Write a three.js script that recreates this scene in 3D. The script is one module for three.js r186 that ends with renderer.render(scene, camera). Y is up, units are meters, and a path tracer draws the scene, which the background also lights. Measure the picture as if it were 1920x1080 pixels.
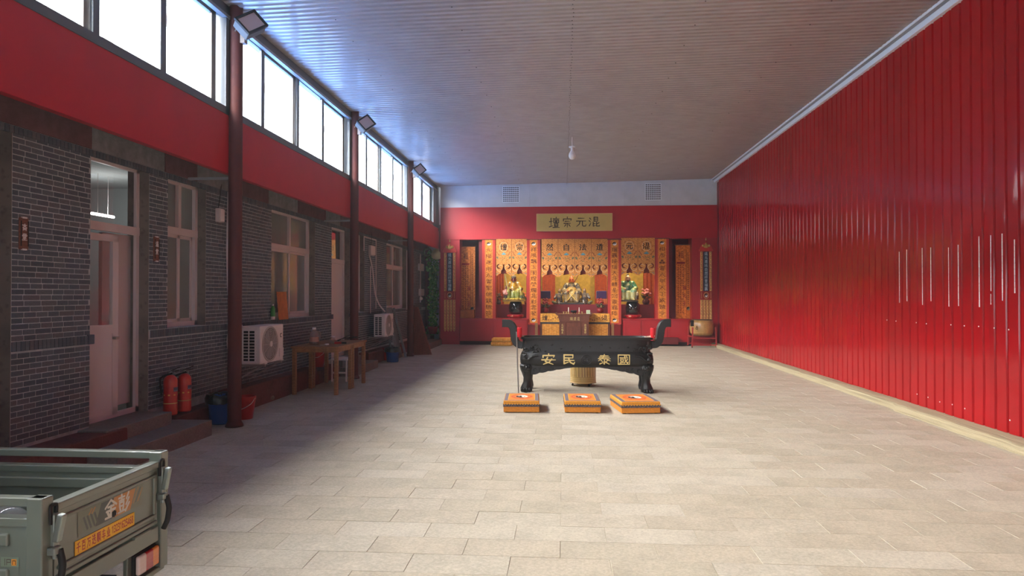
import * as THREE from 'three';
import { RoundedBoxGeometry } from 'three/addons/geometries/RoundedBoxGeometry.js';
import { mergeGeometries, mergeVertices, toCreasedNormals } from 'three/addons/utils/BufferGeometryUtils.js';
import { MarchingCubes } from 'three/addons/objects/MarchingCubes.js';
import { RectAreaLightUniformsLib } from 'three/addons/lights/RectAreaLightUniformsLib.js';

// ---------- camera, sky, daylight, exposure ----------
const F = 1250, YAW = Math.atan(96 / F), PIT = Math.atan(13 / Math.hypot(F, 96)), EYE = 1.65;
const scene = new THREE.Scene();
const camera = new THREE.PerspectiveCamera(2 * Math.atan(540 / F) * 180 / Math.PI, 16 / 9, 0.05, 200);
camera.position.set(0, EYE, 0);
camera.rotation.order = 'YXZ';
camera.rotation.set(PIT, YAW, 0);
scene.background = new THREE.Color().setRGB(6.2, 6.7, 7.4);       // bright hazy sky outside the clerestory windows
const renderer = new THREE.WebGLRenderer();
renderer.toneMapping = THREE.LinearToneMapping;
renderer.toneMappingExposure = 1.06;
renderer.shadowMap.enabled = true;
RectAreaLightUniformsLib.init();
const BAYS = [[-6.2, -1.75], [-1.4, 3.1], [3.42, 7.93], [8.2, 12.72], [13.02, 17.55], [17.88, 21.75]];
{                                                                   // the bright upper sky over the side building: a wide soft source high outside the clerestory
  const l = new THREE.RectAreaLight(new THREE.Color().setRGB(1.0, 0.97, 0.935), 60, 44, 9);
  l.name = 'sky_daylight'; l.position.set(-9.8, 11.0, -8); l.lookAt(-4.2, 4.4, -8); scene.add(l);
  const g = new THREE.RectAreaLight(new THREE.Color().setRGB(1.0, 0.98, 0.94), 0.8, 3.2, 2.4);   // fill light added behind the camera, set in an added gate opening
  g.name = 'added_gate_fill'; g.position.set(0.4, 1.2, 7.3); g.lookAt(0.4, 1.2, 0); scene.add(g);
}
scene.fog = new THREE.FogExp2(new THREE.Color().setRGB(0.82, 0.92, 1.0), 0.0012);   // thin haze added to imitate the lens glare around the left windows

// ---------- helpers ----------
let SEED = 7;
const rnd = () => { SEED = (SEED + 0x6d2b79f5) | 0; let t = Math.imul(SEED ^ (SEED >>> 15), 1 | SEED); t = (t + Math.imul(t ^ (t >>> 7), 61 | t)) ^ t; return ((t ^ (t >>> 14)) >>> 0) / 4294967296; };
const rr = (a, b) => a + (b - a) * rnd();
const pick = (a) => a[Math.floor(rnd() * a.length)];
const V = (x, y, d) => new THREE.Vector3(x, y, -d);                 // d is the distance down the hall
function ray(x, y) { return new THREE.Vector3((x - 960) / F, (540 - y) / F, -1).applyEuler(new THREE.Euler(PIT, YAW, 0, 'YXZ')); }
function onY(x, y, Y = 0) { const v = ray(x, y), t = (Y - EYE) / v.y; return { X: v.x * t, Y, D: -v.z * t }; }
function onX(x, y, X) { const v = ray(x, y), t = X / v.x; return { X, Y: EYE + v.y * t, D: -v.z * t }; }
function onD(x, y, D) { const v = ray(x, y), t = -D / v.z; return { X: v.x * t, Y: EYE + v.y * t, D }; }

const used = new Map(), offs = new Map();
function numbered(n) { const k = used.get(n) || 0; used.set(n, k + 1); return k ? n + '_' + String(k).padStart(3, '0') : n; }
function shade(o) { o.castShadow = true; o.receiveShadow = true; return o; }
function thing(name, label, category, base = [0, 0, 0], group, kind) {
  const g = new THREE.Group(); g.name = numbered(name); g.position.set(base[0], base[1], -base[2]); scene.add(g);
  g.userData = { label, category }; if (group) g.userData.group = group; if (kind) g.userData.kind = kind;
  offs.set(g, g.position.clone()); return g;
}
const struct = (name, label, category, base) => thing(name, label, category, base, undefined, 'structure');
// a part whose geometry is given in world coordinates
function P(name, geo, mat, parent, label) {
  const o = offs.get(parent);
  geo.translate(-o.x, -o.y, -o.z);
  const m = shade(new THREE.Mesh(geo, mat)); m.name = name; parent.add(m); offs.set(m, o); if (label) m.userData.label = label; return m;
}
// a top-level thing that is one mesh, geometry in world coordinates
function solo(name, geo, mat, label, category, group, kind) {
  geo.computeBoundingBox(); const b = geo.boundingBox, c = new THREE.Vector3((b.min.x + b.max.x) / 2, b.min.y, (b.min.z + b.max.z) / 2);
  geo.translate(-c.x, -c.y, -c.z);
  const m = shade(new THREE.Mesh(geo, mat)); m.name = numbered(name); m.position.copy(c); m.userData = { label, category };
  if (group) m.userData.group = group; if (kind) m.userData.kind = kind; scene.add(m); offs.set(m, c); return m;
}
function copyOf(root, dx, dy, dd, label) { const r = root.clone(); r.name = numbered(root.name.replace(/_\d{3}$/, '')); r.position.x += dx; r.position.y += dy; r.position.z -= dd; r.userData = { ...root.userData }; if (label) r.userData.label = label; scene.add(r); offs.set(r, r.position.clone()); return r; }

function uvBox(g) {                                                // uv in metres, by the way each face points
  if (g.index) g = g.toNonIndexed();
  const p = g.attributes.position, n = g.attributes.normal, uv = new Float32Array(p.count * 2);
  for (let i = 0; i < p.count; i += 3) {
    const ax = Math.abs(n.getX(i) + n.getX(i + 1) + n.getX(i + 2)), ay = Math.abs(n.getY(i) + n.getY(i + 1) + n.getY(i + 2)), az = Math.abs(n.getZ(i) + n.getZ(i + 1) + n.getZ(i + 2));
    for (let j = i; j < i + 3; j++) {
      const x = p.getX(j), y = p.getY(j), z = p.getZ(j);
      if (ax >= ay && ax >= az) { uv[j * 2] = z; uv[j * 2 + 1] = y; } else if (ay >= az) { uv[j * 2] = x; uv[j * 2 + 1] = z; } else { uv[j * 2] = x; uv[j * 2 + 1] = y; }
    }
  }
  g.setAttribute('uv', new THREE.BufferAttribute(uv, 2)); return g;
}
function uvFit(g, a = 'x', b = 'y') {                                // uv 0..1 over the bounding box
  g.computeBoundingBox(); const { min, max } = g.boundingBox, p = g.attributes.position, uv = new Float32Array(p.count * 2), k = { x: 0, y: 1, z: 2 };
  for (let i = 0; i < p.count; i++) { uv[i * 2] = (p.getComponent(i, k[a]) - min[a]) / (max[a] - min[a]); uv[i * 2 + 1] = (p.getComponent(i, k[b]) - min[b]) / (max[b] - min[b]); if (b === 'z') uv[i * 2 + 1] = 1 - uv[i * 2 + 1]; if (a === 'z') uv[i * 2] = 1 - uv[i * 2]; }
  g.setAttribute('uv', new THREE.BufferAttribute(uv, 2)); return g;
}
function bx(x0, x1, y0, y1, d0, d1) { const g = new THREE.BoxGeometry(Math.abs(x1 - x0), Math.abs(y1 - y0), Math.abs(d1 - d0)); g.translate((x0 + x1) / 2, (y0 + y1) / 2, -(d0 + d1) / 2); return uvBox(g); }
function rbx(x0, x1, y0, y1, d0, d1, r = 0.01, s = 2) { const w = Math.abs(x1 - x0), h = Math.abs(y1 - y0), d = Math.abs(d1 - d0), g = new RoundedBoxGeometry(w, h, d, s, Math.min(r, w / 2.01, h / 2.01, d / 2.01)); g.translate((x0 + x1) / 2, (y0 + y1) / 2, -(d0 + d1) / 2); return uvBox(g); }
function tube(pts, r, seg = 8, n) { const c = new THREE.CatmullRomCurve3(pts.map((p) => V(...p)), false, 'catmullrom', 0.3); return uvBox(new THREE.TubeGeometry(c, n || Math.max(2, pts.length * 4), r, seg)); }
function rod(a, b, r0, r1 = r0, seg = 10) {
  const A = V(...a), B = V(...b), L = A.distanceTo(B), g = new THREE.CylinderGeometry(r1, r0, L, seg);
  g.applyQuaternion(new THREE.Quaternion().setFromUnitVectors(new THREE.Vector3(0, 1, 0), B.clone().sub(A).normalize())); g.translate((A.x + B.x) / 2, (A.y + B.y) / 2, (A.z + B.z) / 2); return uvBox(g);
}
function bar(a, b, w, h) {                                           // square bar from a to b
  const A = V(...a), B = V(...b), g = new THREE.BoxGeometry(w, h, A.distanceTo(B)), m = new THREE.Matrix4().lookAt(A, B, Math.abs(B.y - A.y) > 0.99 * A.distanceTo(B) ? new THREE.Vector3(0, 0, 1) : new THREE.Vector3(0, 1, 0));
  g.applyMatrix4(m); g.translate((A.x + B.x) / 2, (A.y + B.y) / 2, (A.z + B.z) / 2); return uvBox(g);
}
function lathe(prof, x, y, d, seg = 24) { const g = new THREE.LatheGeometry(prof.map((p) => new THREE.Vector2(p[0], p[1])), seg); g.translate(x, y, -d); return g; }
function ball(x, y, d, r, sx = 1, sy = 1, sd = 1, seg = 14) { const g = new THREE.SphereGeometry(r, seg, Math.max(8, seg * 0.7 | 0)); g.scale(sx, sy, sd); g.translate(x, y, -d); return g; }
function poly(pts, depth, bevel = 0, holes = []) {                   // outline in x,y extruded along +z from z = 0
  const s = new THREE.Shape(pts.map((p) => new THREE.Vector2(p[0], p[1])));
  for (const h of holes) s.holes.push(new THREE.Path(h.map((p) => new THREE.Vector2(p[0], p[1]))));
  return new THREE.ExtrudeGeometry(s, { depth, bevelEnabled: bevel > 0, bevelSize: bevel, bevelThickness: bevel, bevelSegments: 2, curveSegments: 8 });
}
const merge = (list) => mergeGeometries(list.map((g) => { g = g.index ? g.toNonIndexed() : g; if (!g.attributes.uv) g.setAttribute('uv', new THREE.BufferAttribute(new Float32Array(g.attributes.position.count * 2), 2)); for (const k of Object.keys(g.attributes)) if (!['position', 'normal', 'uv'].includes(k)) g.deleteAttribute(k); return g; }));
const at = (g, x, y, d) => { g.translate(x, y, -d); return g; };
const rot = (g, rx, ry, rz) => { g.applyMatrix4(new THREE.Matrix4().makeRotationFromEuler(new THREE.Euler(rx, ry, rz))); return g; };
const about = (g, x, y, d, rx, ry, rz) => { g.translate(-x, -y, d); rot(g, rx, ry, rz); g.translate(x, y, -d); return g; };

// ---------- textures and materials ----------
function hash(x, y, s) { let h = Math.imul(x | 0, 374761393) + Math.imul(y | 0, 668265263) + Math.imul(s, 974634777); h = Math.imul(h ^ (h >>> 13), 1274126177); return ((h ^ (h >>> 16)) >>> 0) / 4294967296; }
function pn(x, y, per, s) { const xi = Math.floor(x), yi = Math.floor(y), f = x - xi, g = y - yi, u = f * f * (3 - 2 * f), v = g * g * (3 - 2 * g), w = (a) => ((a % per) + per) % per, a = w(xi), b = w(xi + 1), c = w(yi), d = w(yi + 1); return (hash(a, c, s) * (1 - u) + hash(b, c, s) * u) * (1 - v) + (hash(a, d, s) * (1 - u) + hash(b, d, s) * u) * v; }
function fbm(u, v, per, s, oct = 4) { let t = 0, a = 0.5, n = 0; for (let i = 0; i < oct; i++) { t += a * pn(u * per, v * per, per, s + i); n += a; a *= 0.55; per *= 2; } return t / n; }
function dataTex(w, h, fn, srgb = true, rep = 1) {
  const d = new Uint8Array(w * h * 4);
  for (let y = 0; y < h; y++) for (let x = 0; x < w; x++) { const c = fn(x / w, y / h), i = (y * w + x) * 4; d[i] = c[0]; d[i + 1] = c[1]; d[i + 2] = c[2]; d[i + 3] = 255; }
  const t = new THREE.DataTexture(d, w, h); t.wrapS = t.wrapT = THREE.RepeatWrapping; t.magFilter = THREE.LinearFilter; t.minFilter = THREE.LinearMipmapLinearFilter; if (srgb) t.colorSpace = THREE.SRGBColorSpace; t.repeat.set(rep, rep); t.needsUpdate = true; return t;
}
const G3 = (v) => [v, v, v].map((x) => Math.max(0, Math.min(255, x)));
function canvasTex(w, h, draw) { const c = document.createElement('canvas'); c.width = w; c.height = h; const x = c.getContext('2d'); draw(x, w, h); const t = new THREE.CanvasTexture(c); t.colorSpace = THREE.SRGBColorSpace; return t; }
const T = {};
T.stone = dataTex(512, 512, (u, v) => { const n = fbm(u, v, 6, 1, 4), m = fbm(u, v, 90, 9, 2), sp = hash(u * 512, v * 512, 5); return G3(222 + (n - 0.5) * 30 + (m - 0.5) * 34 + (sp > 0.965 ? -34 : 0) + (sp < 0.02 ? 22 : 0)); }, true, 0.8);
T.stoneBump = dataTex(256, 256, (u, v) => G3(128 + (fbm(u, v, 40, 31, 3) - 0.5) * 150), false, 1.2);
T.grain = dataTex(256, 256, (u, v) => G3(214 + (fbm(u, v, 10, 3, 4) - 0.5) * 60 + (hash(u * 256, v * 256, 8) - 0.5) * 26), true, 1.4);
T.dirt = dataTex(512, 512, (u, v) => { const n = fbm(u, v, 4, 12, 5), m = fbm(u, v, 30, 44, 3); return G3(236 - Math.max(0, n - 0.5) * 120 - Math.max(0, m - 0.6) * 160); }, true, 0.6);
T.paint = dataTex(256, 256, (u, v) => G3(243 + (fbm(u, v, 8, 21, 4) - 0.5) * 22), true, 0.5);
T.wood = dataTex(256, 256, (u, v) => { const s = fbm(u, v * 0.12 + 0.3, 16, 51, 4), l = Math.sin((v * 14 + fbm(u, v, 4, 53, 3) * 3.2) * 6.283); return G3(205 + (s - 0.5) * 70 + l * 12); }, true, 1.6);
T.weave = dataTex(128, 128, (u, v) => G3(222 + Math.sin(u * 6.283 * 32) * 5 + Math.sin(v * 6.283 * 32) * 5 + (fbm(u, v, 8, 61, 3) - 0.5) * 40), true, 9);
T.brocade = dataTex(512, 512, (u, v) => {                            // gold cloth with small woven flowers
  const n = fbm(u, v, 12, 71, 4), gx = (u * 8) % 1 - 0.5, gy = ((v * 8) + (Math.floor(u * 8) % 2) * 0.5) % 1 - 0.5, r = Math.hypot(gx, gy), a = Math.atan2(gy, gx), petal = r < 0.26 + 0.1 * Math.cos(a * 5), heart = r < 0.1;
  const k = (n - 0.5) * 60; return heart ? [176 + k, 92 + k, 30] : petal ? [238 + k * 0.5, 176 + k, 88 + k] : [222 + k, 148 + k, 52 + k * 0.6];
}, true, 1.6);
T.rust = dataTex(256, 256, (u, v) => { const n = fbm(u, v, 6, 81, 5); return n > 0.56 ? [214, 196, 182] : [232 - n * 60, 222 - n * 60, 220 - n * 60]; }, true, 1);
const lin = (hex) => new THREE.Color(hex);
function mat(hex, rough = 0.7, o = {}) { const { map, metal = 0, ...rest } = o; return new THREE.MeshPhysicalMaterial({ color: lin(hex), roughness: rough, metalness: metal, map: map || null, ...rest }); }
const M = {
  joint: mat('#b3a893', 0.95), mortar: mat('#c9cccf', 0.95, { map: T.grain }),
  redSheet: mat('#a6000f', 0.4, { map: T.paint, specularIntensity: 0.2, clearcoat: 0.45, clearcoatRoughness: 0.06 }),
  ceil: mat('#aca4a0', 0.34, { map: T.paint, clearcoat: 0.7, clearcoatRoughness: 0.12 }),
  whiteTrim: mat('#dfe6ee', 0.4), greyTrim: mat('#8d9299', 0.5), whiteBand: mat('#d3d6dd', 0.55, { map: T.paint }),
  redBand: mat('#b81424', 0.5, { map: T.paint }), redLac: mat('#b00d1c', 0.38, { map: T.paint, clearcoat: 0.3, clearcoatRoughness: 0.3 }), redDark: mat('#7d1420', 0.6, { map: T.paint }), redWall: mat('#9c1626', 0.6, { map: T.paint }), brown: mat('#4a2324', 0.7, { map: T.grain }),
  column: mat('#68302f', 0.68, { map: T.rust }), alu: mat('#5b6266', 0.45, { metal: 0.2 }), alu2: mat('#6d655b', 0.5), glass: new THREE.MeshPhysicalMaterial({ color: 0xffffff, roughness: 0.02, transmission: 1, thickness: 0, ior: 1.5 }), glassDim: new THREE.MeshPhysicalMaterial({ color: new THREE.Color('#b4bab8'), roughness: 0.06, transmission: 0.6, thickness: 0, ior: 1.5 }),
  reveal: mat('#84786f', 0.85, { map: T.dirt }), lintel: mat('#785254', 0.85, { map: T.grain }), lintelGrey: mat('#8f8c8e', 0.85, { map: T.grain }), plinth: mat('#76463f', 0.9, { map: T.dirt, bumpMap: T.stoneBump, bumpScale: 0.008 }), step: mat('#8f837c', 0.85, { map: T.stone }), rubble: mat('#8d7c70', 0.95, { map: T.stone }), curb: mat('#b9aa88', 0.95, { map: T.dirt, bumpMap: T.stoneBump, bumpScale: 0.02 }),
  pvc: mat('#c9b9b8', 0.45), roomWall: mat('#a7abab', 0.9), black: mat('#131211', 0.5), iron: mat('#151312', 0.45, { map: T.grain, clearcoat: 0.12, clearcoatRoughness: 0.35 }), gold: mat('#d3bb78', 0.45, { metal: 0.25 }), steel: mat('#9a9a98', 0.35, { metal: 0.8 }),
  white: mat('#e9e5e2', 0.5), acWhite: mat('#dcd0cd', 0.45), acGrey: mat('#8d8583', 0.5), rubber: mat('#1a1a1a', 0.7), wire: mat('#d8d4d0', 0.5),
  tableWood: mat('#b27a4b', 0.5, { map: T.wood }), darkWood: mat('#84452f', 0.45, { map: T.wood }), paleWood: mat('#d8a865', 0.35, { map: T.wood, clearcoat: 0.5, clearcoatRoughness: 0.25 }), boardRed: mat('#a8583f', 0.6, { map: T.wood }), boardGrey: mat('#8a8f92', 0.7, { map: T.grain }),
  blueBin: mat('#1f4a8c', 0.5), redPlastic: mat('#b3221f', 0.45), bag: mat('#14181a', 0.35), extRed: mat('#c2281c', 0.3, { clearcoat: 0.5 }), orangeBoard: mat('#d4762f', 0.75, { map: T.grain }), green: mat('#3f8f45', 0.5), floodGrey: mat('#55595b', 0.5, { metal: 0.3 }), floodGlass: mat('#b39a92', 0.15, { clearcoat: 0.6 }),
  trike: mat('#6b7468', 0.36, { map: T.paint, clearcoat: 0.8, clearcoatRoughness: 0.18 }), leaf: mat('#5a9a48', 0.6, { side: THREE.DoubleSide }), leaf2: mat('#a9c878', 0.6, { side: THREE.DoubleSide }), stem: mat('#4f5a33', 0.8),
  cloth: mat('#ffffff', 0.75, { map: T.brocade, sheen: 0.4, sheenRoughness: 0.5 }), redCloth: mat('#b3262a', 0.75, { map: T.weave }), goldCloth: mat('#d99a34', 0.75, { map: T.weave }), yellowWall: mat('#caa23a', 0.75, { map: T.grain }), jar: mat('#15110f', 0.12, { clearcoat: 1 }), candle: mat('#c01220', 0.45), purple: mat('#3c1450', 0.6, { transmission: 0.2, thickness: 0 }), paper: mat('#dcd7b8', 0.8),
  tin: mat('#d8b777', 0.35), trikeChrome: mat('#8c948e', 0.35, { metal: 0.6 }), skin: mat('#c98f6a', 0.6), woodSign: mat('#8a5440', 0.6, { map: T.wood }),
};
M.blueRoof = mat('#2f74c4', 0.5, { map: T.paint });
M.glass.name = 'glass';
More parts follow.
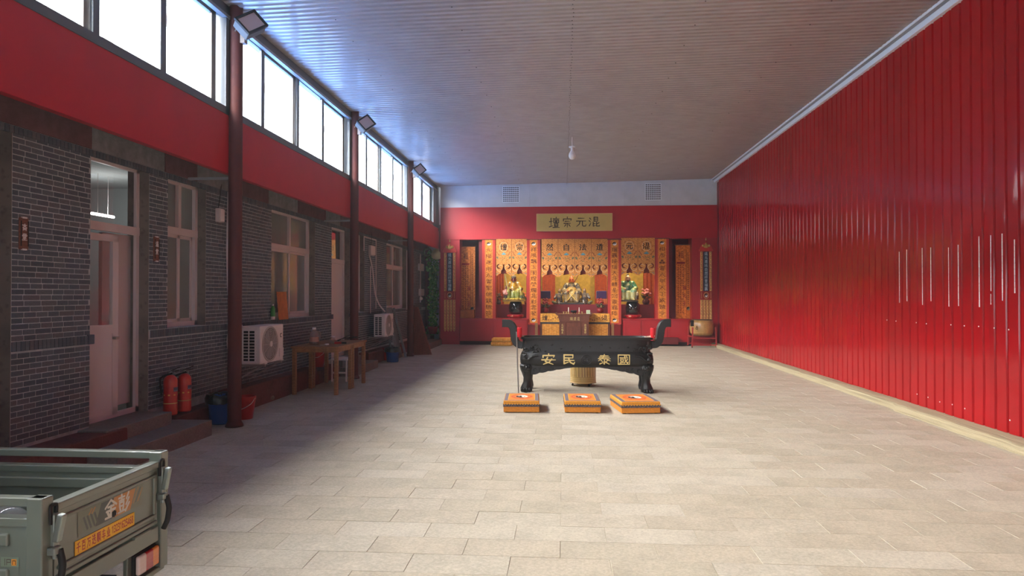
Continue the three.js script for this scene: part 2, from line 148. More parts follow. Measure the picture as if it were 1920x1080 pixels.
// ---------- lettering: every character as brush strokes on a 0..100 square ----------
const C = {
  '日': '20 3 20 97, 20 3 80 3 80 97, 20 48 80 48, 20 94 80 94', '口': '8 10 8 90 92 90 92 10 8 10', '氵': '30 5 70 22, 10 35 55 50, 15 95 70 60', '土l': '5 38 95 34, 50 0 50 88, 0 96 100 84', '宀': '50 0 50 14, 5 38 5 18 95 18 88 38',
  '示': '15 10 85 10, 0 40 100 40, 50 40 50 98, 28 58 5 88, 72 58 95 88', '比': '12 5 12 90 45 75, 12 40 42 36, 90 15 58 45, 58 5 58 90 95 88 97 68', '元': '20 10 80 10, 2 40 98 40, 38 40 32 72 4 97, 62 40 62 84 70 94 94 94 98 75',
  '壇r': '50 0 50 10, 4 14 96 14, 12 26 12 52 88 52 88 26 12 26, 38 34 38 44 62 44 62 34 38 34, 26 62 26 88 74 88 74 62 26 62, 26 75 74 75, 0 98 100 98', '首': '30 0 40 14, 70 0 60 14, 5 20 95 20, 50 20 42 34, 22 36 22 98, 22 36 78 36 78 98, 22 57 78 57, 22 77 78 77, 22 96 78 96', '辶': '12 5 28 22, 5 42 25 42 12 76, 0 95 20 78 45 92 100 95', '去': '15 18 85 18, 50 0 50 45, 0 45 100 45, 45 45 15 90 80 82, 66 65 90 98',
  '自': '58 0 44 15, 15 18 15 98, 15 18 85 18 85 98, 15 43 85 43, 15 68 85 68, 15 95 85 95', '灬': '12 10 4 90, 35 15 42 90, 62 15 70 90, 85 10 98 90', '然t': '28 0 6 50, 24 18 48 18 40 55 4 98, 18 45 32 58, 54 36 98 36, 75 4 72 52 48 98, 74 45 98 95, 86 6 95 20',
  '國': '5 3 5 97, 5 3 95 3 95 97, 5 95 95 95, 20 32 80 32, 25 46 25 66 46 66 46 46 25 46, 20 82 50 77, 56 14 62 60 80 86 85 72, 78 46 52 86, 68 14 77 24', '泰': '20 12 80 12, 12 26 88 26, 4 41 96 41, 50 0 40 32 4 64, 58 40 96 64, 50 50 50 95 42 90, 25 60 38 70, 15 94 42 78, 78 55 62 70, 58 75 88 96',
  '民': '15 6 82 6 82 36, 15 6 15 94 48 78, 15 36 82 36, 15 61 92 61, 48 36 62 80 88 98 96 80', '女': '42 0 25 58 82 98, 72 22 55 66 12 98, 0 34 100 34', '阝': '15 5 15 98, 15 8 70 8 45 38 75 55 65 70 35 68', '昜': '22 0 22 40 78 40 78 0 22 0, 22 20 78 20, 0 50 100 50, 30 54 5 85, 20 66 92 66 85 95 75 92, 45 68 20 95, 68 68 45 98',
  '軍': '5 22 5 5 95 5 90 22, 18 22 82 22, 25 34 25 68 75 68 75 34 25 34, 25 51 75 51, 2 82 98 82, 50 15 50 100', '雨': '5 8 95 8, 8 30 8 98, 8 30 92 30 92 98 82 96, 50 8 50 98, 24 45 38 55, 24 68 38 78, 64 45 76 55, 64 68 76 78', '雨t': '15 8 85 8, 4 60 4 32 96 32 92 60, 50 8 50 92, 22 52 38 60, 22 78 38 86, 64 52 78 60, 64 78 78 86',
  '九': '2 35 68 35 65 85 78 96 98 92 98 75, 38 2 35 55 3 98', '肖': '50 0 50 35, 20 8 30 28, 80 8 70 28, 15 40 15 98, 15 40 85 40 85 98 75 95, 15 60 85 60, 15 78 85 78', '耳': '0 8 100 8, 20 8 20 80, 80 8 80 98, 20 32 80 32, 20 55 80 55, 0 82 100 74', '王': '15 8 85 8, 50 8 50 92, 20 48 80 48, 2 94 98 94',
  '亻': '75 0 10 48, 50 30 50 100', '吏': '5 15 98 15, 15 30 15 55 88 55 88 30 15 30, 52 0 50 68 2 98, 15 64 98 98', '金l': '50 0 0 36, 50 0 100 34, 22 40 78 40, 10 58 90 58, 50 40 50 92, 22 70 32 84, 78 70 68 84, 0 95 100 92', '真': '10 12 90 12, 50 0 48 25, 25 25 75 25 75 75 25 75 25 25, 25 42 75 42, 25 58 75 58, 0 82 100 82, 32 85 10 100, 68 85 92 100', '有': '0 18 100 18, 45 0 5 48, 30 36 30 98, 30 36 82 36 82 98 70 95, 30 56 82 56, 30 74 82 74', '竹': '15 0 2 60, 10 30 45 30, 25 35 30 70, 65 0 52 60, 60 30 98 30, 75 35 80 70', '寸': '0 28 100 28, 65 0 65 95 48 88, 20 48 36 66',
  '礻': '40 0 52 14, 5 28 80 28 5 70, 45 50 45 100, 58 50 78 65', '羊': '25 0 38 18, 75 0 62 18, 10 24 90 24, 18 46 82 46, 0 70 100 70, 50 24 50 100', '風': '12 5 10 60 0 98, 12 5 85 5 85 80 98 96 100 80, 28 22 72 16, 30 36 30 60 70 60 70 36 30 36, 50 20 50 82, 22 88 72 80, 64 72 78 90', '票': '10 6 90 6, 18 20 18 42 82 42 82 20 18 20, 40 6 40 42, 60 6 60 42, 20 56 80 56, 2 70 98 70, 50 70 50 100, 28 78 12 95, 72 78 88 95', '玉': '10 8 90 8, 15 45 85 45, 50 8 50 92, 2 92 98 92, 68 60 82 75',
  '門': '5 2 5 100, 5 2 42 2 42 38 5 38, 5 20 42 20, 58 2 95 2 95 100 85 98, 58 2 58 38 95 38, 58 20 95 20', '欮': '20 5 35 20, 45 0 30 98, 10 40 50 40, 68 0 55 25, 60 22 98 22, 76 25 52 98, 75 45 98 96', '火': '15 25 25 45, 85 20 70 42, 52 0 45 55 5 98, 50 50 95 95', '登': '10 8 40 8 5 42, 15 20 28 30, 60 5 95 42, 80 8 70 18, 90 22 78 30, 28 42 72 42, 30 54 30 74 70 74 70 54 30 54, 32 78 40 92, 68 78 60 92, 10 97 90 97', '冖': '4 90 4 20 96 20 90 90',
  '蜀': '5 5 5 30 95 30 95 5 5 5, 35 5 35 30, 65 5 65 30, 25 38 5 65, 20 45 90 45 90 95 78 92, 30 58 30 78 70 78 70 58 30 58, 50 50 50 92, 22 95 75 90', '光': '50 0 50 38, 20 8 32 30, 80 8 68 30, 0 40 100 40, 35 40 28 80 2 98, 62 40 62 90 98 92 98 75', '采': '85 2 20 14, 20 25 28 38, 48 20 52 34, 85 18 70 36, 2 48 98 48, 50 38 50 100, 45 52 5 92, 55 52 95 88', '彡': '85 0 30 30, 90 32 22 64, 98 62 5 100', '云': '20 10 80 10, 0 40 100 40, 40 40 15 90 80 82, 65 60 90 98', '飛': '10 8 70 8 80 45 95 48, 90 10 75 22, 92 26 78 34, 5 40 60 40, 30 20 28 98, 50 40 50 98, 10 58 62 52, 60 58 70 88 95 92',
  '王l': '5 8 95 8, 12 45 88 45, 50 8 50 85, 0 92 100 82', '耑': '50 0 50 28, 15 8 15 28 85 28 85 8, 0 42 100 42, 45 42 35 58, 12 58 12 100, 12 58 88 58 88 98, 38 58 38 96, 62 58 62 96', '謁': '5 5 40 5, 0 20 45 20, 8 34 38 34, 8 50 38 50, 8 62 8 95 38 95 38 62 8 62, 58 0 58 30 90 30 90 0 58 0, 58 15 90 15, 65 36 50 60, 60 45 98 45 95 95 85 92, 62 62 82 62, 60 85 85 85', '扌': '5 28 75 28, 45 0 45 95 28 88, 2 68 80 52', '妾': '50 0 50 10, 12 14 88 14, 30 20 36 34, 70 20 64 34, 2 40 98 40, 42 44 22 74 85 98, 68 58 50 82 12 98, 0 62 100 62', '䍃': '90 0 15 12, 20 20 26 32, 50 18 52 30, 85 16 74 32, 25 40 10 55, 15 48 88 48, 5 66 95 66, 50 48 50 95, 15 72 15 95 85 95 85 72',
  '天': '12 10 88 10, 2 45 98 45, 50 10 48 50 5 98, 52 48 96 98', '斗': '20 10 38 24, 10 35 30 48, 0 66 100 58, 68 0 68 100', '車': '10 14 90 14, 18 28 18 64 82 64 82 28 18 28, 18 46 82 46, 0 80 100 80, 50 0 50 100', '專': '8 8 92 8, 20 18 20 44 80 44 80 18 20 18, 20 31 80 31, 50 0 50 54, 5 56 90 54, 0 68 100 68, 72 60 72 98 58 94, 30 76 40 88', '生': '25 0 8 30, 20 22 88 22, 18 58 82 58, 0 98 100 98, 50 0 50 98', '回': '5 5 5 98, 5 5 95 5 95 98, 5 94 95 94, 32 32 32 66 68 66 68 32 32 32', '巫': '5 8 95 8, 50 8 50 92, 0 95 100 95, 25 25 8 70, 25 45 38 65, 75 25 60 70, 75 45 92 65',
  '隺': '4 22 4 5 96 5 92 22, 60 20 10 55, 36 35 36 98, 36 40 96 40, 36 58 92 58, 36 76 92 76, 36 96 100 96, 66 25 66 96', '鳥': '50 0 35 12, 20 14 20 70, 20 14 82 14 82 48 20 48, 20 31 82 31, 20 60 95 60, 20 70 95 70 90 98 78 95, 15 80 8 96, 35 80 38 94, 55 80 60 92', '夅': '35 0 8 35, 28 12 75 12 5 52, 35 22 95 52, 20 60 85 60, 25 60 25 78, 2 78 98 78, 60 52 60 100', '且': '20 5 20 92, 20 5 80 5 80 92, 20 34 80 34, 20 62 80 62, 0 94 100 94', '旡': '20 8 80 8, 12 38 92 38, 48 8 40 45 4 98, 58 38 58 88 92 94 98 72', '田': '12 5 12 95, 12 5 88 5 88 95, 50 5 50 92, 12 50 88 50, 12 93 88 93', '六': '45 0 58 18, 2 35 98 35, 35 48 5 98, 62 48 95 98', '甲': '15 8 15 62, 15 8 85 8 85 62, 15 35 85 35, 15 60 85 60, 50 8 50 100', '丁': '2 10 98 10, 55 10 55 95 35 85', '威': '10 14 98 14, 15 14 12 60 0 98, 58 0 66 55 92 96 98 78, 88 40 55 92, 78 0 88 10, 20 34 55 34, 35 42 22 72 52 92, 48 52 20 92, 18 60 58 60', '悳': '10 12 90 12, 50 0 50 24, 10 26 10 46 90 46 90 26 10 26, 36 26 36 46, 64 26 64 46, 5 58 95 58, 10 72 4 92, 28 68 30 94 72 96 78 80, 50 66 56 78, 84 68 94 84', '令': '50 0 2 42, 50 0 98 42, 35 38 65 46, 18 56 80 56 50 90, 35 78 60 98',
  '千': '80 2 20 16, 0 48 100 48, 50 12 50 100', '百': '2 6 98 6, 50 6 42 25, 18 26 18 98, 18 26 82 26 82 98, 18 60 82 60, 18 95 82 95', '万': '2 10 98 10, 38 10 35 55 2 98, 38 42 85 42 78 92 60 86', '关': '28 0 38 18, 72 0 62 18, 15 24 85 24, 2 52 98 52, 52 24 48 56 6 98, 54 56 96 96', '川': '8 5 8 60 0 98, 50 8 50 85, 92 2 92 98', '页': '0 8 100 8, 50 8 42 26, 15 28 15 72, 15 28 85 28 85 72, 50 38 46 68 8 98, 60 74 95 96', '车': '15 15 85 15, 45 0 22 48 92 48, 0 72 100 72, 55 32 55 100', '业': '38 5 38 92, 62 5 62 92, 12 35 25 70, 88 35 75 70, 0 95 100 95', '金': '50 0 0 36, 50 0 100 36, 24 36 76 36, 10 58 90 58, 50 36 50 92, 22 68 32 84, 78 68 68 84, 0 95 100 95', '壴': '5 14 95 14, 50 0 50 30, 14 30 88 30, 20 42 20 62 80 62 80 42 20 42, 24 70 32 86, 76 70 68 86, 0 96 100 92', '斋': '50 0 50 12, 5 16 95 16, 75 20 8 56, 28 22 94 56, 24 62 18 98, 24 62 76 62, 76 62 80 98, 34 78 66 78, 50 62 50 92', '堂': '50 0 50 20, 22 4 30 18, 78 4 70 18, 5 38 5 24 95 24 92 38, 28 38 28 56 72 56 72 38 28 38, 18 72 82 72, 50 58 50 97, 2 97 98 97',
};
// characters made of components: [component, x, y, width, height]
const K = {
  '混': [['氵', 0, 5, 28, 92], ['日', 36, 0, 56, 45], ['比', 32, 52, 68, 48]], '宗': [['宀', 0, 0, 100, 100], ['示', 12, 34, 76, 66]], '壇': [['土l', 0, 8, 34, 88], ['壇r', 36, 0, 64, 100]], '道': [['首', 32, 0, 66, 80], ['辶', 0, 0, 100, 100]], '法': [['氵', 0, 4, 30, 94], ['去', 32, 2, 68, 96]], '然': [['然t', 4, 0, 94, 70], ['灬', 4, 76, 92, 24]], '安': [['宀', 4, 0, 92, 84], ['女', 0, 34, 100, 66]],
  '陽': [['阝', 0, 0, 34, 100], ['昜', 36, 0, 64, 100]], '運': [['軍', 32, 4, 64, 74], ['辶', 0, 0, 100, 100]], '霄': [['雨t', 4, 0, 92, 48], ['肖', 12, 46, 76, 54]], '聖': [['耳', 2, 0, 46, 54], ['口', 58, 8, 36, 36], ['王', 6, 58, 88, 42]], '使': [['亻', 0, 0, 30, 100], ['吏', 30, 4, 70, 94]], '鎮': [['金l', 0, 0, 42, 100], ['真', 46, 0, 54, 100]], '隨': [['阝', 0, 0, 30, 95], ['有', 48, 4, 48, 70], ['辶', 28, 4, 72, 94]], '符': [['竹', 0, 0, 100, 34], ['亻', 4, 38, 28, 62], ['寸', 36, 42, 60, 58]],
  '祥': [['礻', 0, 0, 42, 100], ['羊', 46, 0, 54, 100]], '飄': [['票', 0, 0, 46, 98], ['風', 46, 4, 54, 96]], '闕': [['門', 0, 0, 100, 100], ['欮', 24, 44, 54, 54]], '燈': [['火', 0, 0, 38, 100], ['登', 38, 0, 62, 100]], '熒': [['火', 4, 0, 42, 32], ['火', 54, 0, 42, 32], ['冖', 0, 32, 100, 22], ['火', 22, 52, 58, 48]], '燭': [['火', 0, 0, 36, 100], ['蜀', 38, 2, 62, 98]], '晃': [['日', 22, 0, 56, 42], ['光', 0, 46, 100, 54]], '彩': [['采', 0, 0, 58, 100], ['彡', 62, 4, 38, 94]], '雲': [['雨t', 4, 0, 92, 48], ['云', 6, 50, 88, 50]],
  '瑞': [['王l', 0, 6, 36, 88], ['耑', 40, 0, 60, 100]], '靄': [['雨t', 4, 0, 92, 42], ['謁', 4, 44, 92, 56]], '接': [['扌', 0, 0, 38, 100], ['妾', 38, 0, 62, 100]], '瑤': [['王l', 0, 6, 36, 88], ['䍃', 40, 0, 60, 100]], '轉': [['車', 0, 4, 44, 94], ['專', 46, 0, 54, 100]], '星': [['日', 22, 0, 56, 44], ['生', 4, 46, 92, 54]], '靈': [['雨t', 4, 0, 92, 42], ['口', 6, 44, 24, 18], ['口', 38, 44, 24, 18], ['口', 70, 44, 24, 18], ['巫', 4, 64, 92, 36]], '鶴': [['隺', 0, 0, 46, 100], ['鳥', 48, 0, 52, 100]], '降': [['阝', 0, 0, 34, 100], ['夅', 36, 0, 64, 100]],
  '祖': [['礻', 0, 0, 42, 100], ['且', 44, 0, 56, 98]], '炁': [['旡', 4, 0, 92, 66], ['灬', 6, 74, 88, 26]], '轟': [['車', 24, 0, 52, 48], ['車', 0, 50, 48, 50], ['車', 52, 50, 48, 50]], '雷': [['雨t', 4, 0, 92, 50], ['田', 14, 52, 72, 48]], '聽': [['耳', 0, 0, 40, 62], ['王', 4, 64, 34, 36], ['悳', 44, 0, 56, 100]], '送': [['关', 34, 0, 62, 80], ['辶', 0, 0, 100, 100]], '顺': [['川', 0, 2, 38, 96], ['页', 44, 0, 56, 100]], '彭': [['壴', 0, 0, 60, 100], ['彡', 64, 2, 36, 96]],
};
function strokes(ch) {
  const list = K[ch] || [[ch, 2, 2, 96, 96]], out = [];
  for (const [c, x, y, w, h] of list) for (const s of C[c].split(',')) { const n = s.trim().split(/\s+/).map(Number), p = []; for (let i = 0; i < n.length; i += 2) p.push([x + n[i] * w / 100, y + n[i + 1] * h / 100]); out.push(p); }
  return out;
}
function ink(c, ch, x, y, w, h, col, lw = 9) {                         // paint a character into a canvas box
  c.save(); c.translate(x, y); c.scale(w / 100, h / 100); c.strokeStyle = col; c.lineJoin = 'round'; c.lineCap = 'round';
  for (const p of strokes(ch)) for (let i = 0; i < p.length - 1; i++) { c.lineWidth = lw * (Math.abs(p[i + 1][1] - p[i][1]) < Math.abs(p[i + 1][0] - p[i][0]) ? 0.8 : 1.1); c.beginPath(); c.moveTo(...p[i]); c.lineTo(...p[i + 1]); c.stroke(); }
  c.restore();
}
function inkGeo(ch, w, h, lw, depth) {                                 // the same character as raised strokes, x,y from its lower left, front at +depth
  const gs = [];
  for (const p of strokes(ch)) for (let i = 0; i < p.length - 1; i++) {
    const a = new THREE.Vector2(p[i][0] * w / 100, (100 - p[i][1]) * h / 100), b = new THREE.Vector2(p[i + 1][0] * w / 100, (100 - p[i + 1][1]) * h / 100), L = a.distanceTo(b), an = Math.atan2(b.y - a.y, b.x - a.x), t0 = lw * 0.5 * (i ? 0.95 : 1.1), t1 = lw * 0.5 * (i === p.length - 2 ? 0.6 : 0.95), o = [];
    for (let k = 0; k <= 4; k++) { const q = Math.PI / 2 + Math.PI * k / 4; o.push([Math.cos(q) * t0, Math.sin(q) * t0]); }
    for (let k = 0; k <= 4; k++) { const q = -Math.PI / 2 + Math.PI * k / 4; o.push([L + Math.cos(q) * t1, Math.sin(q) * t1]); }
    const g = poly(o, depth * (1 + 0.02 * gs.length / 10)); g.rotateZ(an); g.translate(a.x, a.y, 0); gs.push(g);
  }
  return merge(gs);
}
function taiji(c, x, y, r, dark = '#20120e', light = '#f4ece2', turn = 0) {
  c.save(); c.translate(x, y); c.rotate(turn); c.fillStyle = light; c.beginPath(); c.arc(0, 0, r, 0, 7); c.fill(); c.fillStyle = dark; c.beginPath(); c.arc(0, 0, r, Math.PI / 2, -Math.PI / 2); c.arc(0, -r / 2, r / 2, -Math.PI / 2, Math.PI / 2); c.arc(0, r / 2, r / 2, -Math.PI / 2, Math.PI / 2, true); c.fill();
  c.fillStyle = light; c.beginPath(); c.arc(0, -r / 2, r / 7, 0, 7); c.fill(); c.fillStyle = dark; c.beginPath(); c.arc(0, r / 2, r / 7, 0, 7); c.fill(); c.restore();
}
function goldGround(c, w, h, a = [226, 152, 58], seed = 1) {           // woven gold cloth as canvas ground
  const im = c.createImageData(w, h);
  for (let y = 0; y < h; y++) for (let x = 0; x < w; x++) { const n = (fbm(x / 256, y / 256, 14, seed + 90, 4) - 0.5) * 70, gx = (x % 44) - 22, gy = ((y + (Math.floor(x / 44) % 2) * 22) % 44) - 22, p = Math.hypot(gx, gy) < 12 ? 14 : 0, i = (y * w + x) * 4; im.data[i] = Math.min(255, a[0] + n + p); im.data[i + 1] = Math.max(0, a[1] + n * 0.9 + p); im.data[i + 2] = Math.max(0, a[2] + n * 0.6 + p); im.data[i + 3] = 255; }
  c.putImageData(im, 0, 0);
}
const printMat = (tex, rough = 0.75, o = {}) => new THREE.MeshPhysicalMaterial({ color: 0xffffff, map: tex, roughness: rough, ...o });
// ---------- the hall ----------
const D0 = -7, DB = 22.15, XR = 4.94, XW = -4.75, XC = -4.2;
// floor: stone slabs 62 x 28.6 cm in running bond over a bed
{
  const fl = struct('floor', 'pale beige stone slab floor of the hall', 'floor', [0, 0, 10]);
  P('bed', bx(-4.9, 5.0, -0.2, -0.003, D0, 24), M.joint, fl);
  const tints = ['#cfc4ad', '#cbbfa7', '#d2c8b2', '#c8bda5', '#ccc0a8', '#d0c6af'].map((h, i) => mat(h, 0.74, { map: T.stone, bumpMap: T.stoneBump, bumpScale: 0.0015 }));
  const TW = 0.62, TD = 0.2862, gap = 0.0035, all = [];
  for (let r = 0, d = D0 + 0.05; d < 22.6; r++, d += TD) {
    const row = Math.round((d - 4.153) / TD), off = (((row % 2) + 2) % 2) * TW / 2 - 0.02;
    for (let k = -8; k <= 8; k++) { const x0 = Math.max(-4.62, off + k * TW), x1 = Math.min(4.74, off + (k + 1) * TW); if (x1 - x0 > 0.03) all.push({ x0, x1, d }); }
  }
  const geos = [0, 1, 2, 3, 4].map((i) => { const g = new THREE.BoxGeometry(TW - gap, 0.03, TD - gap); const b = new RoundedBoxGeometry(TW - gap, 0.03, TD - gap, 1, 0.0018); g.dispose(); uvBox(b); const n = uvBox(b); const uv = n.attributes.uv; for (let j = 0; j < uv.count; j++) uv.setXY(j, uv.getX(j) + i * 0.37, uv.getY(j) + i * 0.53); n.translate(0, -0.015, 0); return n; });
  const vis = all.filter((t) => t.d > 3.5).sort((a, b) => a.d - b.d), near = new Set(vis.filter((t) => t.x1 > -3.9 - 0 && Math.abs((t.x0 + t.x1) / 2 + 0.0768 * t.d) < 0.85 * t.d).slice(0, 290));
  for (const t of near) {
    const m = shade(new THREE.Mesh(pick(geos), pick(tints))); m.name = 'slab'; m.position.set((t.x0 + t.x1) / 2, rr(-0.0012, 0.0012), -(t.d + TD / 2) + 10); m.scale.x = (t.x1 - t.x0 - gap) / (TW - gap); m.rotation.set(rr(-1, 1) * 0.003, 0, rr(-1, 1) * 0.002); fl.add(m);
  }
  const rest = all.filter((t) => !near.has(t));
  const im = new THREE.InstancedMesh(geos[0], mat('#ffffff', 0.74, { map: T.stone, bumpMap: T.stoneBump, bumpScale: 0.0015 }), rest.length); im.name = 'slab_field'; im.userData.kind = 'stuff'; shade(im);
  const mm = new THREE.Matrix4(), q = new THREE.Quaternion();
  rest.forEach((t, i) => { q.setFromEuler(new THREE.Euler(rr(-1, 1) * 0.002, 0, rr(-1, 1) * 0.0015)); mm.compose(new THREE.Vector3((t.x0 + t.x1) / 2, rr(-0.001, 0.001), -(t.d + TD / 2) + 10), q, new THREE.Vector3((t.x1 - t.x0 - gap) / (TW - gap), 1, 1)); im.setMatrixAt(i, mm); im.setColorAt(i, pick(tints).color); });
  fl.add(im);
}
// right wall: red ribbed steel sheets, 84 cm wide with a rib every 21 cm
function ribSheet(L, H, pitch, n, ribW, ribTop, ribH, vs, seed, oil) {
  const prof = [];                                                    // along the sheet: [s, proud]
  for (let i = 0; i < n; i++) { const c = pitch * (i + 0.5); prof.push([c - ribW / 2, 0], [c - ribTop / 2, ribH], [c + ribTop / 2, ribH], [c + ribW / 2, 0]); }
  prof.unshift([0, 0]); prof.push([pitch * n, 0]);
  const fine = []; prof.forEach((p, i) => { if (i) { const a = prof[i - 1], k = p[0] - a[0] > 0.06 ? 3 : 1; for (let j = 1; j <= k; j++) fine.push([a[0] + (p[0] - a[0]) * j / k, a[1] + (p[1] - a[1]) * j / k]); } else fine.push(p); });
  const pos = [], idx = [], uv = [], nv = vs + 1;
  fine.forEach(([s, o]) => { for (let j = 0; j <= vs; j++) { const t = H * j / vs; const w = oil * ((fbm(s * 0.6 + seed * 0.37, t * 0.35 + seed * 0.11, 8, seed, 3) - 0.5) * 2); pos.push(s, t, o + w); uv.push(s + seed, t); } });
  for (let i = 0; i < fine.length - 1; i++) for (let j = 0; j < vs; j++) { const a = i * nv + j, b = a + nv; idx.push(a, b, b + 1, a, b + 1, a + 1); }
  let g = new THREE.BufferGeometry(); g.setAttribute('position', new THREE.Float32BufferAttribute(pos, 3)); g.setAttribute('uv', new THREE.Float32BufferAttribute(uv, 2)); g.setIndex(idx);
  return toCreasedNormals(g.toNonIndexed(), 0.5);
}
{
  const w = struct('wall_right', 'tall wall of glossy red ribbed steel sheets', 'wall', [XR, 0, 10]);
  P('backing', bx(XR + 0.05, XR + 0.27, -0.2, 6, D0, 24.6), M.redDark, w);
  const gs = [1, 2, 3, 4, 5].map((s) => { const g = ribSheet(0.84, 5.3, 0.21, 4, 0.046, 0.024, -0.022, 26, s, 0.006); g.rotateY(-Math.PI / 2); return g; });   // sheet width runs down the hall towards +z
  const red2 = mat('#a0000e', 0.42, { map: T.paint, specularIntensity: 0.2, clearcoat: 0.45, clearcoatRoughness: 0.09 });
  const lapD = 8.16;                                                // one visible overlap of two sheets
  for (let i = -19; i < 17; i++) {
    const d = lapD + 0.84 * i; if (d + 0.84 < D0 || d > DB + 0.1) continue;
    const m = shade(new THREE.Mesh(gs[((i % 5) + 5) % 5], i % 3 ? M.redSheet : red2)); m.name = 'wall_sheet'; m.position.set(rr(-0.004, 0.004) + (i === -1 ? -0.012 : 0), 0.1, -d + 10); m.rotation.y = rr(-0.002, 0.004); w.add(m);
  }
  // stripped protective film and chips of bare primer on the ribs
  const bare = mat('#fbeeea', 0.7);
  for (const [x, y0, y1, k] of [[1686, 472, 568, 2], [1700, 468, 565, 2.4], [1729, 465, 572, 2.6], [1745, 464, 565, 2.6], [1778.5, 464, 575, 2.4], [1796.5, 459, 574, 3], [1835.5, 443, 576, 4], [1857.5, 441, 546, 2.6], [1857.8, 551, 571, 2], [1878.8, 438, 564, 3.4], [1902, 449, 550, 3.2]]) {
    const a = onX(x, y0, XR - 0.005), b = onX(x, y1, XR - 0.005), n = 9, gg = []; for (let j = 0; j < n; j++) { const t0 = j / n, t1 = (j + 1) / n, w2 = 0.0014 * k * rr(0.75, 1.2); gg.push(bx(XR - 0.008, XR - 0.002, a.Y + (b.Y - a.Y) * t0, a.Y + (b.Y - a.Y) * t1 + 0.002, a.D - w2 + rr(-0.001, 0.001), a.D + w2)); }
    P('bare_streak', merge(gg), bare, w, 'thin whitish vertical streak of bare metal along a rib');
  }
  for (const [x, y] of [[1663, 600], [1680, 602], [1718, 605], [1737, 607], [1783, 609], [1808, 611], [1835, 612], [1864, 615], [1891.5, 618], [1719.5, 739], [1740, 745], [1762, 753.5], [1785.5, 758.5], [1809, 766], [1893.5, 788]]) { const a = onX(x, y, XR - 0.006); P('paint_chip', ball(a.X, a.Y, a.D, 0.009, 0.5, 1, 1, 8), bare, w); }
  const tr = struct('trim_1', 'white metal corner trim between red wall and ceiling', 'trim', [XR, 5.3, 10]);
  P('lower_strip', bx(XR - 0.05, XR + 0.05, 5.3, 5.385, D0, DB + 0.05), M.whiteTrim, tr);
  P('upper_strip', bx(XR - 0.13, XR + 0.05, 5.385, 5.4, D0, DB + 0.05), M.greyTrim, tr);
  P('lip', bx(XR - 0.14, XR - 0.128, 5.375, 5.412, D0, DB + 0.05), M.whiteTrim, tr);
  const cu = struct('curb', 'low rough sandy concrete kerb along the red wall', 'kerb', [4.85, 0, 10]);
  const pos = [], cs = 160, prof = [[4.72, -0.05], [4.715, 0.03], [4.725, 0.085], [4.745, 0.1], [4.86, 0.108], [5.0, 0.112]];
  const g = new THREE.PlaneGeometry(1, 1, prof.length - 1, cs), p = g.attributes.position;
  for (let j = 0; j <= cs; j++) for (let i = 0; i < prof.length; i++) { const k = j * prof.length + i, d = D0 + (DB + 0.2 - D0) * j / cs, n = (fbm(d * 0.31, i * 0.17, 8, 5, 4) - 0.5) * 0.05 + (rnd() - 0.5) * 0.012, dx = d < 10 ? -0.03 : 0.04; p.setXYZ(k, prof[i][0] + (i < 5 ? n + dx * (1 - i / 5) : 0), prof[i][1] + (i > 1 ? n * 0.35 : 0), -d); }
  g.computeVertexNormals(); P('kerb_body', g, Object.assign(M.curb.clone(), { side: THREE.DoubleSide }), cu);
}
// ceiling: ribbed pale steel sheets, ribs across the hall, lapped along the middle
const ceilY = (x) => 5.25 + (x + 4.2) * 0.0164;
{
  const c = struct('ceiling', 'pale grey corrugated steel roof sheets over the hall', 'ceiling', [0, 5.2, 10]), tilt = Math.atan(0.0164);
  const slab = bx(-4.6, 5.2, 0, 0.25, D0 - 0.1, DB + 0.3); rot(slab, 0, 0, tilt); slab.translate(0, ceilY(0) + 0.07, 0); P('roof_deck', slab, M.greyTrim, c);
  const make = (len, s) => { const g = ribSheet(1.0, len, 0.125, 8, 0.06, 0.022, 0.017, 14, s, 0.004); g.rotateY(0); const m = new THREE.Matrix4().set(0, 1, 0, 0, 0, 0, -1, 0, -1, 0, 0, 0, 0, 0, 0, 1); g.applyMatrix4(m); return g; };
  const gl = [11, 12, 13].map((s) => make(4.6, s)), gr = [14, 15, 16].map((s) => make(5.0, s));
  for (let i = 0, d = D0; d < DB - 0.2; d += 1, i++) for (const side of [0, 1]) {
    const m = shade(new THREE.Mesh((side ? gr : gl)[i % 3], M.ceil)); m.name = 'roof_sheet'; const x = side ? 0.1 : -4.42; m.position.set(x, ceilY(x) - 5.2 - (side ? 0.004 : 0) + 0.03, -d + 10); m.rotation.z = tilt + rr(-0.0004, 0.0004); m.scale.z = d + 1 > DB ? DB - d : 1; c.add(m);
  }
  const sc = []; for (let d = 4; d < DB; d += 0.125) sc.push(ball(0.13 + rr(-0.012, 0.012), ceilY(0.13) + 0.006, d + 0.06, 0.008, 1, 0.6, 1, 6)); for (const xx of [-3.0, -1.4, 1.8, 3.4]) for (let d = 4 + rr(0, 1); d < DB; d += 0.75) sc.push(ball(xx + rr(-0.01, 0.01), ceilY(xx) + 0.012, d, 0.009, 1, 0.6, 1, 6));
  const s = P('screws', merge(sc), M.rubber, c); s.userData.kind = 'stuff';
}
// wall behind the camera, with an unseen opening added to let light in
{ const w = struct('wall_front', 'plain pale end wall of the hall around an added light opening', 'wall', [0, 0, D0]); P('plaster', bx(-5.2, -1.2, -0.2, 5.7, D0 - 0.2, D0), M.whiteBand, w); P('plaster', bx(2.0, 5.2, -0.2, 5.7, D0 - 0.2, D0), M.whiteBand, w); P('plaster', bx(-1.2, 2.0, 2.5, 5.7, D0 - 0.2, D0), M.whiteBand, w); }
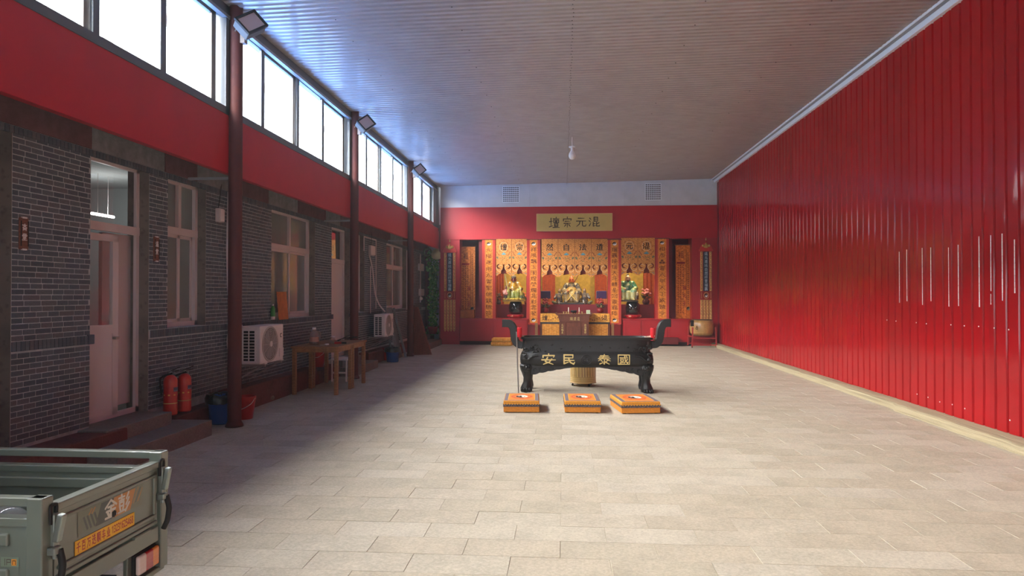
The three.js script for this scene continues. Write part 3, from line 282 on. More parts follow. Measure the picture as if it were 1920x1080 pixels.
// brick wall of the side rooms
const OPEN = [ // [d0, d1, bottom, top, kind]
  [4.4, 5.4, 0.3, 3.1, 'none'], [6.361, 7.312, 0.3, 3.1, 'door'], [7.674, 8.536, 1.25, 3.1, 'win'], [10.534, 12.452, 1.25, 3.1, 'win'], [13.365, 14.53, 0.3, 3.1, 'door'], [14.75, 15.648, 1.25, 3.1, 'win'], [17.625, 19.881, 1.25, 3.1, 'win']];
const wl = struct('wall_left', 'dark grey brick wall with pale mortar below the red fascia', 'wall', [XW, 0, 10]);
{
  // solid body behind the bricks, with the openings left out
  const body = (d0, d1, y0, y1) => P('mortar_bed', bx(XW - 0.25, XW + 0.0045, y0, y1, d0, d1), M.mortar, wl);
  let d = 4.0; body(D0, 4.0, -0.1, 3.5);
  for (const [a, b, y0, y1] of OPEN) { if (a > d + 0.001) body(d, a, -0.1, 3.12); body(a, b, -0.1, y0); body(a, b, y1, 3.12); d = b; }
  body(d, 23.3, -0.1, 3.12);
  // reveals: dark plaster lining of each opening
  for (const [a, b, y0, y1] of OPEN) { P('reveal', bx(XW - 0.252, XW + 0.004, y0, y1, b - 0.004, b + 0.012), M.reveal, wl); P('reveal', bx(XW - 0.252, XW + 0.002, y0, y1, a - 0.012, a + 0.004), M.reveal, wl); P('reveal', bx(XW - 0.252, XW + 0.002, y1 - 0.004, y1 + 0.012, a, b), M.reveal, wl); }
  // bricks
  const tints = ['#6b747e', '#626c76', '#727880', '#666c77', '#76747a', '#5d6771'].map((h) => mat(h, 0.9, { map: T.grain }));
  const unit = new RoundedBoxGeometry(1, 1, 1, 1, 0.06), list = [], CH = 0.0508, JT = 0.0085;
  const solid = (d, y) => !OPEN.some(([a, b, y0, y1]) => d > a && d < b && y > y0 - 0.02 && y < y1);
  const spans = (y) => { let s = [[4.0, 23.2]]; for (const [a, b, y0, y1] of OPEN) if (y > y0 - 0.03 && y < y1 + 0.02) s = s.flatMap(([p, q]) => b <= p || a >= q ? [[p, q]] : [[p, a], [b, q]].filter(([u, v]) => v - u > 0.03)); return s; };
  let row = 0;
  for (let y = 0.33; y < 3.04; y += CH, row++) {
    if (y > 1.14 && y < 1.23) continue;
    for (const [p, q] of spans(y + CH / 2)) { let dd = p - (row % 2 ? 0.069 : 0.0); while (dd < q) { const L = y > 1.2 && rnd() < 0.3 ? 0.193 : 0.138, a = Math.max(dd, p), b = Math.min(dd + L, q); if (b - a > 0.025) list.push([a, b, y, CH]); dd += L; } }
  }
  for (let b = 5.4; b < 22; b += 0.0485) if (solid(b + 0.02, 1.19) || OPEN.some((o) => o[4] === 'win' && b > o[0] && b < o[1])) list.push([b, b + 0.0485, 1.152, 0.094, 1]);      // soldier course at sill height
  for (let b = 4.0; b < 23.2; b += 0.0485) list.push([b, b + 0.0485, 3.045, 0.075, 2]);                            // and under the lintel
  const seen = list.filter((b) => b[0] > 5.35 && b[0] < 6.4).sort((a, b) => a[0] - b[0]).slice(0, 298), set = new Set(seen);
  const place = ([a, b, y, h, k]) => [new THREE.Vector3(-0.0 - 0.006 + (k ? 0.008 : 0) + rr(-0.0012, 0.0012), y + h / 2, -(a + b) / 2 + 10), new THREE.Vector3(0.028, h - JT, b - a - JT)];
  for (const b of seen) { const m = shade(new THREE.Mesh(unit, pick(tints))); m.name = 'brick'; const [p, s] = place(b); m.position.copy(p); m.scale.copy(s); wl.add(m); }
  const rest = list.filter((b) => !set.has(b)), im = new THREE.InstancedMesh(unit, mat('#ffffff', 0.9, { map: T.grain }), rest.length), mm = new THREE.Matrix4(), q = new THREE.Quaternion(); im.name = 'brickwork'; im.userData.kind = 'stuff'; shade(im);
  rest.forEach((b, i) => { const [p, s] = place(b); mm.compose(p, q, s); im.setMatrixAt(i, mm); im.setColorAt(i, pick(tints).color); }); wl.add(im);
  P('sill_end', rbx(XW - 0.02, XW + 0.03, 1.155, 1.25, 6.32, 6.4, 0.006), tints[3], wl);
  P('sill_end', rbx(XW - 0.02, XW + 0.03, 1.155, 1.25, 13.28, 13.42, 0.006), tints[3], wl);
  // lintel panels over the bricks
  let i = 0; for (const [a, b, k] of [[4, 6.36, 0], [6.36, 7.6, 1], [7.6, 8.3, 0], [8.3, 9.2, 1], [9.2, 10.4, 0], [10.4, 11.6, 1], [11.6, 13.0, 0], [13.0, 13.9, 1], [13.9, 16, 0], [16, 18, 0], [18, 19.4, 1], [19.4, 23.2, 0]]) { P('lintel_panel', rbx(XW - 0.25, XW + 0.02 - (i++ % 2) * 0.008, 3.12, 3.56, a + 0.003, b - 0.003, 0.004), k ? M.lintelGrey : M.lintel, wl); }
  P('soffit', bx(XW - 0.3, XC - 0.02, 3.56, 3.66, D0, 23.3), M.lintel, wl);
  // plinth and broken edge stones
  const pl = struct('plinth', 'reddish brown worn plinth ledge at the foot of the brick wall', 'plinth', [-4.6, 0, 10]);
  for (const [a, b, h, xx] of [[4.0, 6.5, 0.31, -4.42], [7.55, 8.6, 0.22, -4.55], [8.6, 12.0, 0.33, -4.5], [12.0, 13.2, 0.26, -4.5], [15.2, 17.9, 0.3, -4.5], [17.9, 23.2, 0.26, -4.52]]) { const g = rbx(XW - 0.05, xx, -0.02, h, a, b, 0.03, 3), p = g.attributes.position; for (let k = 0; k < p.count; k++) { const n = fbm(p.getZ(k) * 0.7, p.getY(k) * 2, 8, 3, 3) - 0.5; p.setXYZ(k, p.getX(k) + n * 0.06, p.getY(k) + (p.getY(k) > 0.1 ? n * 0.05 : 0), p.getZ(k)); } g.computeVertexNormals(); P('ledge', g, M.plinth, pl); }
  for (const [x, y, s] of [[356, 772, 0.16], [372, 770, 0.13], [340, 778, 0.1], [205, 826, 0.12], [505, 752, 0.08]]) { const o = onY(x, y, 0), g = new THREE.IcosahedronGeometry(s, 1); g.scale(0.9, 0.7, 1.3); const p = g.attributes.position; for (let k = 0; k < p.count; k++) { const n = 1 + (hash(p.getX(k) * 900, p.getY(k) * 900 + p.getZ(k) * 700, 4) - 0.5) * 0.25; p.setXYZ(k, p.getX(k) * n, p.getY(k) * n, p.getZ(k) * n); } g.computeVertexNormals(); g.translate(Math.max(-4.6, o.X), s * 0.55, -o.D); P('edge_stone', uvBox(g), M.rubble, pl, 'broken pale stone lying on the ledge'); }
}
// steps
{
  const s = struct('step_1', 'two grey stone steps up to the white door', 'steps', [-4.4, 0, 7]);
  P('tread', rbx(-4.75, -4.124, -0.02, 0.18, 5.9, 7.574, 0.008), M.step, s); P('tread', rbx(-4.75, -4.45, 0.17, 0.32, 6.2, 7.3, 0.008), M.step, s); P('threshold', bx(-5.0, -4.72, 0.2, 0.32, 6.36, 7.31), M.step, s);
  const s2 = struct('step_2', 'grey stone step by the second white door', 'steps', [-4.4, 0, 14]); P('tread', rbx(-4.75, -4.2, -0.02, 0.17, 13.2, 14.9, 0.008), M.step, s2); P('tread', rbx(-4.75, -4.5, 0.16, 0.31, 13.35, 14.6, 0.008), M.step, s2);
  const s3 = struct('step_3', 'grey stone steps beside the hanging vine and leaning boards', 'steps', [-4.4, 0, 20.5]); P('tread', rbx(-4.75, -4.02, -0.02, 0.19, 19.6, 21.9, 0.008), M.step, s3); P('tread', rbx(-4.75, -4.4, 0.18, 0.36, 20.2, 21.9, 0.008), M.step, s3);
}
// side rooms: shell, fluorescent tube
{
  const r = struct('wall_inner', 'pale painted interior of the side rooms', 'wall', [-6.7, 0.3, 12]);
  P('back_wall', bx(-8.6, -8.4, 0.1, 3.5, 3.9, 23.4), M.roomWall, r); P('room_floor', bx(-8.6, XW - 0.25, 0.1, 0.3, 3.9, 23.4), M.step, r); P('room_ceiling', bx(-8.6, XW - 0.2, 3.35, 3.6, 3.9, 23.4), M.roomWall, r);
  for (const d of [3.9, 10.15, 12.9, 14.64, 16.9, 23.3]) P('partition', bx(-8.5, XW - 0.24, 0.2, 3.45, d, d + 0.12), M.roomWall, r);
  const a = onX(172, 400, -6.5), b = onX(213, 401, -6.5), t = thing('tube_lamp', 'lit white fluorescent tube seen through the door transom', 'lamp', [-6.5, a.Y, a.D]);
  const glow = new THREE.MeshStandardMaterial({ color: 0xffffff, emissive: new THREE.Color(1, 0.97, 0.92), emissiveIntensity: 6 });
  P('tube', rod([-6.5, a.Y, a.D], [-6.5, a.Y, b.D], 0.02), glow, t); P('holder', rod([-6.5, a.Y + 0.02, a.D + 0.12], [-6.5, 3.36, a.D + 0.12], 0.0025), M.white, t); P('holder', rod([-6.5, a.Y + 0.02, b.D - 0.12], [-6.5, 3.36, b.D - 0.12], 0.0025), M.white, t);
  const l = new THREE.PointLight(0xf2f3f0, 1.3); l.name = 'tube_light'; l.position.set(-6.5, a.Y, -(a.D + b.D) / 2); l.castShadow = true; scene.add(l);
}
// doors and windows of the brick wall
function frameRect(d0, d1, y0, y1, x, w, th) { return merge([bx(x - th, x, y0, y1, d0, d0 + w), bx(x - th, x, y0, y1, d1 - w, d1), bx(x - th, x, y1 - w, y1, d0, d1), bx(x - th, x, y0, y0 + w, d0, d1)]); }
const XF = -4.86;
{
  const dr = struct('door_1', 'white framed door standing ajar with glass transom', 'door', [XF, 0.32, 6.8]), a = 6.361, b = 7.312;
  P('frame', frameRect(a, b, 0.32, 3.1, XF, 0.055, 0.035), M.pvc, dr); P('transom_bar', bx(XF - 0.035, XF + 0.005, 2.33, 2.42, a, b), M.pvc, dr); P('transom_pane', bx(XF - 0.02, XF - 0.016, 2.42, 3.05, a + 0.05, b - 0.05), M.glass, dr);
  // leaf: glass above a solid panel, slightly open
  const leaf = (g) => about(g, XF - 0.07, 0, a + 0.06, 0, -0.16, 0), dl = 0.5, leafM = P('door_leaf', leaf(merge([frameRect(a + 0.06, a + 0.06 + dl, 0.36, 2.3, XF - 0.05, 0.075, 0.045), bx(XF - 0.09, XF - 0.055, 0.4, 1.28, a + 0.12, a + dl), bx(XF - 0.095, XF - 0.05, 1.24, 1.33, a + 0.1, a + dl)])), M.pvc, dr);
  P('pane', leaf(bx(XF - 0.075, XF - 0.069, 1.33, 2.24, a + 0.12, a + dl)), M.glass, leafM); P('handle', leaf(rbx(XF - 0.05, XF - 0.0, 1.17, 1.2, a + dl - 0.02, a + dl + 0.03, 0.006)), M.steel, leafM);
  P('side_panel', bx(XF - 0.14, XF - 0.1, 0.42, 2.33, a + 0.47, b + 0.02), M.pvc, dr, 'plain white second door leaf');
  const d2 = struct('door_2', 'tall white door beside the steel column behind the tables', 'door', [XF, 0.32, 13.9]); P('frame', frameRect(13.365, 14.53, 0.32, 3.1, XF, 0.06, 0.09), M.pvc, d2); P('transom_bar', bx(XF - 0.09, XF + 0.005, 2.33, 2.42, 13.365, 14.53), M.pvc, d2); P('transom_pane', bx(XF - 0.05, XF - 0.044, 2.42, 3.05, 13.42, 14.47), M.glass, d2); P('door_leaf', rbx(XF - 0.08, XF - 0.03, 0.34, 2.33, 13.42, 14.47, 0.008), M.pvc, d2);
  const dz = struct('door_3', 'dark closed door at the near end of the brick wall', 'door', [XF, 0.3, 4.9]); P('door_leaf', rbx(XF - 0.08, XF - 0.02, 0.3, 3.1, 4.4, 5.4, 0.008), M.reveal, dz);
  const win = (n, label, a, b, mull, topY) => {
    const w = struct('window_' + n, label, 'window', [XF, 1.25, (a + b) / 2]);
    P('frame', frameRect(a, b, 1.25, 3.1, XF, 0.06, 0.09), M.pvc, w); P('transom_bar', bx(XF - 0.09, XF + 0.004, topY - 0.04, topY + 0.05, a, b), M.pvc, w);
    const xs = [a + 0.06, ...mull, b - 0.06];
    if (mull.length) { P('mullion', bx(XF - 0.08, XF, topY, 3.05, mull[0] - 0.03, mull[0] + 0.03), M.pvc, w); }
    for (let i = 0; i < xs.length - 1; i++) { P('upper_pane', bx(XF - 0.05, XF - 0.045, topY + 0.05, 3.04, xs[i], xs[i + 1]), M.glassDim, w); const s = P('sash', frameRect(xs[i] - 0.02, xs[i + 1] + 0.02, 1.3, topY - 0.03, XF - 0.01 - 0.035 * (i % 2), 0.05, 0.035), M.pvc, w); P('pane', bx(XF - 0.03 - 0.035 * (i % 2), XF - 0.026 - 0.035 * (i % 2), 1.34, topY - 0.07, xs[i] + 0.02, xs[i + 1] - 0.02), M.glassDim, s); }
    return w;
  };
  win(1, 'narrow white window right of the open white door', 7.674, 8.536, [8.12], 2.45);
  win(2, 'wide white window above the first air conditioner', 10.534, 12.452, [11.55], 2.47);
  win(3, 'white window mostly behind a steel column', 14.75, 15.648, [15.2], 2.45);
  const w4 = win(4, 'white window with pinkish curtain near the far column', 17.625, 19.881, [18.8], 2.45);
  const wav = (x, y0, y1, d0, d1, amp, n) => { const g = new THREE.PlaneGeometry(d1 - d0, y1 - y0, n * 6, 1), p = g.attributes.position; for (let i = 0; i < p.count; i++) p.setZ(i, Math.sin(p.getX(i) / (d1 - d0) * n * 6.283) * amp); g.rotateY(Math.PI / 2); g.translate(x, (y0 + y1) / 2, -(d0 + d1) / 2); g.computeVertexNormals(); return g; };
  const cm = mat('#e2b29c', 0.9, { side: THREE.DoubleSide, map: T.weave }), cm2 = mat('#b9a987', 0.9, { side: THREE.DoubleSide, map: T.weave });
  solo('curtain', wav(-5.05, 1.25, 3.05, 7.72, 8.05, 0.025, 5), cm, 'pinkish curtain behind the narrow window by the open door', 'curtain', 'window curtains');
  solo('curtain', wav(-4.97, 1.25, 3.05, 17.7, 19.8, 0.03, 14), cm, 'pinkish curtain behind the far window near the leaning boards', 'curtain', 'window curtains');
  const fl = dataTex(128, 256, (u, v) => { const k = Math.sin(u * 18) * Math.sin(v * 26 + Math.sin(u * 9) * 2) > 0.35; return k ? [196, 176, 120] : [120, 112, 92]; });
  const cm3 = mat('#ffffff', 0.9, { side: THREE.DoubleSide, map: fl }); const g3 = wav(-5.06, 1.5, 2.45, 11.3, 11.95, 0.02, 5); solo('curtain', g3, cm3, 'patterned gold curtain hanging inside the wide window', 'curtain', 'window curtains');
  for (const [d, y, c, l] of [[11.05, 2.75, '#a8a578', 'small olive paper sheet behind the upper pane of the wide window'], [11.72, 2.72, '#a79f72', 'faded yellow paper slip stuck inside the wide window'], [11.95, 2.6, '#8e3c3c', 'red paper slip hanging behind the wide window']]) solo('paper_sheet', bx(XF - 0.075, XF - 0.07, y - 0.2, y + 0.18, d - 0.12, d + 0.12), mat(c, 0.9, { map: T.grain }), l, 'paper');
}
// red fascia, steel columns, clerestory
{
  const f = struct('trim_2', 'long red painted fascia under the clerestory windows', 'fascia', [XC, 3.17, 10]);
  for (const [a, b] of [[D0, -1.6], [-1.6, 3.25], [3.25, 8.08], [8.08, 12.88], [12.88, 17.72], [17.72, 22.3]]) P('fascia_board', rbx(XC - 0.06, XC + 0.02, a > 17 ? 3.2 : 3.17, 3.9, a + 0.002, b - 0.002, 0.004), M.redBand, f);
  let k = 0;
  const lab = ['dark red steel column beside the blue bin', 'dark red steel column behind the wooden tables', 'dark red steel column beside the leaning boards', 'dark red steel column beside the cargo tricycle'];
  [8.1, 12.9, 17.76, 3.28].forEach((d, i) => {
    const c = thing('steel_column', lab[i], 'column', [-4.12, 0, d], 'red steel columns', 'structure');
    P('shaft', rod([-4.12, 0.02, d], [-4.12, ceilY(-4.12) + 0.05, d], 0.083, 0.083, 24), M.column, c); P('footing', lathe([[0, 0], [0.11, 0], [0.105, 0.025], [0.09, 0.05], [0.083, 0.07]], -4.12, 0, d, 20), M.column, c); P('tie_bar', bar([-4.14, 3.12, d], [XW + 0.02, 3.12, d], 0.05, 0.03), M.greyTrim, c);
  });
  BAYS.forEach(([a, b], bi) => {
    const w = struct('window_' + (5 + bi), 'clerestory window bay of sliding panes above the red fascia, bay ' + ['behind the tricycle', 'over the tricycle', 'over the open white door', 'over the wide white window', 'over the second air conditioner', 'next to the altar'][bi], 'window', [XC, 3.9, (a + b) / 2]), lo = 3.9, hi = 5.24, e0 = a - 0.18, e1 = b + 0.12;
    P('frame', merge([bx(XC - 0.11, XC + 0.03, lo, lo + 0.09, e0, e1), bx(XC - 0.11, XC + 0.03, hi - 0.1, hi + 0.02, e0, e1), bx(XC - 0.11, XC + 0.03, lo, hi, e0, e0 + 0.1), bx(XC - 0.11, XC + 0.03, lo, hi, e1 - 0.1, e1)]), M.alu, w);
    P('upper_track', bx(XC - 0.02, XC + 0.045, hi - 0.14, hi - 0.1, e0, e1), M.greyTrim, w);
    const real = { 2: [3.35, 4.76, 5.69, 6.77, 7.86], 3: [8.2, 9.12, 10.31, 11.48, 12.7], 4: [13.2, 14.09, 15.16, 16.33, 17.45], 5: [18.1, 19.83, 21.3] }[bi] || [a, a + (b - a) / 4, (a + b) / 2, a + (b - a) * 0.75, b];
    for (let i = 0; i < real.length - 1; i++) {
      const x = XC - 0.025 - (i % 2) * 0.04, m = bi === 5 ? 0.14 : 0.05, p = real[i], q = real[i + 1], wd = bi === 5 ? 0.26 : 0.1;
      const s = P('sash', merge([bx(x - 0.03, x, lo + 0.06, hi - 0.1, p - 0.01, p + (bi === 5 ? 0.06 : 0.075)), bx(x - 0.03, x, lo + 0.06, hi - 0.1, q - wd + 0.02, q + 0.02), bx(x - 0.03, x, lo + 0.06, lo + 0.11, p, q), bx(x - 0.03, x, hi - 0.15, hi - 0.1, p, q)]), i % 2 ? M.alu2 : M.alu, w);
      P('pane', bx(x - 0.018, x - 0.014, lo + 0.1, hi - 0.14, p + 0.03, q - 0.03), M.glass, s);
      if (i % 2) P('handle', tube([[x + 0.005, 4.5, p + 0.02], [x + 0.035, 4.53, p + 0.02], [x + 0.035, 4.65, p + 0.02], [x + 0.005, 4.68, p + 0.02]], 0.009, 6), M.white, s);
    }
  });
  P('end_panel', bx(XC - 0.1, XC + 0.03, 3.88, 5.3, 21.2, 22.5), M.alu, f);
  // roof ridge tiles of the side building showing outside above the sill
  const rt = mat('#6f665d', 0.9, { map: T.grain });
  for (const [x0, x1, y0, l] of [[0, 34, 6, 'over the tricycle'], [187, 280, 96, 'over the open white door'], [506, 532, 262, 'over the wide white window'], [575, 605, 294, 'over the wide white window beside a handle'], [693, 716, 357, 'over the second air conditioner'], [728, 738, 380, 'near the far column']]) {
    const a = onX(x0, y0, -4.34), b = onX(x1, y0 + (x1 - x0) * 0.47, -4.34), n = Math.max(2, Math.round((b.D - a.D) / 0.2)), t = thing('ridge_tiles', 'weathered roof ridge tiles outside the clerestory pane ' + l, 'roof tiles', [-4.34, 3.85, (a.D + b.D) / 2], 'roof ridge tiles outside');
    for (let i = 0; i < n; i++) { const p = a.D + (b.D - a.D) * i / n, q = a.D + (b.D - a.D) * (i + 1) / n, y = 4.02 + 0.05 * (1 - i / n); P('tile', rbx(-4.4, -4.32, 3.8, y + rr(0, 0.02), p + 0.003, q - 0.003, 0.02), rt, t); }
    P('bed', bx(-4.4, -4.32, 3.66, 3.98, a.D, b.D), rt, t);
  }
  // blue steel roof of the side rooms, outside below the clerestory
  const sr = struct('side_roof', 'blue steel sheet roof of the side rooms outside the clerestory', 'roof', [-6.5, 3.66, 8]);
  for (let d = D0; d < 22.6; d += 0.9) P('roof_sheet', rot(rbx(-9.2, -4.27, 0, 0.02, d, d + 0.895, 0.004), 0, 0, 0.0).translate(0, 3.7 + (Math.round(d / 0.9) % 2) * 0.004, 0), M.blueRoof, sr);
}
// ---------- things along the brick wall ----------
function acUnit(label, nx, D, Y) {                                     // near face at distance D, bottom at Y
  const t = thing('air_conditioner', label, 'air conditioner', [-4.43, Y, D + 0.4], 'outdoor air conditioners'), x0 = -4.58, x1 = -4.3, d1 = D + 0.78, H = 0.55;
  P('casing', rbx(x0, x1, Y, Y + H, D, d1, 0.015), M.acWhite, t);
  P('coil_grille_back', bx(x0 + 0.03, x1 - 0.075, Y + 0.045, Y + H - 0.065, D - 0.003, D + 0.004), M.rubber, t, 'dark coil behind the side grille');
  for (let i = 0; i <= 10; i++) P('grille_bar', bx(x0 + 0.02, x1 - 0.06, Y + 0.04 + i * 0.044, Y + 0.05 + i * 0.044, D - 0.012, D + 0.002), M.acWhite, t);
  for (const xx of [x0 + 0.025, x0 + 0.112, x1 - 0.075]) P('grille_post', bx(xx - 0.008, xx + 0.008, Y + 0.04, Y + 0.49, D - 0.011, D + 0.002), M.acWhite, t);
  const cy = Y + 0.275, cd = D + 0.31, ring = (r, tr) => { const g = new THREE.TorusGeometry(r, tr, 6, 36); g.rotateY(Math.PI / 2); g.translate(x1 + 0.004, cy, -cd); return g; };
  const disc = new THREE.CylinderGeometry(0.245, 0.245, 0.006, 40); disc.rotateZ(Math.PI / 2); disc.translate(x1 + 0.001, cy, -cd); P('fan_well', disc, mat('#6a6360', 0.6), t, 'dark fan opening');
  const blades = []; for (let i = 0; i < 3; i++) { const g = poly([[0, 0], [0.2, -0.06], [0.225, 0.06], [0.12, 0.13], [0.02, 0.05]], 0.004); g.rotateZ(i * 2.094); g.rotateY(Math.PI / 2); g.translate(x1 + 0.005, cy, -cd); blades.push(g); } P('fan', merge(blades), M.acGrey, t);
  P('fan_guard', merge([0.06, 0.085, 0.11, 0.135, 0.16, 0.185, 0.21, 0.235].map((r) => ring(r, 0.0035)).concat([ring(0.252, 0.012)]).concat([...Array(12)].map((_, i) => { const a = i * Math.PI / 6; return bar([x1 + 0.016, cy + Math.sin(a) * 0.05, cd + Math.cos(a) * 0.05], [x1 + 0.01, cy + Math.sin(a) * 0.25, cd + Math.cos(a) * 0.25], 0.004, 0.004); }))), mat('#b9aba6', 0.5), t);
  const hub = new THREE.CylinderGeometry(0.042, 0.042, 0.02, 20); hub.rotateZ(Math.PI / 2); hub.translate(x1 + 0.014, cy, -cd); P('fan_cap', hub, M.acWhite, t);
  P('service_cover', rbx(x1 - 0.002, x1 + 0.012, Y + 0.06, Y + 0.19, D + 0.62, D + 0.765, 0.006), M.acWhite, t);
  P('badge', merge([bx(x1, x1 + 0.004, Y + 0.4, Y + 0.41, D + 0.67, D + 0.72), bx(x1, x1 + 0.004, Y + 0.36, Y + 0.4, D + 0.665, D + 0.675), bx(x1, x1 + 0.004, Y + 0.35, Y + 0.36, D + 0.67, D + 0.71)]), M.rubber, t);
  for (const dd of [D + 0.1, D + 0.66]) P('bracket', merge([bx(XW, x1 + 0.02, Y - 0.04, Y - 0.002, dd, dd + 0.035), bar([XW + 0.01, Y - 0.26, dd + 0.017], [x1 - 0.03, Y - 0.03, dd + 0.017], 0.03, 0.02)]), M.acGrey, t);
  for (const dd of [D + 0.1, D + 0.66]) P('foot', bx(x0 + 0.02, x1 + 0.03, Y - 0.003, Y + 0.012, dd - 0.02, dd + 0.06), M.acWhite, t);
  return t;
}
acUnit('white outdoor air conditioner on the wall under the wide window', 0, 9.2, 0.656);
acUnit('white outdoor air conditioner on the wall beyond the tables', 0, 15.87, 0.63);
solo('refrigerant_pipe', merge([tube([[-4.7, 3.1, 9.05], [-4.69, 2.3, 9.0], [-4.68, 1.7, 9.02], [-4.66, 1.35, 9.1], [-4.6, 1.22, 9.15], [-4.56, 1.2, 9.18]], 0.018, 8, 30), tube([[-4.56, 1.2, 9.18], [-4.66, 1.16, 9.06], [-4.68, 1.0, 9.03], [-4.66, 0.8, 9.06], [-4.6, 0.74, 9.16]], 0.03, 8, 24)]), M.pvc, 'pale insulated pipe running down beside the column to the first air conditioner', 'pipe');
solo('refrigerant_pipe', merge([tube([[-4.72, 2.62, 15.95], [-4.7, 2.3, 16.15], [-4.68, 1.7, 16.3], [-4.62, 1.4, 16.5], [-4.5, 1.22, 16.6]], 0.018, 8, 30), tube([[-4.73, 2.35, 16.1], [-4.72, 1.4, 16.05], [-4.7, 1.2, 16.0]], 0.014, 8, 12)]), M.pvc, 'pale pipe curving down to the second air conditioner', 'pipe');
solo('conduit', merge([bx(-4.742, -4.727, 2.7, 3.05, 15.55, 15.575), bx(-4.742, -4.727, 3.03, 3.055, 15.55, 16.6), bx(-4.742, -4.727, 1.3, 3.05, 16.58, 16.605)]), M.pvc, 'thin white conduit framing the wall above the second air conditioner', 'conduit');
solo('conduit', bx(-4.74, -4.72, 1.2, 3.0, 19.9, 19.925), M.pvc, 'thin white conduit beside the far steel column', 'conduit');
function jbox(label, x, y, D, w, h) { const t = thing('junction_box', label, 'box', [XW, y, D], 'wall junction boxes'); P('case', rbx(XW + 0.009, XW + 0.07, y, y + h, D, D + w, 0.008), M.pvc, t); P('lid', rbx(XW + 0.068, XW + 0.085, y + 0.01, y + h - 0.01, D + 0.01, D + w - 0.01, 0.006), M.acWhite, t); P('cable', tube([[XW + 0.02, y + h, D + w / 2], [XW + 0.03, y + h + 0.15, D + w / 2 + 0.02], [XW + 0.01, y + h + 0.35, D + w / 2 + 0.1]], 0.006, 6), M.rubber, t); }
{ const a = onX(402, 416, XW), b = onX(414, 394, XW); jbox('grey junction box on the bricks left of the first steel column', 0, a.Y, a.D, 0.13, 0.19); const c = onX(690, 478, XW); jbox('white junction box above the second air conditioner', 0, c.Y, c.D, 0.35, 0.24); }
{ // switch gear beyond the far column
  const a = onX(783, 492, XW), t = thing('electric_meter', 'pale switch box and cable trunking beyond the far column', 'switch box', [XW, 1.9, a.D]); P('trunk', bx(XW + 0.009, XW + 0.04, 1.4, 3.0, a.D + 0.3, a.D + 0.36), M.pvc, t); P('upper_box', rbx(XW + 0.009, XW + 0.09, 2.45, 2.68, a.D, a.D + 0.6, 0.01), M.pvc, t); P('lower_box', rbx(XW + 0.009, XW + 0.09, 1.62, 1.85, a.D + 0.1, a.D + 0.65, 0.01), M.pvc, t); P('lamp_cap', ball(XW + 0.05, 1.53, a.D + 0.3, 0.06), M.white, t);
}
// wooden name boards
function nameBoard(label, x, y0, y1, chars) {
  const a = onX(x, y1, XW + 0.02), b = onX(x, y0, XW + 0.02), t = thing('name_board', label, 'sign', [XW, a.Y, a.D], 'wooden name boards'), w = 0.1, h = b.Y - a.Y, d = a.D;
  P('board', rbx(XW, XW + 0.022, a.Y, b.Y, d - w / 2, d + w / 2, 0.012), M.woodSign, t);
  P('border', merge([bx(XW + 0.02, XW + 0.027, a.Y + 0.03, b.Y - 0.03, d - w / 2 + 0.008, d - w / 2 + 0.015), bx(XW + 0.02, XW + 0.027, a.Y + 0.03, b.Y - 0.03, d + w / 2 - 0.015, d + w / 2 - 0.008)]), M.rubber, t);
  for (const yy of [a.Y - 0.006, b.Y - 0.008]) P('metal_tab', rbx(XW + 0.004, XW + 0.028, yy, yy + 0.014, d - 0.025, d + 0.025, 0.003), M.acWhite, t);
  chars.forEach((c, i) => { const g = inkGeo(c, 0.055, 0.06, 0.008, 0.003); g.rotateY(Math.PI / 2); g.translate(XW + 0.022, b.Y - h * (0.2 + i * 0.3) - 0.06, -d + 0.0275); P('character', g, M.acWhite, t); });
}
nameBoard('small brown wooden name board beside the near edge of the brick wall', 45.5, 408, 468, ['斋', '堂']);
nameBoard('small brown wooden name board between the open door and the narrow window', 294, 444, 490, ['混', '堂']);
// fire extinguishers on the ledge
function extinguisher(label, X, Y, D, s) {
  const t = thing('fire_extinguisher', label, 'fire extinguisher', [X, Y, D], 'red fire extinguishers'), r = 0.075 * s, h = 0.44 * s;
  P('cylinder', lathe([[0, 0], [r * 0.9, 0], [r, 0.015], [r, h * 0.88], [r * 0.86, h * 0.96], [r * 0.5, h * 1.02], [r * 0.25, h * 1.04], [0, h * 1.04]], X, Y, D, 28), M.extRed, t);
  P('valve', merge([rod([X, Y + h, D], [X, Y + h * 1.12, D], 0.018), rod([X - 0.02, Y + h * 1.08, D], [X + 0.05, Y + h * 1.1, D], 0.01)]), M.steel, t);
  P('lever', merge([bar([X - 0.02, Y + h * 1.12, D], [X + 0.07, Y + h * 1.22, D + 0.07], 0.02, 0.008), bar([X - 0.02, Y + h * 1.1, D], [X + 0.07, Y + h * 1.14, D + 0.06], 0.02, 0.008)]), M.rubber, t);
  const band = (y0, y1, m, n) => P(n, lathe([[r + 0.0012, y0 * h], [r + 0.0012, y1 * h]], X, Y, D, 28), m, t);
  const lab = canvasTex(256, 128, (c, w, hh) => { c.fillStyle = '#b8231a'; c.fillRect(0, 0, w, hh); c.fillStyle = '#34345a'; for (const xx of [40, 168]) { c.fillRect(xx, 8, 62, 44); c.fillStyle = '#c9cbd8'; for (let i = 0; i < 6; i++) c.fillRect(xx + 4 + i * 10, 40, 5, 6); c.fillStyle = '#34345a'; } c.fillStyle = '#d8a84a'; for (let i = 0; i < 8; i++) c.fillRect(8 + i * 32, 78, 12, 14); });
  band(0.42, 0.74, printMat(lab, 0.35), 'printed_label'); band(0.3, 0.32, M.gold, 'gold_line');
  P('hose', tube([[X + 0.03, Y + h * 1.08, D - 0.01], [X - r - 0.03, Y + h * 0.95, D - 0.03], [X - r - 0.02, Y + h * 0.5, D - 0.02]], 0.011, 8), M.rubber, t);
}
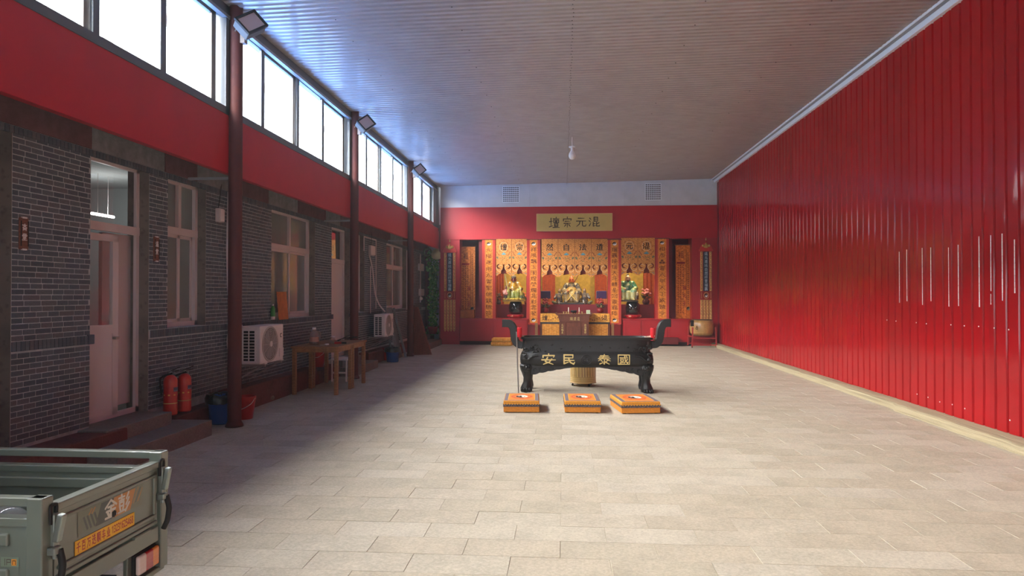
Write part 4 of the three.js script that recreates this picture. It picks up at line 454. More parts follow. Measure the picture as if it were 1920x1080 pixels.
{ const a = onY(320, 771, 0.22), b = onY(345, 765, 0.22); extinguisher('red fire extinguisher standing nearer the stone steps', -4.58, 0.25, 7.48, 1.02); extinguisher('red fire extinguisher standing nearer the blue bin', -4.55, 0.25, 7.72, 1.0); }
// bins and buckets
function bin(label, X, D, r, h, m, bagged, group) {
  const t = thing('waste_bin', label, 'bin', [X, 0, D], group);
  P('tub', lathe([[0, 0.004], [r * 0.82, 0], [r * 0.84, 0.02], [r, h], [r + 0.012, h], [r + 0.012, h - 0.02], [r - 0.006, h - 0.004], [r * 0.8, 0.03], [0, 0.03]], X, 0, D, 28), m, t);
  if (bagged) { const n = 30, g = lathe([[r * 0.95, h - 0.03], [r - 0.005, h + 0.01], [r + 0.02, h + 0.02], [r + 0.034, h - 0.03], [r + 0.03, h - 0.1]], X, 0, D, n), p = g.attributes.position; for (let i = 0; i < p.count; i++) { const w = 1 + (fbm(Math.atan2(p.getZ(i) + D, p.getX(i) - X) * 0.5 + 2, p.getY(i), 8, 4, 3) - 0.5) * 0.16; p.setX(i, X + (p.getX(i) - X) * w); p.setZ(i, -D + (p.getZ(i) + D) * w); p.setY(i, p.getY(i) + (w - 1) * 0.3); } g.computeVertexNormals(); P('bin_bag', g, Object.assign(M.bag.clone(), { side: THREE.DoubleSide }), t, 'black bin liner folded over the rim'); }
  return t;
}
bin('blue plastic bin with black liner beside the first steel column', -4.4, 8.3, 0.16, 0.36, M.blueBin, true);
bin('blue plastic bin with black liner under the second air conditioner', -4.2, 16.2, 0.17, 0.34, M.blueBin, true);
bin('red plastic bin behind the far blue bin', -4.46, 16.62, 0.13, 0.3, M.redPlastic, false);
function bucket(label, X, D, Y, r, h) {
  const t = thing('bucket', label, 'bucket', [X, Y, D], 'red plastic buckets'); P('body', lathe([[0, 0.003], [r * 0.72, 0], [r * 0.95, h * 0.8], [r, h * 0.82], [r * 1.02, h], [r * 0.96, h], [r * 0.9, h * 0.78], [r * 0.68, 0.02], [0, 0.02]], X, Y, D, 26), M.redPlastic, t);
  P('handle', tube([[X + r, Y + h * 0.92, D], [X + r * 0.9, Y + h * 0.7, D - r * 0.6], [X + r * 0.2, Y + h * 0.5, D - r * 1.05], [X - r * 0.6, Y + h * 0.62, D - r * 0.85], [X - r, Y + h * 0.92, D]], 0.004, 6, 20), M.wire, t);
}
bucket('red plastic bucket with wire handle beside the first steel column', -4.24, 8.62, 0, 0.14, 0.3);
// two joined wooden tables
function table(label, x0, x1, d0, d1, H) {
  const t = thing('wooden_table', label, 'table', [(x0 + x1) / 2, 0, (d0 + d1) / 2], 'plain wooden tables'), L = 0.06;
  P('table_top', rbx(x0, x1, H - 0.03, H, d0, d1, 0.006), M.tableWood, t);
  P('apron', merge([bx(x0 + 0.03, x1 - 0.03, H - 0.1, H - 0.03, d0 + 0.03, d0 + 0.05), bx(x0 + 0.03, x1 - 0.03, H - 0.1, H - 0.03, d1 - 0.05, d1 - 0.03), bx(x0 + 0.03, x0 + 0.05, H - 0.1, H - 0.03, d0 + 0.03, d1 - 0.03), bx(x1 - 0.05, x1 - 0.03, H - 0.1, H - 0.03, d0 + 0.03, d1 - 0.03)]), M.tableWood, t);
  for (const [x, d] of [[x0 + 0.02, d0 + 0.02], [x1 - 0.02 - L, d0 + 0.02], [x0 + 0.02, d1 - 0.02 - L], [x1 - 0.02 - L, d1 - 0.02 - L]]) P('leg', rbx(x, x + L, 0, H - 0.03, d, d + L, 0.005), M.tableWood, t);
}
table('wooden table with a clear jug on top', -4.49, -3.68, 10.7, 11.52, 0.8); table('wooden table pushed against the far side of the jug table', -4.49, -3.68, 11.53, 12.3, 0.8);
{
  const X = -4.26, D = 11.15, Y = 0.8, t = thing('plastic_jug', 'clear plastic jug with handle on the wooden table', 'jug', [X, Y, D]), pl = new THREE.MeshPhysicalMaterial({ color: '#d9c7bb', roughness: 0.12, transmission: 0.75, thickness: 0, ior: 1.45 });
  P('body', lathe([[0, 0], [0.075, 0.0], [0.08, 0.02], [0.078, 0.17], [0.06, 0.215], [0.03, 0.245], [0.028, 0.26]], X, Y, D, 24), pl, t); P('cap', rod([X, Y + 0.255, D], [X, Y + 0.29, D], 0.032), M.white, t); P('handle', tube([[X + 0.04, Y + 0.23, D], [X + 0.1, Y + 0.2, D], [X + 0.105, Y + 0.13, D], [X + 0.075, Y + 0.09, D]], 0.014, 8), pl, t); P('printed_label', lathe([[0.0815, 0.05], [0.081, 0.13]], X, Y, D, 24), mat('#b98a78', 0.6), t);
  const g = thing('glass_jar', 'small clear glass jar on the wooden table', 'jar', [-4.02, Y, 11.4]); P('body', lathe([[0, 0], [0.04, 0], [0.045, 0.01], [0.045, 0.08], [0.035, 0.1], [0.042, 0.11]], -4.02, Y, 11.4, 20), pl, g); P('lid', rod([-4.02, Y + 0.108, 11.4], [-4.02, Y + 0.125, 11.4], 0.042), M.pvc, g);
  solo('cable_bundle', merge([tube([[-4.15, 0.812, 12.0], [-4.0, 0.86, 12.0], [-3.9, 0.85, 12.05], [-3.78, 0.89, 12.02]], 0.008, 6, 20), tube([[-4.1, 0.81, 11.9], [-3.95, 0.9, 12.1], [-3.8, 0.84, 12.1]], 0.007, 6, 20), tube([[-4.0, 0.812, 12.15], [-3.9, 0.87, 11.95], [-3.76, 0.86, 12.15]], 0.007, 6, 20)]), M.rubber, 'tangle of black cables on the far wooden table', 'cable');
  solo('paper_scrap', merge([rot(rbx(-0.05, 0.05, 0, 0.004, -0.03, 0.03, 0.002), 0, 0.5, 0.06).translate(-4.05, 0.802, -11.0), rot(rbx(-0.03, 0.03, 0, 0.02, -0.02, 0.02, 0.004), 0, 0.9, 0).translate(-4.0, 0.802, -11.05)]), M.white, 'crumpled white paper scrap on the wooden table', 'paper');
  const p = thing('screwdriver', 'red handled tool lying on the wooden table', 'tool', [-3.85, 0.8, 11.3]); P('handle', rod([-3.95, 0.818, 11.28], [-3.84, 0.818, 11.32], 0.018), M.redPlastic, p); P('tip', rod([-3.84, 0.818, 11.32], [-3.76, 0.816, 11.35], 0.014), M.rubber, p);
  const st = thing('stool', 'white metal stool beneath the far end of the wooden tables', 'stool', [-4.42, 0, 12.6]); P('seat', rbx(-4.42, -4.1, 0.4, 0.44, 12.42, 12.76, 0.008), M.acWhite, st); for (const [x, d] of [[-4.4, 12.44], [-4.12, 12.44], [-4.4, 12.74], [-4.12, 12.74]]) P('leg', rod([x, 0, d], [x, 0.4, d], 0.016), M.acWhite, st); P('stretcher', bx(-4.4, -4.12, 0.15, 0.18, 12.43, 12.45), M.acWhite, st);
  bucket('red plastic bucket on the ledge behind the wooden tables', -4.6, 12.25, 0.3, 0.14, 0.36);
}
// orange board and green bottle on the window sill
{
  const a = onX(510, 595, -4.72), g = rot(rbx(-0.006, 0.006, 0, 0.47, -0.19, 0.19, 0.004), 0, 0, 0.09); g.translate(-4.7, 1.235, -10.92); solo('orange_board', g, M.orangeBoard, 'orange board leaning against the wide window above the sill', 'board');
  const t = thing('drink_bottle', 'green labelled bottle on the sill beside the orange board', 'bottle', [-4.7, 1.25, 10.5]); P('body', lathe([[0, 0], [0.035, 0], [0.036, 0.05]], -4.7, 1.25, 10.5, 16), M.white, t); P('sleeve', lathe([[0.036, 0.05], [0.036, 0.18], [0.02, 0.21], [0.013, 0.23]], -4.7, 1.25, 10.5, 16), M.green, t); P('cap', rod([-4.7, 1.475, 10.5], [-4.7, 1.5, 10.5], 0.015), M.white, t);
  const z = thing('door_bottle', 'small dark bottle inside the wide window', 'bottle', [-4.93, 1.3, 12.0]); P('body', lathe([[0, 0], [0.04, 0], [0.04, 0.16], [0.015, 0.2], [0.015, 0.25], [0, 0.25]], -4.98, 1.26, 12.0, 16), M.redDark, z);
}
// boards leaning around the far column
{
  const lean = (x0, d0, d1, h, ang, m, label, name) => { const g = rbx(-0.012, 0.012, 0, h, -(d1 - d0) / 2, (d1 - d0) / 2, 0.004); rot(g, 0, 0, ang); g.translate(x0, 0.0, -(d0 + d1) / 2); solo(name, g, m, label, 'board', 'boards leaning by the far column'); };
  lean(-4.28, 16.9, 17.5, 1.35, 0.22, M.boardGrey, 'grey panel leaning between second air conditioner and far column', 'grey_board');
  const tri = (D, xa, h, m, label) => { const g = poly([[0, 0], [0.62, 0.04], [0.16, h], [0.02, h + 0.03]], 0.02); g.rotateY(-Math.PI / 2 + 1.15); g.translate(xa, 0, -D); solo('leaning_board', uvBox(g), m, label, 'board', 'boards leaning by the far column'); };
  tri(18.05, -4.1, 1.32, M.boardRed, 'tapered reddish brown board leaning against the far steel column');
  solo('timber_post', bar([-4.15, 0, 17.4], [-4.5, 1.3, 17.45], 0.05, 0.05), M.boardGrey, 'grey timber post leaning beside the far column', 'timber', 'boards leaning by the far column');
  solo('timber_post', bar([-4.4, 0.02, 17.0], [-4.62, 1.32, 16.78], 0.045, 0.045), M.boardGrey, 'grey timber post slanting behind the leaning panel', 'timber', 'boards leaning by the far column');
}
// hanging vine and red post
{
  const post = onX(797, 500, -4.6); solo('red_post', bx(-4.68, -4.58, 0.2, 3.3, 22.4, 22.5), M.column, 'slim dark red post beside the hanging vine', 'post');
  const t = thing('hanging_vine', 'green leafy vine hanging beside the red altar pillar', 'vine', [-4.4, 0.3, 22.5]), lg = new THREE.BufferGeometry(); lg.setAttribute('position', new THREE.Float32BufferAttribute([0, 0, 0, 0.5, 0.45, 0.08, 0, 1, 0, -0.5, 0.45, 0.08], 3)); lg.setIndex([0, 1, 2, 0, 2, 3]); lg.computeVertexNormals();
  for (const [m, n, nm] of [[M.leaf, 900, 'foliage'], [M.leaf2, 220, 'pale_foliage']]) { const gs = []; for (let i = 0; i < n; i++) { const g = lg.clone(), s = rr(0.05, 0.1); g.scale(s, s, s); g.rotateX(rr(-1.2, 1.2)); g.rotateZ(rr(1.6, 4.6)); g.rotateY(rr(-1, 1)); const y = rr(0.35, 3.15), w = 0.16 + 0.06 * Math.sin(y * 5); g.translate(-4.43 + rr(-1, 1) * w, y, -22.5 + rr(-0.16, 0.2)); gs.push(g); } const f = P(nm, merge(gs), m, t); f.userData.kind = 'stuff'; }
  for (const x of [-4.52, -4.43, -4.34]) P('stem', tube([[x, 3.2, 22.55], [x + 0.04, 2.2, 22.5], [x - 0.03, 1.2, 22.52], [x + 0.02, 0.4, 22.5]], 0.008, 6), M.stem, t);
  solo('wreath', (() => { const g = new THREE.TorusGeometry(0.13, 0.03, 8, 24); g.translate(-4.55, 3.08, -22.15); return g; })(), M.stem, 'dried wreath hanging above the vine', 'wreath');
  solo('straw_hat', lathe([[0, 0.1], [0.1, 0.09], [0.12, 0.02], [0.2, 0]], 0, 0, 0, 24).rotateX(1.3).translate(-4.22, 3.02, -22.12), Object.assign(mat('#d9cfa0', 0.9, { map: T.weave }), { side: THREE.DoubleSide }), 'pale straw hat hung beside the vine top', 'hat');
  const pot = thing('plant_pot', 'dark red pot at the foot of the hanging vine', 'pot', [-4.3, 0.36, 22.1]); P('body', lathe([[0, 0], [0.12, 0], [0.17, 0.2], [0.18, 0.24], [0.15, 0.24], [0.13, 0.05], [0, 0.05]], -4.3, 0.36, 21.75, 20), M.redDark, pot);
}
// flood lamps on the columns, hanging bulb
[[8.1, 'near the open white door', 463, 46], [12.9, 'above the second column', 679, 232], [17.76, 'nearest the altar', 784, 319]].forEach(([d, l, px, py]) => {
  const t = thing('flood_lamp', 'unlit grey flood lamp clamped to the top of the column, ' + l, 'lamp', [-3.92, 4.9, d], 'column flood lamps'), X = -3.86, Y = 4.98, D = d - 0.16;
  const sp = (g) => { rot(g, 0.2, 0.75, 0); rot(g, 0, 0, 0.72); g.translate(X, Y, -D); return g; };
  P('housing', sp(rbx(-0.15, 0.15, -0.115, 0.115, -0.05, 0.07, 0.012)), M.floodGrey, t); const bez = P('bezel', sp(merge([bx(-0.16, 0.16, 0.1, 0.125, -0.085, -0.05), bx(-0.16, 0.16, -0.125, -0.1, -0.085, -0.05), bx(-0.16, -0.135, -0.1, 0.1, -0.085, -0.05), bx(0.135, 0.16, -0.1, 0.1, -0.085, -0.05)])), M.rubber, t); P('lens', sp(bx(-0.14, 0.14, -0.105, 0.105, -0.066, -0.05)), M.floodGlass, bez);
  for (let i = 0; i < 6; i++) P('cooling_fin', sp(bx(-0.12 + i * 0.045, -0.11 + i * 0.045, -0.1, 0.1, 0.07, 0.105)), M.floodGrey, t);
  P('bracket', merge([bar([-4.06, 4.9, d], [X - 0.06, Y - 0.02, D + 0.06], 0.03, 0.012), bx(-4.07, -3.99, 4.82, 4.98, d - 0.04, d + 0.04)]), M.acGrey, t); P('cable', tube([[-3.93, 5.0, d - 0.08], [-3.98, 5.12, d - 0.06], [-4.06, 5.1, d], [-4.09, 4.95, d - 0.085]], 0.007, 6, 20), M.wire, t);
});
{
  const X = 0.21, D = 15.6, top = ceilY(X), t = thing('light_bulb', 'unlit white bulb hanging from the ceiling on a short cord', 'bulb', [X, 4.85, D]); P('cord', rod([X, 5.02, D], [X, top + 0.02, D], 0.006), M.white, t); P('ceiling_rose', lathe([[0, 0.015], [0.08, 0.015], [0.07, -0.01], [0.02, -0.02], [0, -0.02]], X, 5.1, D, 20), M.white, t); P('socket', lathe([[0.0, 0.1], [0.03, 0.1], [0.034, 0.02], [0.045, 0.0]], X, 5.0, D, 20), M.white, t); P('glass_bulb', lathe([[0.045, 0.0], [0.075, -0.05], [0.08, -0.11], [0.06, -0.165], [0.03, -0.185], [0, -0.19]], X, 5.0, D, 24), M.white, t);
}
// ---------- kneelers, burner, tin drum ----------
const kneelTop = canvasTex(512, 512, (c, w, h) => {
  c.fillStyle = '#6d6167'; c.fillRect(0, 0, w, h); for (let i = 0; i < 900; i++) { c.fillStyle = hash(i, 3, 1) > 0.5 ? '#8b7f84' : '#4a4046'; c.fillRect(hash(i, 1, 2) * w, hash(i, 2, 3) * h, 5, 5); }
  c.fillStyle = '#f4a23c'; c.fillRect(52, 26, w - 104, h - 56); c.fillStyle = '#f07f1e'; c.fillRect(62, 36, w - 124, h - 76);
  const oct = (r, col, lw) => { c.strokeStyle = col; c.lineWidth = lw; c.beginPath(); for (let i = 0; i <= 8; i++) { const a = Math.PI / 8 + i * Math.PI / 4; c.lineTo(256 + r * Math.cos(a), 256 + r * Math.sin(a)); } c.stroke(); };
  oct(178, '#ef7326', 12); oct(152, '#d8461c', 16); for (let s = 0; s < 8; s++) { c.save(); c.translate(256, 256); c.rotate(s * Math.PI / 4); c.fillStyle = '#8e2416'; for (let k = 0; k < 3; k++) { const r = 128 + k * 17; if ((s * 3 + k) % 3) c.fillRect(-34, -r, 68, 8); else { c.fillRect(-34, -r, 28, 8); c.fillRect(6, -r, 28, 8); } } c.restore(); } oct(118, '#e2531f', 12); oct(102, '#f58a4a', 10);
  taiji(c, 256, 256, 92, '#2a120c', '#f9e3d2', -1.2);
});
const kneelTrim = canvasTex(512, 64, (c, w, h) => { c.fillStyle = '#4c4347'; c.fillRect(0, 0, w, h); for (let i = 0; i < 220; i++) { c.fillStyle = hash(i, 5, 1) > 0.55 ? '#857b7a' : '#2c2426'; c.fillRect(hash(i, 7, 2) * w, 16 + hash(i, 8, 3) * 44, 8, 8); } c.fillStyle = '#eda83a'; for (let i = 0; i < 14; i++) { c.beginPath(); c.moveTo(i * 37, 0); c.lineTo(i * 37 + 37, 0); c.lineTo(i * 37 + 18, 20); c.fill(); } });
function kneeler(label, X, D, turn, W = 0.5, L = 0.72) {
  const t = thing('kneeling_cushion', label, 'cushion', [X, 0, D], 'kneeling cushions before the burner'), loc = (n, g, m, p = t) => { const o = shade(new THREE.Mesh(g, m)); o.name = n; p.add(o); return o; }, box = (w, h, d, r, y) => { const g = new RoundedBoxGeometry(w, h, d, 3, r); g.translate(0, y, -L / 2); return uvBox(g); };
  // gathered skirt
  const n = 200, per = [], prof = (u) => { const P4 = 2 * (W + L); let s = u * P4; if (s < W) return [-W / 2 + s, 0]; s -= W; if (s < L) return [W / 2, -s]; s -= L; if (s < W) return [W / 2 - s, -L]; s -= W; return [-W / 2, -L + s]; }, pos = [], idx = [], uv = [];
  for (let i = 0; i <= n; i++) { const [x, z] = prof(i / n), f = (fbm(i / n, 0.3, 60, 17, 2) - 0.5) * 0.014, nx = x / (W / 2), nz = (z + L / 2) / (L / 2); for (const [y, k] of [[0.012, 1], [0.085, 0.2]]) { pos.push(x + nx * f * k * 0.7, y, z + nz * f * k * 0.7); uv.push(i / n * 2, y); } }
  for (let i = 0; i < n; i++) { const a = i * 2; idx.push(a, a + 2, a + 1, a + 1, a + 2, a + 3); } const sg = new THREE.BufferGeometry(); sg.setAttribute('position', new THREE.Float32BufferAttribute(pos, 3)); sg.setAttribute('uv', new THREE.Float32BufferAttribute(uv, 2)); sg.setIndex(idx); sg.computeVertexNormals();
  loc('skirt', sg, Object.assign(M.goldCloth.clone(), { side: THREE.DoubleSide, color: lin('#e6922a') }));
  loc('frame', box(W - 0.03, 0.07, L - 0.03, 0.01, 0.05), M.darkWood); for (const [sx, sz] of [[-1, 0], [1, 0], [-1, 1], [1, 1]]) { const g = new THREE.BoxGeometry(0.04, 0.02, 0.04); g.translate(sx * (W / 2 - 0.05), 0.01, sz ? -L + 0.05 : -0.05); loc('foot', g, M.rubber); }
  // woven band
  const bm = printMat(kneelTrim), bg = []; for (const [w, x, z, r] of [[W + 0.01, 0, 0.006, 0], [L + 0.01, W / 2 + 0.006, -L / 2, Math.PI / 2], [W + 0.01, 0, -L - 0.006, Math.PI], [L + 0.01, -W / 2 - 0.006, -L / 2, -Math.PI / 2]]) { const g = new THREE.PlaneGeometry(w, 0.042); g.rotateY(r); g.translate(x, 0.106, z); bg.push(g); } loc('trim_band', merge(bg), bm);
  const pad = box(W + 0.004, 0.05, L + 0.004, 0.015, 0.143), p = pad.attributes.position; for (let i = 0; i < p.count; i++) if (p.getY(i) > 0.15) p.setY(i, p.getY(i) + 0.006 * Math.cos(p.getX(i) / W * 3) * Math.cos((p.getZ(i) + L / 2) / L * 3)); pad.computeVertexNormals(); loc('pad', pad, Object.assign(M.goldCloth.clone(), { color: lin('#ee9f2e') }));
  const tg = new THREE.PlaneGeometry(W - 0.02, L - 0.03, 12, 12); tg.rotateX(-Math.PI / 2); tg.translate(0, 0.1695, -L / 2); const q = tg.attributes.position; for (let i = 0; i < q.count; i++) q.setY(i, q.getY(i) + 0.0065 * Math.cos(q.getX(i) / W * 3) * Math.cos((q.getZ(i) + L / 2) / L * 3)); tg.computeVertexNormals(); loc('embroidered_top', tg, printMat(kneelTop));
  t.rotation.y = turn; return t;
}
kneeler('gold kneeling cushion with yin-yang top beside the upright metal rod', -0.585, 9.33, 0.045); kneeler('gold kneeling cushion with yin-yang top in front of the painted tin drum', 0.27, 9.37, 0.02); kneeler('gold kneeling cushion with yin-yang top turned towards the red wall', 1.075, 9.37, 0.15, 0.545, 0.72);

// cast iron burner
{
  const XL = onD(974, 670, 11.35).X, XRr = onD(1227, 670, 11.35).X, XM = (XL + XRr) / 2, W = XRr - XL, D = 11.3, DP = 0.62;   // front face at D
  const Y = (y) => onD(1100, y, D).Y, t = thing('incense_burner', 'large black cast iron incense burner trough with gold characters', 'incense burner', [XM, 0, D + DP / 2]);
  const hw = W / 2, rim = Y(633), y1 = Y(660), y2 = Y(689), bm = rot;
  // body: rounded-rectangle rings stacked up the height: [y, half width, half depth]
  const rings = [[y2, hw - 0.06, DP / 2 - 0.06], [y2 + 0.02, hw - 0.025, DP / 2 - 0.025], [y2 + 0.07, hw - 0.004, DP / 2 - 0.004], [(y1 + y2) / 2, hw, DP / 2], [y1 - 0.07, hw - 0.008, DP / 2 - 0.006], [y1 - 0.02, hw - 0.03, DP / 2 - 0.025], [y1, hw - 0.05, DP / 2 - 0.04], [y1 + 0.012, hw - 0.052, DP / 2 - 0.042], [rim - 0.04, hw - 0.045, DP / 2 - 0.035], [rim - 0.038, hw - 0.012, DP / 2 - 0.0], [rim, hw - 0.01, DP / 2 + 0.004], [rim, hw - 0.06, DP / 2 - 0.05], [rim - 0.1, hw - 0.08, DP / 2 - 0.07], [rim - 0.1, 0.01, 0.01]];
  const seg = 48, pos = [], idx = []; const rr4 = (a, hx, hd) => { const c = Math.cos(a), s = Math.sin(a), n = 7, k = Math.pow(Math.pow(Math.abs(c), n) + Math.pow(Math.abs(s), n), -1 / n); return [c * k * hx, s * k * hd]; };
  rings.forEach(([y, hx, hd]) => { for (let i = 0; i <= seg; i++) { const q = i / seg * 4, side = Math.floor(q), f = (q - side) * 2 - 1, a = side * Math.PI / 2 + Math.PI / 4 * f, [x, z] = rr4(a, hx, hd); pos.push(XM + x, y, -(D + DP / 2) - z); } });
  for (let j = 0; j < rings.length - 1; j++) for (let i = 0; i < seg; i++) { const a = j * (seg + 1) + i, b = a + seg + 1; idx.push(a, b, a + 1, b, b + 1, a + 1); } let g = new THREE.BufferGeometry(); g.setAttribute('position', new THREE.Float32BufferAttribute(pos, 3)); g.setIndex(idx); g = toCreasedNormals(g.toNonIndexed(), 0.7); const iron2 = Object.assign(M.iron.clone(), { side: THREE.DoubleSide }); const body = P('trough', uvBox(g), iron2, t);
  P('bottom', bx(XM - hw + 0.08, XM + hw - 0.08, y2 - 0.01, y2 + 0.02, D + 0.08, D + DP - 0.08), M.iron, t); P('ash', bx(XM - hw + 0.09, XM + hw - 0.09, rim - 0.12, rim - 0.07, D + 0.08, D + DP - 0.08), mat('#4a3f3a', 0.95, { map: T.stone }), t, 'dark incense ash inside the trough');
  // gold characters and medallion
  const gy = (y1 + y2) / 2; for (const [ch, x0, x1, lw] of [['安', 1016, 1041.5, 0.023], ['民', 1053.5, 1079, 0.023], ['泰', 1120.5, 1146, 0.0165], ['國', 1157.5, 1182, 0.0165]]) { const a = onD(x0, 675, D), b = onD(x1, 675, D), w = b.X - a.X, h = 0.175, gg = inkGeo(ch, w, h, lw, 0.012); gg.translate(a.X, gy - h / 2 + 0.005, -D - 0.004); P('gold_character', gg, M.gold, body); }
  const med = [], mx = onD(1099.5, 675, D).X; for (const r of [0.085, 0.06]) { const q = new THREE.TorusGeometry(r, 0.006, 6, 28); q.translate(mx, gy, -D + 0.002); med.push(q); } for (let i = 0; i < 10; i++) med.push(ball(mx + Math.cos(i * 1.3) * 0.035, gy + Math.sin(i * 1.3) * 0.035, D, 0.016, 1, 1, 0.5, 8)); P('medallion', merge(med), M.iron, body);
  // dragon and cloud relief
  for (const s of [-1, 1]) { const X0 = s < 0 ? XL + 0.02 : XRr - 0.02, k = -s, rel = [];
    rel.push(tube([[X0 + k * 0.02, y1 - 0.02, D], [X0 + k * 0.1, y1 - 0.03, D - 0.004], [X0 + k * 0.05, gy + 0.03, D - 0.004], [X0 + k * 0.12, gy - 0.01, D - 0.004], [X0 + k * 0.2, gy + 0.05, D - 0.002], [X0 + k * 0.3, gy + 0.07, D + 0.002]], 0.018, 7, 30)); rel.push(ball(X0 + k * 0.07, gy + 0.01, D - 0.004, 0.035, 1.2, 0.9, 0.6, 10)); for (let i = 0; i < 9; i++) rel.push(ball(X0 + k * rr(0.04, 0.32), y1 + rr(-0.03, 0.12), D + 0.035, rr(0.012, 0.024), 1.5, 0.8, 0.7, 8)); for (let i = 0; i < 6; i++) rel.push(tube([[X0 + k * (0.05 + i * 0.05), y1 + rr(0.0, 0.08), D + 0.035], [X0 + k * (0.075 + i * 0.05), y1 + rr(0.03, 0.1), D + 0.03], [X0 + k * (0.09 + i * 0.05), y1 + rr(0.0, 0.06), D + 0.035]], 0.008, 6)); P('dragon_relief', merge(rel), M.iron, body); }
  P('cloud_relief', merge([...Array(10)].map((_, i) => ball(XM + (i - 4.5) * 0.16 + rr(-0.03, 0.03), y1 + rr(0.01, 0.12), D + 0.038, 0.014, 1.4, 0.7, 0.6, 8))), M.iron, body);
  // scalloped apron between the legs, front and back
  const legW = 0.2, ap = (s) => { const o = [], L = 0.72, yb = y2 + 0.02; o.push([0, yb]); for (let i = 0; i <= 30; i++) { const u = i / 30; o.push([u * L, yb - 0.02 - (1 - u) * (1 - u * 0.25) * 0.125 - Math.abs(Math.sin(u * 3.1416 * 5)) * 0.018 * (1 - u)]); } o.push([L, yb]); return o.map(([x, y]) => [s > 0 ? XM - hw + legW + x : XM + hw - legW - x, y]); };
  for (const dd of [D + 0.07, D + DP - 0.07]) for (const s of [1, -1]) { let o = ap(s); if (s < 0) o = o.reverse(); const q = poly(o, 0.03, 0.004); q.translate(0, 0, -dd); P('apron', uvBox(q), M.iron, t); for (let i = 0; i < 4; i++) { const u = 0.06 + i * 0.1, x = s > 0 ? XM - hw + legW + u : XM + hw - legW - u, y = y2 - 0.005 - 0.05 * (1 - u / 0.7); const r = new THREE.TorusGeometry(0.024 * (1 - u * 0.6), 0.008, 6, 14, 4.6); r.rotateZ(i * 1.1); r.translate(x, y, -dd + 0.034); P('scroll_relief', r, M.iron, t); } }
  // lion-paw legs
  for (const s of [-1, 1]) for (const b of [0, 1]) {
    const X = s < 0 ? XM - hw + 0.125 : XM + hw - 0.125, dd = b ? D + DP - 0.11 : D + 0.11, prof = [[0, 0.1], [0.05, 0.105], [0.09, 0.092], [0.15, 0.072], [0.22, 0.074], [0.29, 0.095], [0.35, 0.112], [0.4, 0.115], [0.44, 0.11]], H = y2 + 0.04, gl = [];
    const q = lathe([[0, 0], ...prof.map(([y, r]) => [r, 0.012 + y / 0.44 * (H - 0.012)]), [0, H]], 0, 0, 0, 18); q.scale(1, 1, 0.95); const pp = q.attributes.position; for (let i = 0; i < pp.count; i++) { const y = pp.getY(i); pp.setX(i, pp.getX(i) + s * 0.012 * Math.cos(y / H * 6)); } q.computeVertexNormals(); q.translate(X, 0, -dd); gl.push(q);
    for (const [ox, oz] of [[-0.06, 0.08], [-0.02, 0.1], [0.025, 0.1], [0.065, 0.08]]) gl.push(ball(X + s * 0.02 + ox, 0.035, dd - oz, 0.036, 0.75, 1, 1.2, 10));
    if (!b) { gl.push(ball(X - s * 0.01, H - 0.07, dd - 0.09, 0.05, 1.1, 0.8, 0.6, 10), ball(X - 0.035, H - 0.025, dd - 0.09, 0.022), ball(X + 0.035, H - 0.025, dd - 0.09, 0.022), ball(X, H - 0.05, dd - 0.115, 0.022), ball(X - 0.07, H - 0.06, dd - 0.06, 0.04, 0.7, 1.2, 0.7), ball(X + 0.07, H - 0.06, dd - 0.06, 0.04, 0.7, 1.2, 0.7), ball(X, H - 0.11, dd - 0.09, 0.03, 1.5, 0.5, 0.6)); for (let i = 0; i < 5; i++) gl.push(tube([[X - 0.05 + i * 0.025, H - 0.12, dd - 0.09], [X - 0.045 + i * 0.022, H - 0.17, dd - 0.078]], 0.009, 6)); }
    P('leg', merge(gl.map(uvBox)), M.iron, t);
  }
  // S-shaped handles
  for (const s of [-1, 1]) { const px = s < 0 ? [[980, 647], [972.5, 645.5], [966.5, 639], [964, 626], [962, 614], [957, 607.5], [950, 606], [943, 606]] : [[1221, 646], [1229, 645], [1235, 638], [1237.5, 626], [1239.5, 614], [1244, 607], [1250, 605.5], [1256, 605.5]], c = new THREE.CatmullRomCurve3(px.map(([x, y]) => { const o = onD(x, y, D + DP / 2); return new THREE.Vector3(o.X, o.Y, 0); })), pts = c.getPoints(28), L = [], R = []; pts.forEach((p, i) => { const tn = c.getTangent(i / 28), w = 0.05 + 0.008 * (i / 28); L.push([p.x - tn.y * w, p.y + tn.x * w]); R.push([p.x + tn.y * w, p.y - tn.x * w]); }); const o = [...L, ...R.reverse()]; const q = poly(s < 0 ? o : o, 0.16, 0.008); q.translate(0, 0, -(D + DP / 2) - 0.08); P('handle', uvBox(q), M.iron, t); }
  // what stands on it
  for (const [x, l] of [[976, 'thick red candle on the burner end beside the metal rod'], [1220.5, 'thick red candle on the burner end near the incense sticks']]) { const o = onD(x, 632, D + DP / 2), c = thing('candle', l, 'candle', [o.X, rim - 0.0, D + DP / 2], 'red candles on the burner'); const yb = rim; P('wax', lathe([[0, 0], [0.042, 0], [0.043, 0.155], [0.036, 0.165], [0.012, 0.155], [0, 0.155]], o.X, yb, D + 0.06, 20), M.candle, c); P('wick', rod([o.X, yb + 0.15, D + 0.06], [o.X, yb + 0.18, D + 0.06], 0.004), M.black, c); }
  solo('incense_sticks', merge([rod([onD(1211, 632, D).X, rim + 0.012, D + 0.03], [onD(1227, 632, D).X, rim + 0.05, D + 0.06], 0.006), rod([onD(1216, 632, D).X, rim + 0.012, D + 0.1], [onD(1228, 632, D).X, rim + 0.03, D + 0.02], 0.006), rod([onD(1209, 632, D).X, rim + 0.01, D + 0.08], [onD(1224, 632, D).X, rim + 0.012, D + 0.03], 0.006)]), mat('#d9bfae', 0.8), 'loose incense sticks on the burner rim by the red candle', 'incense');
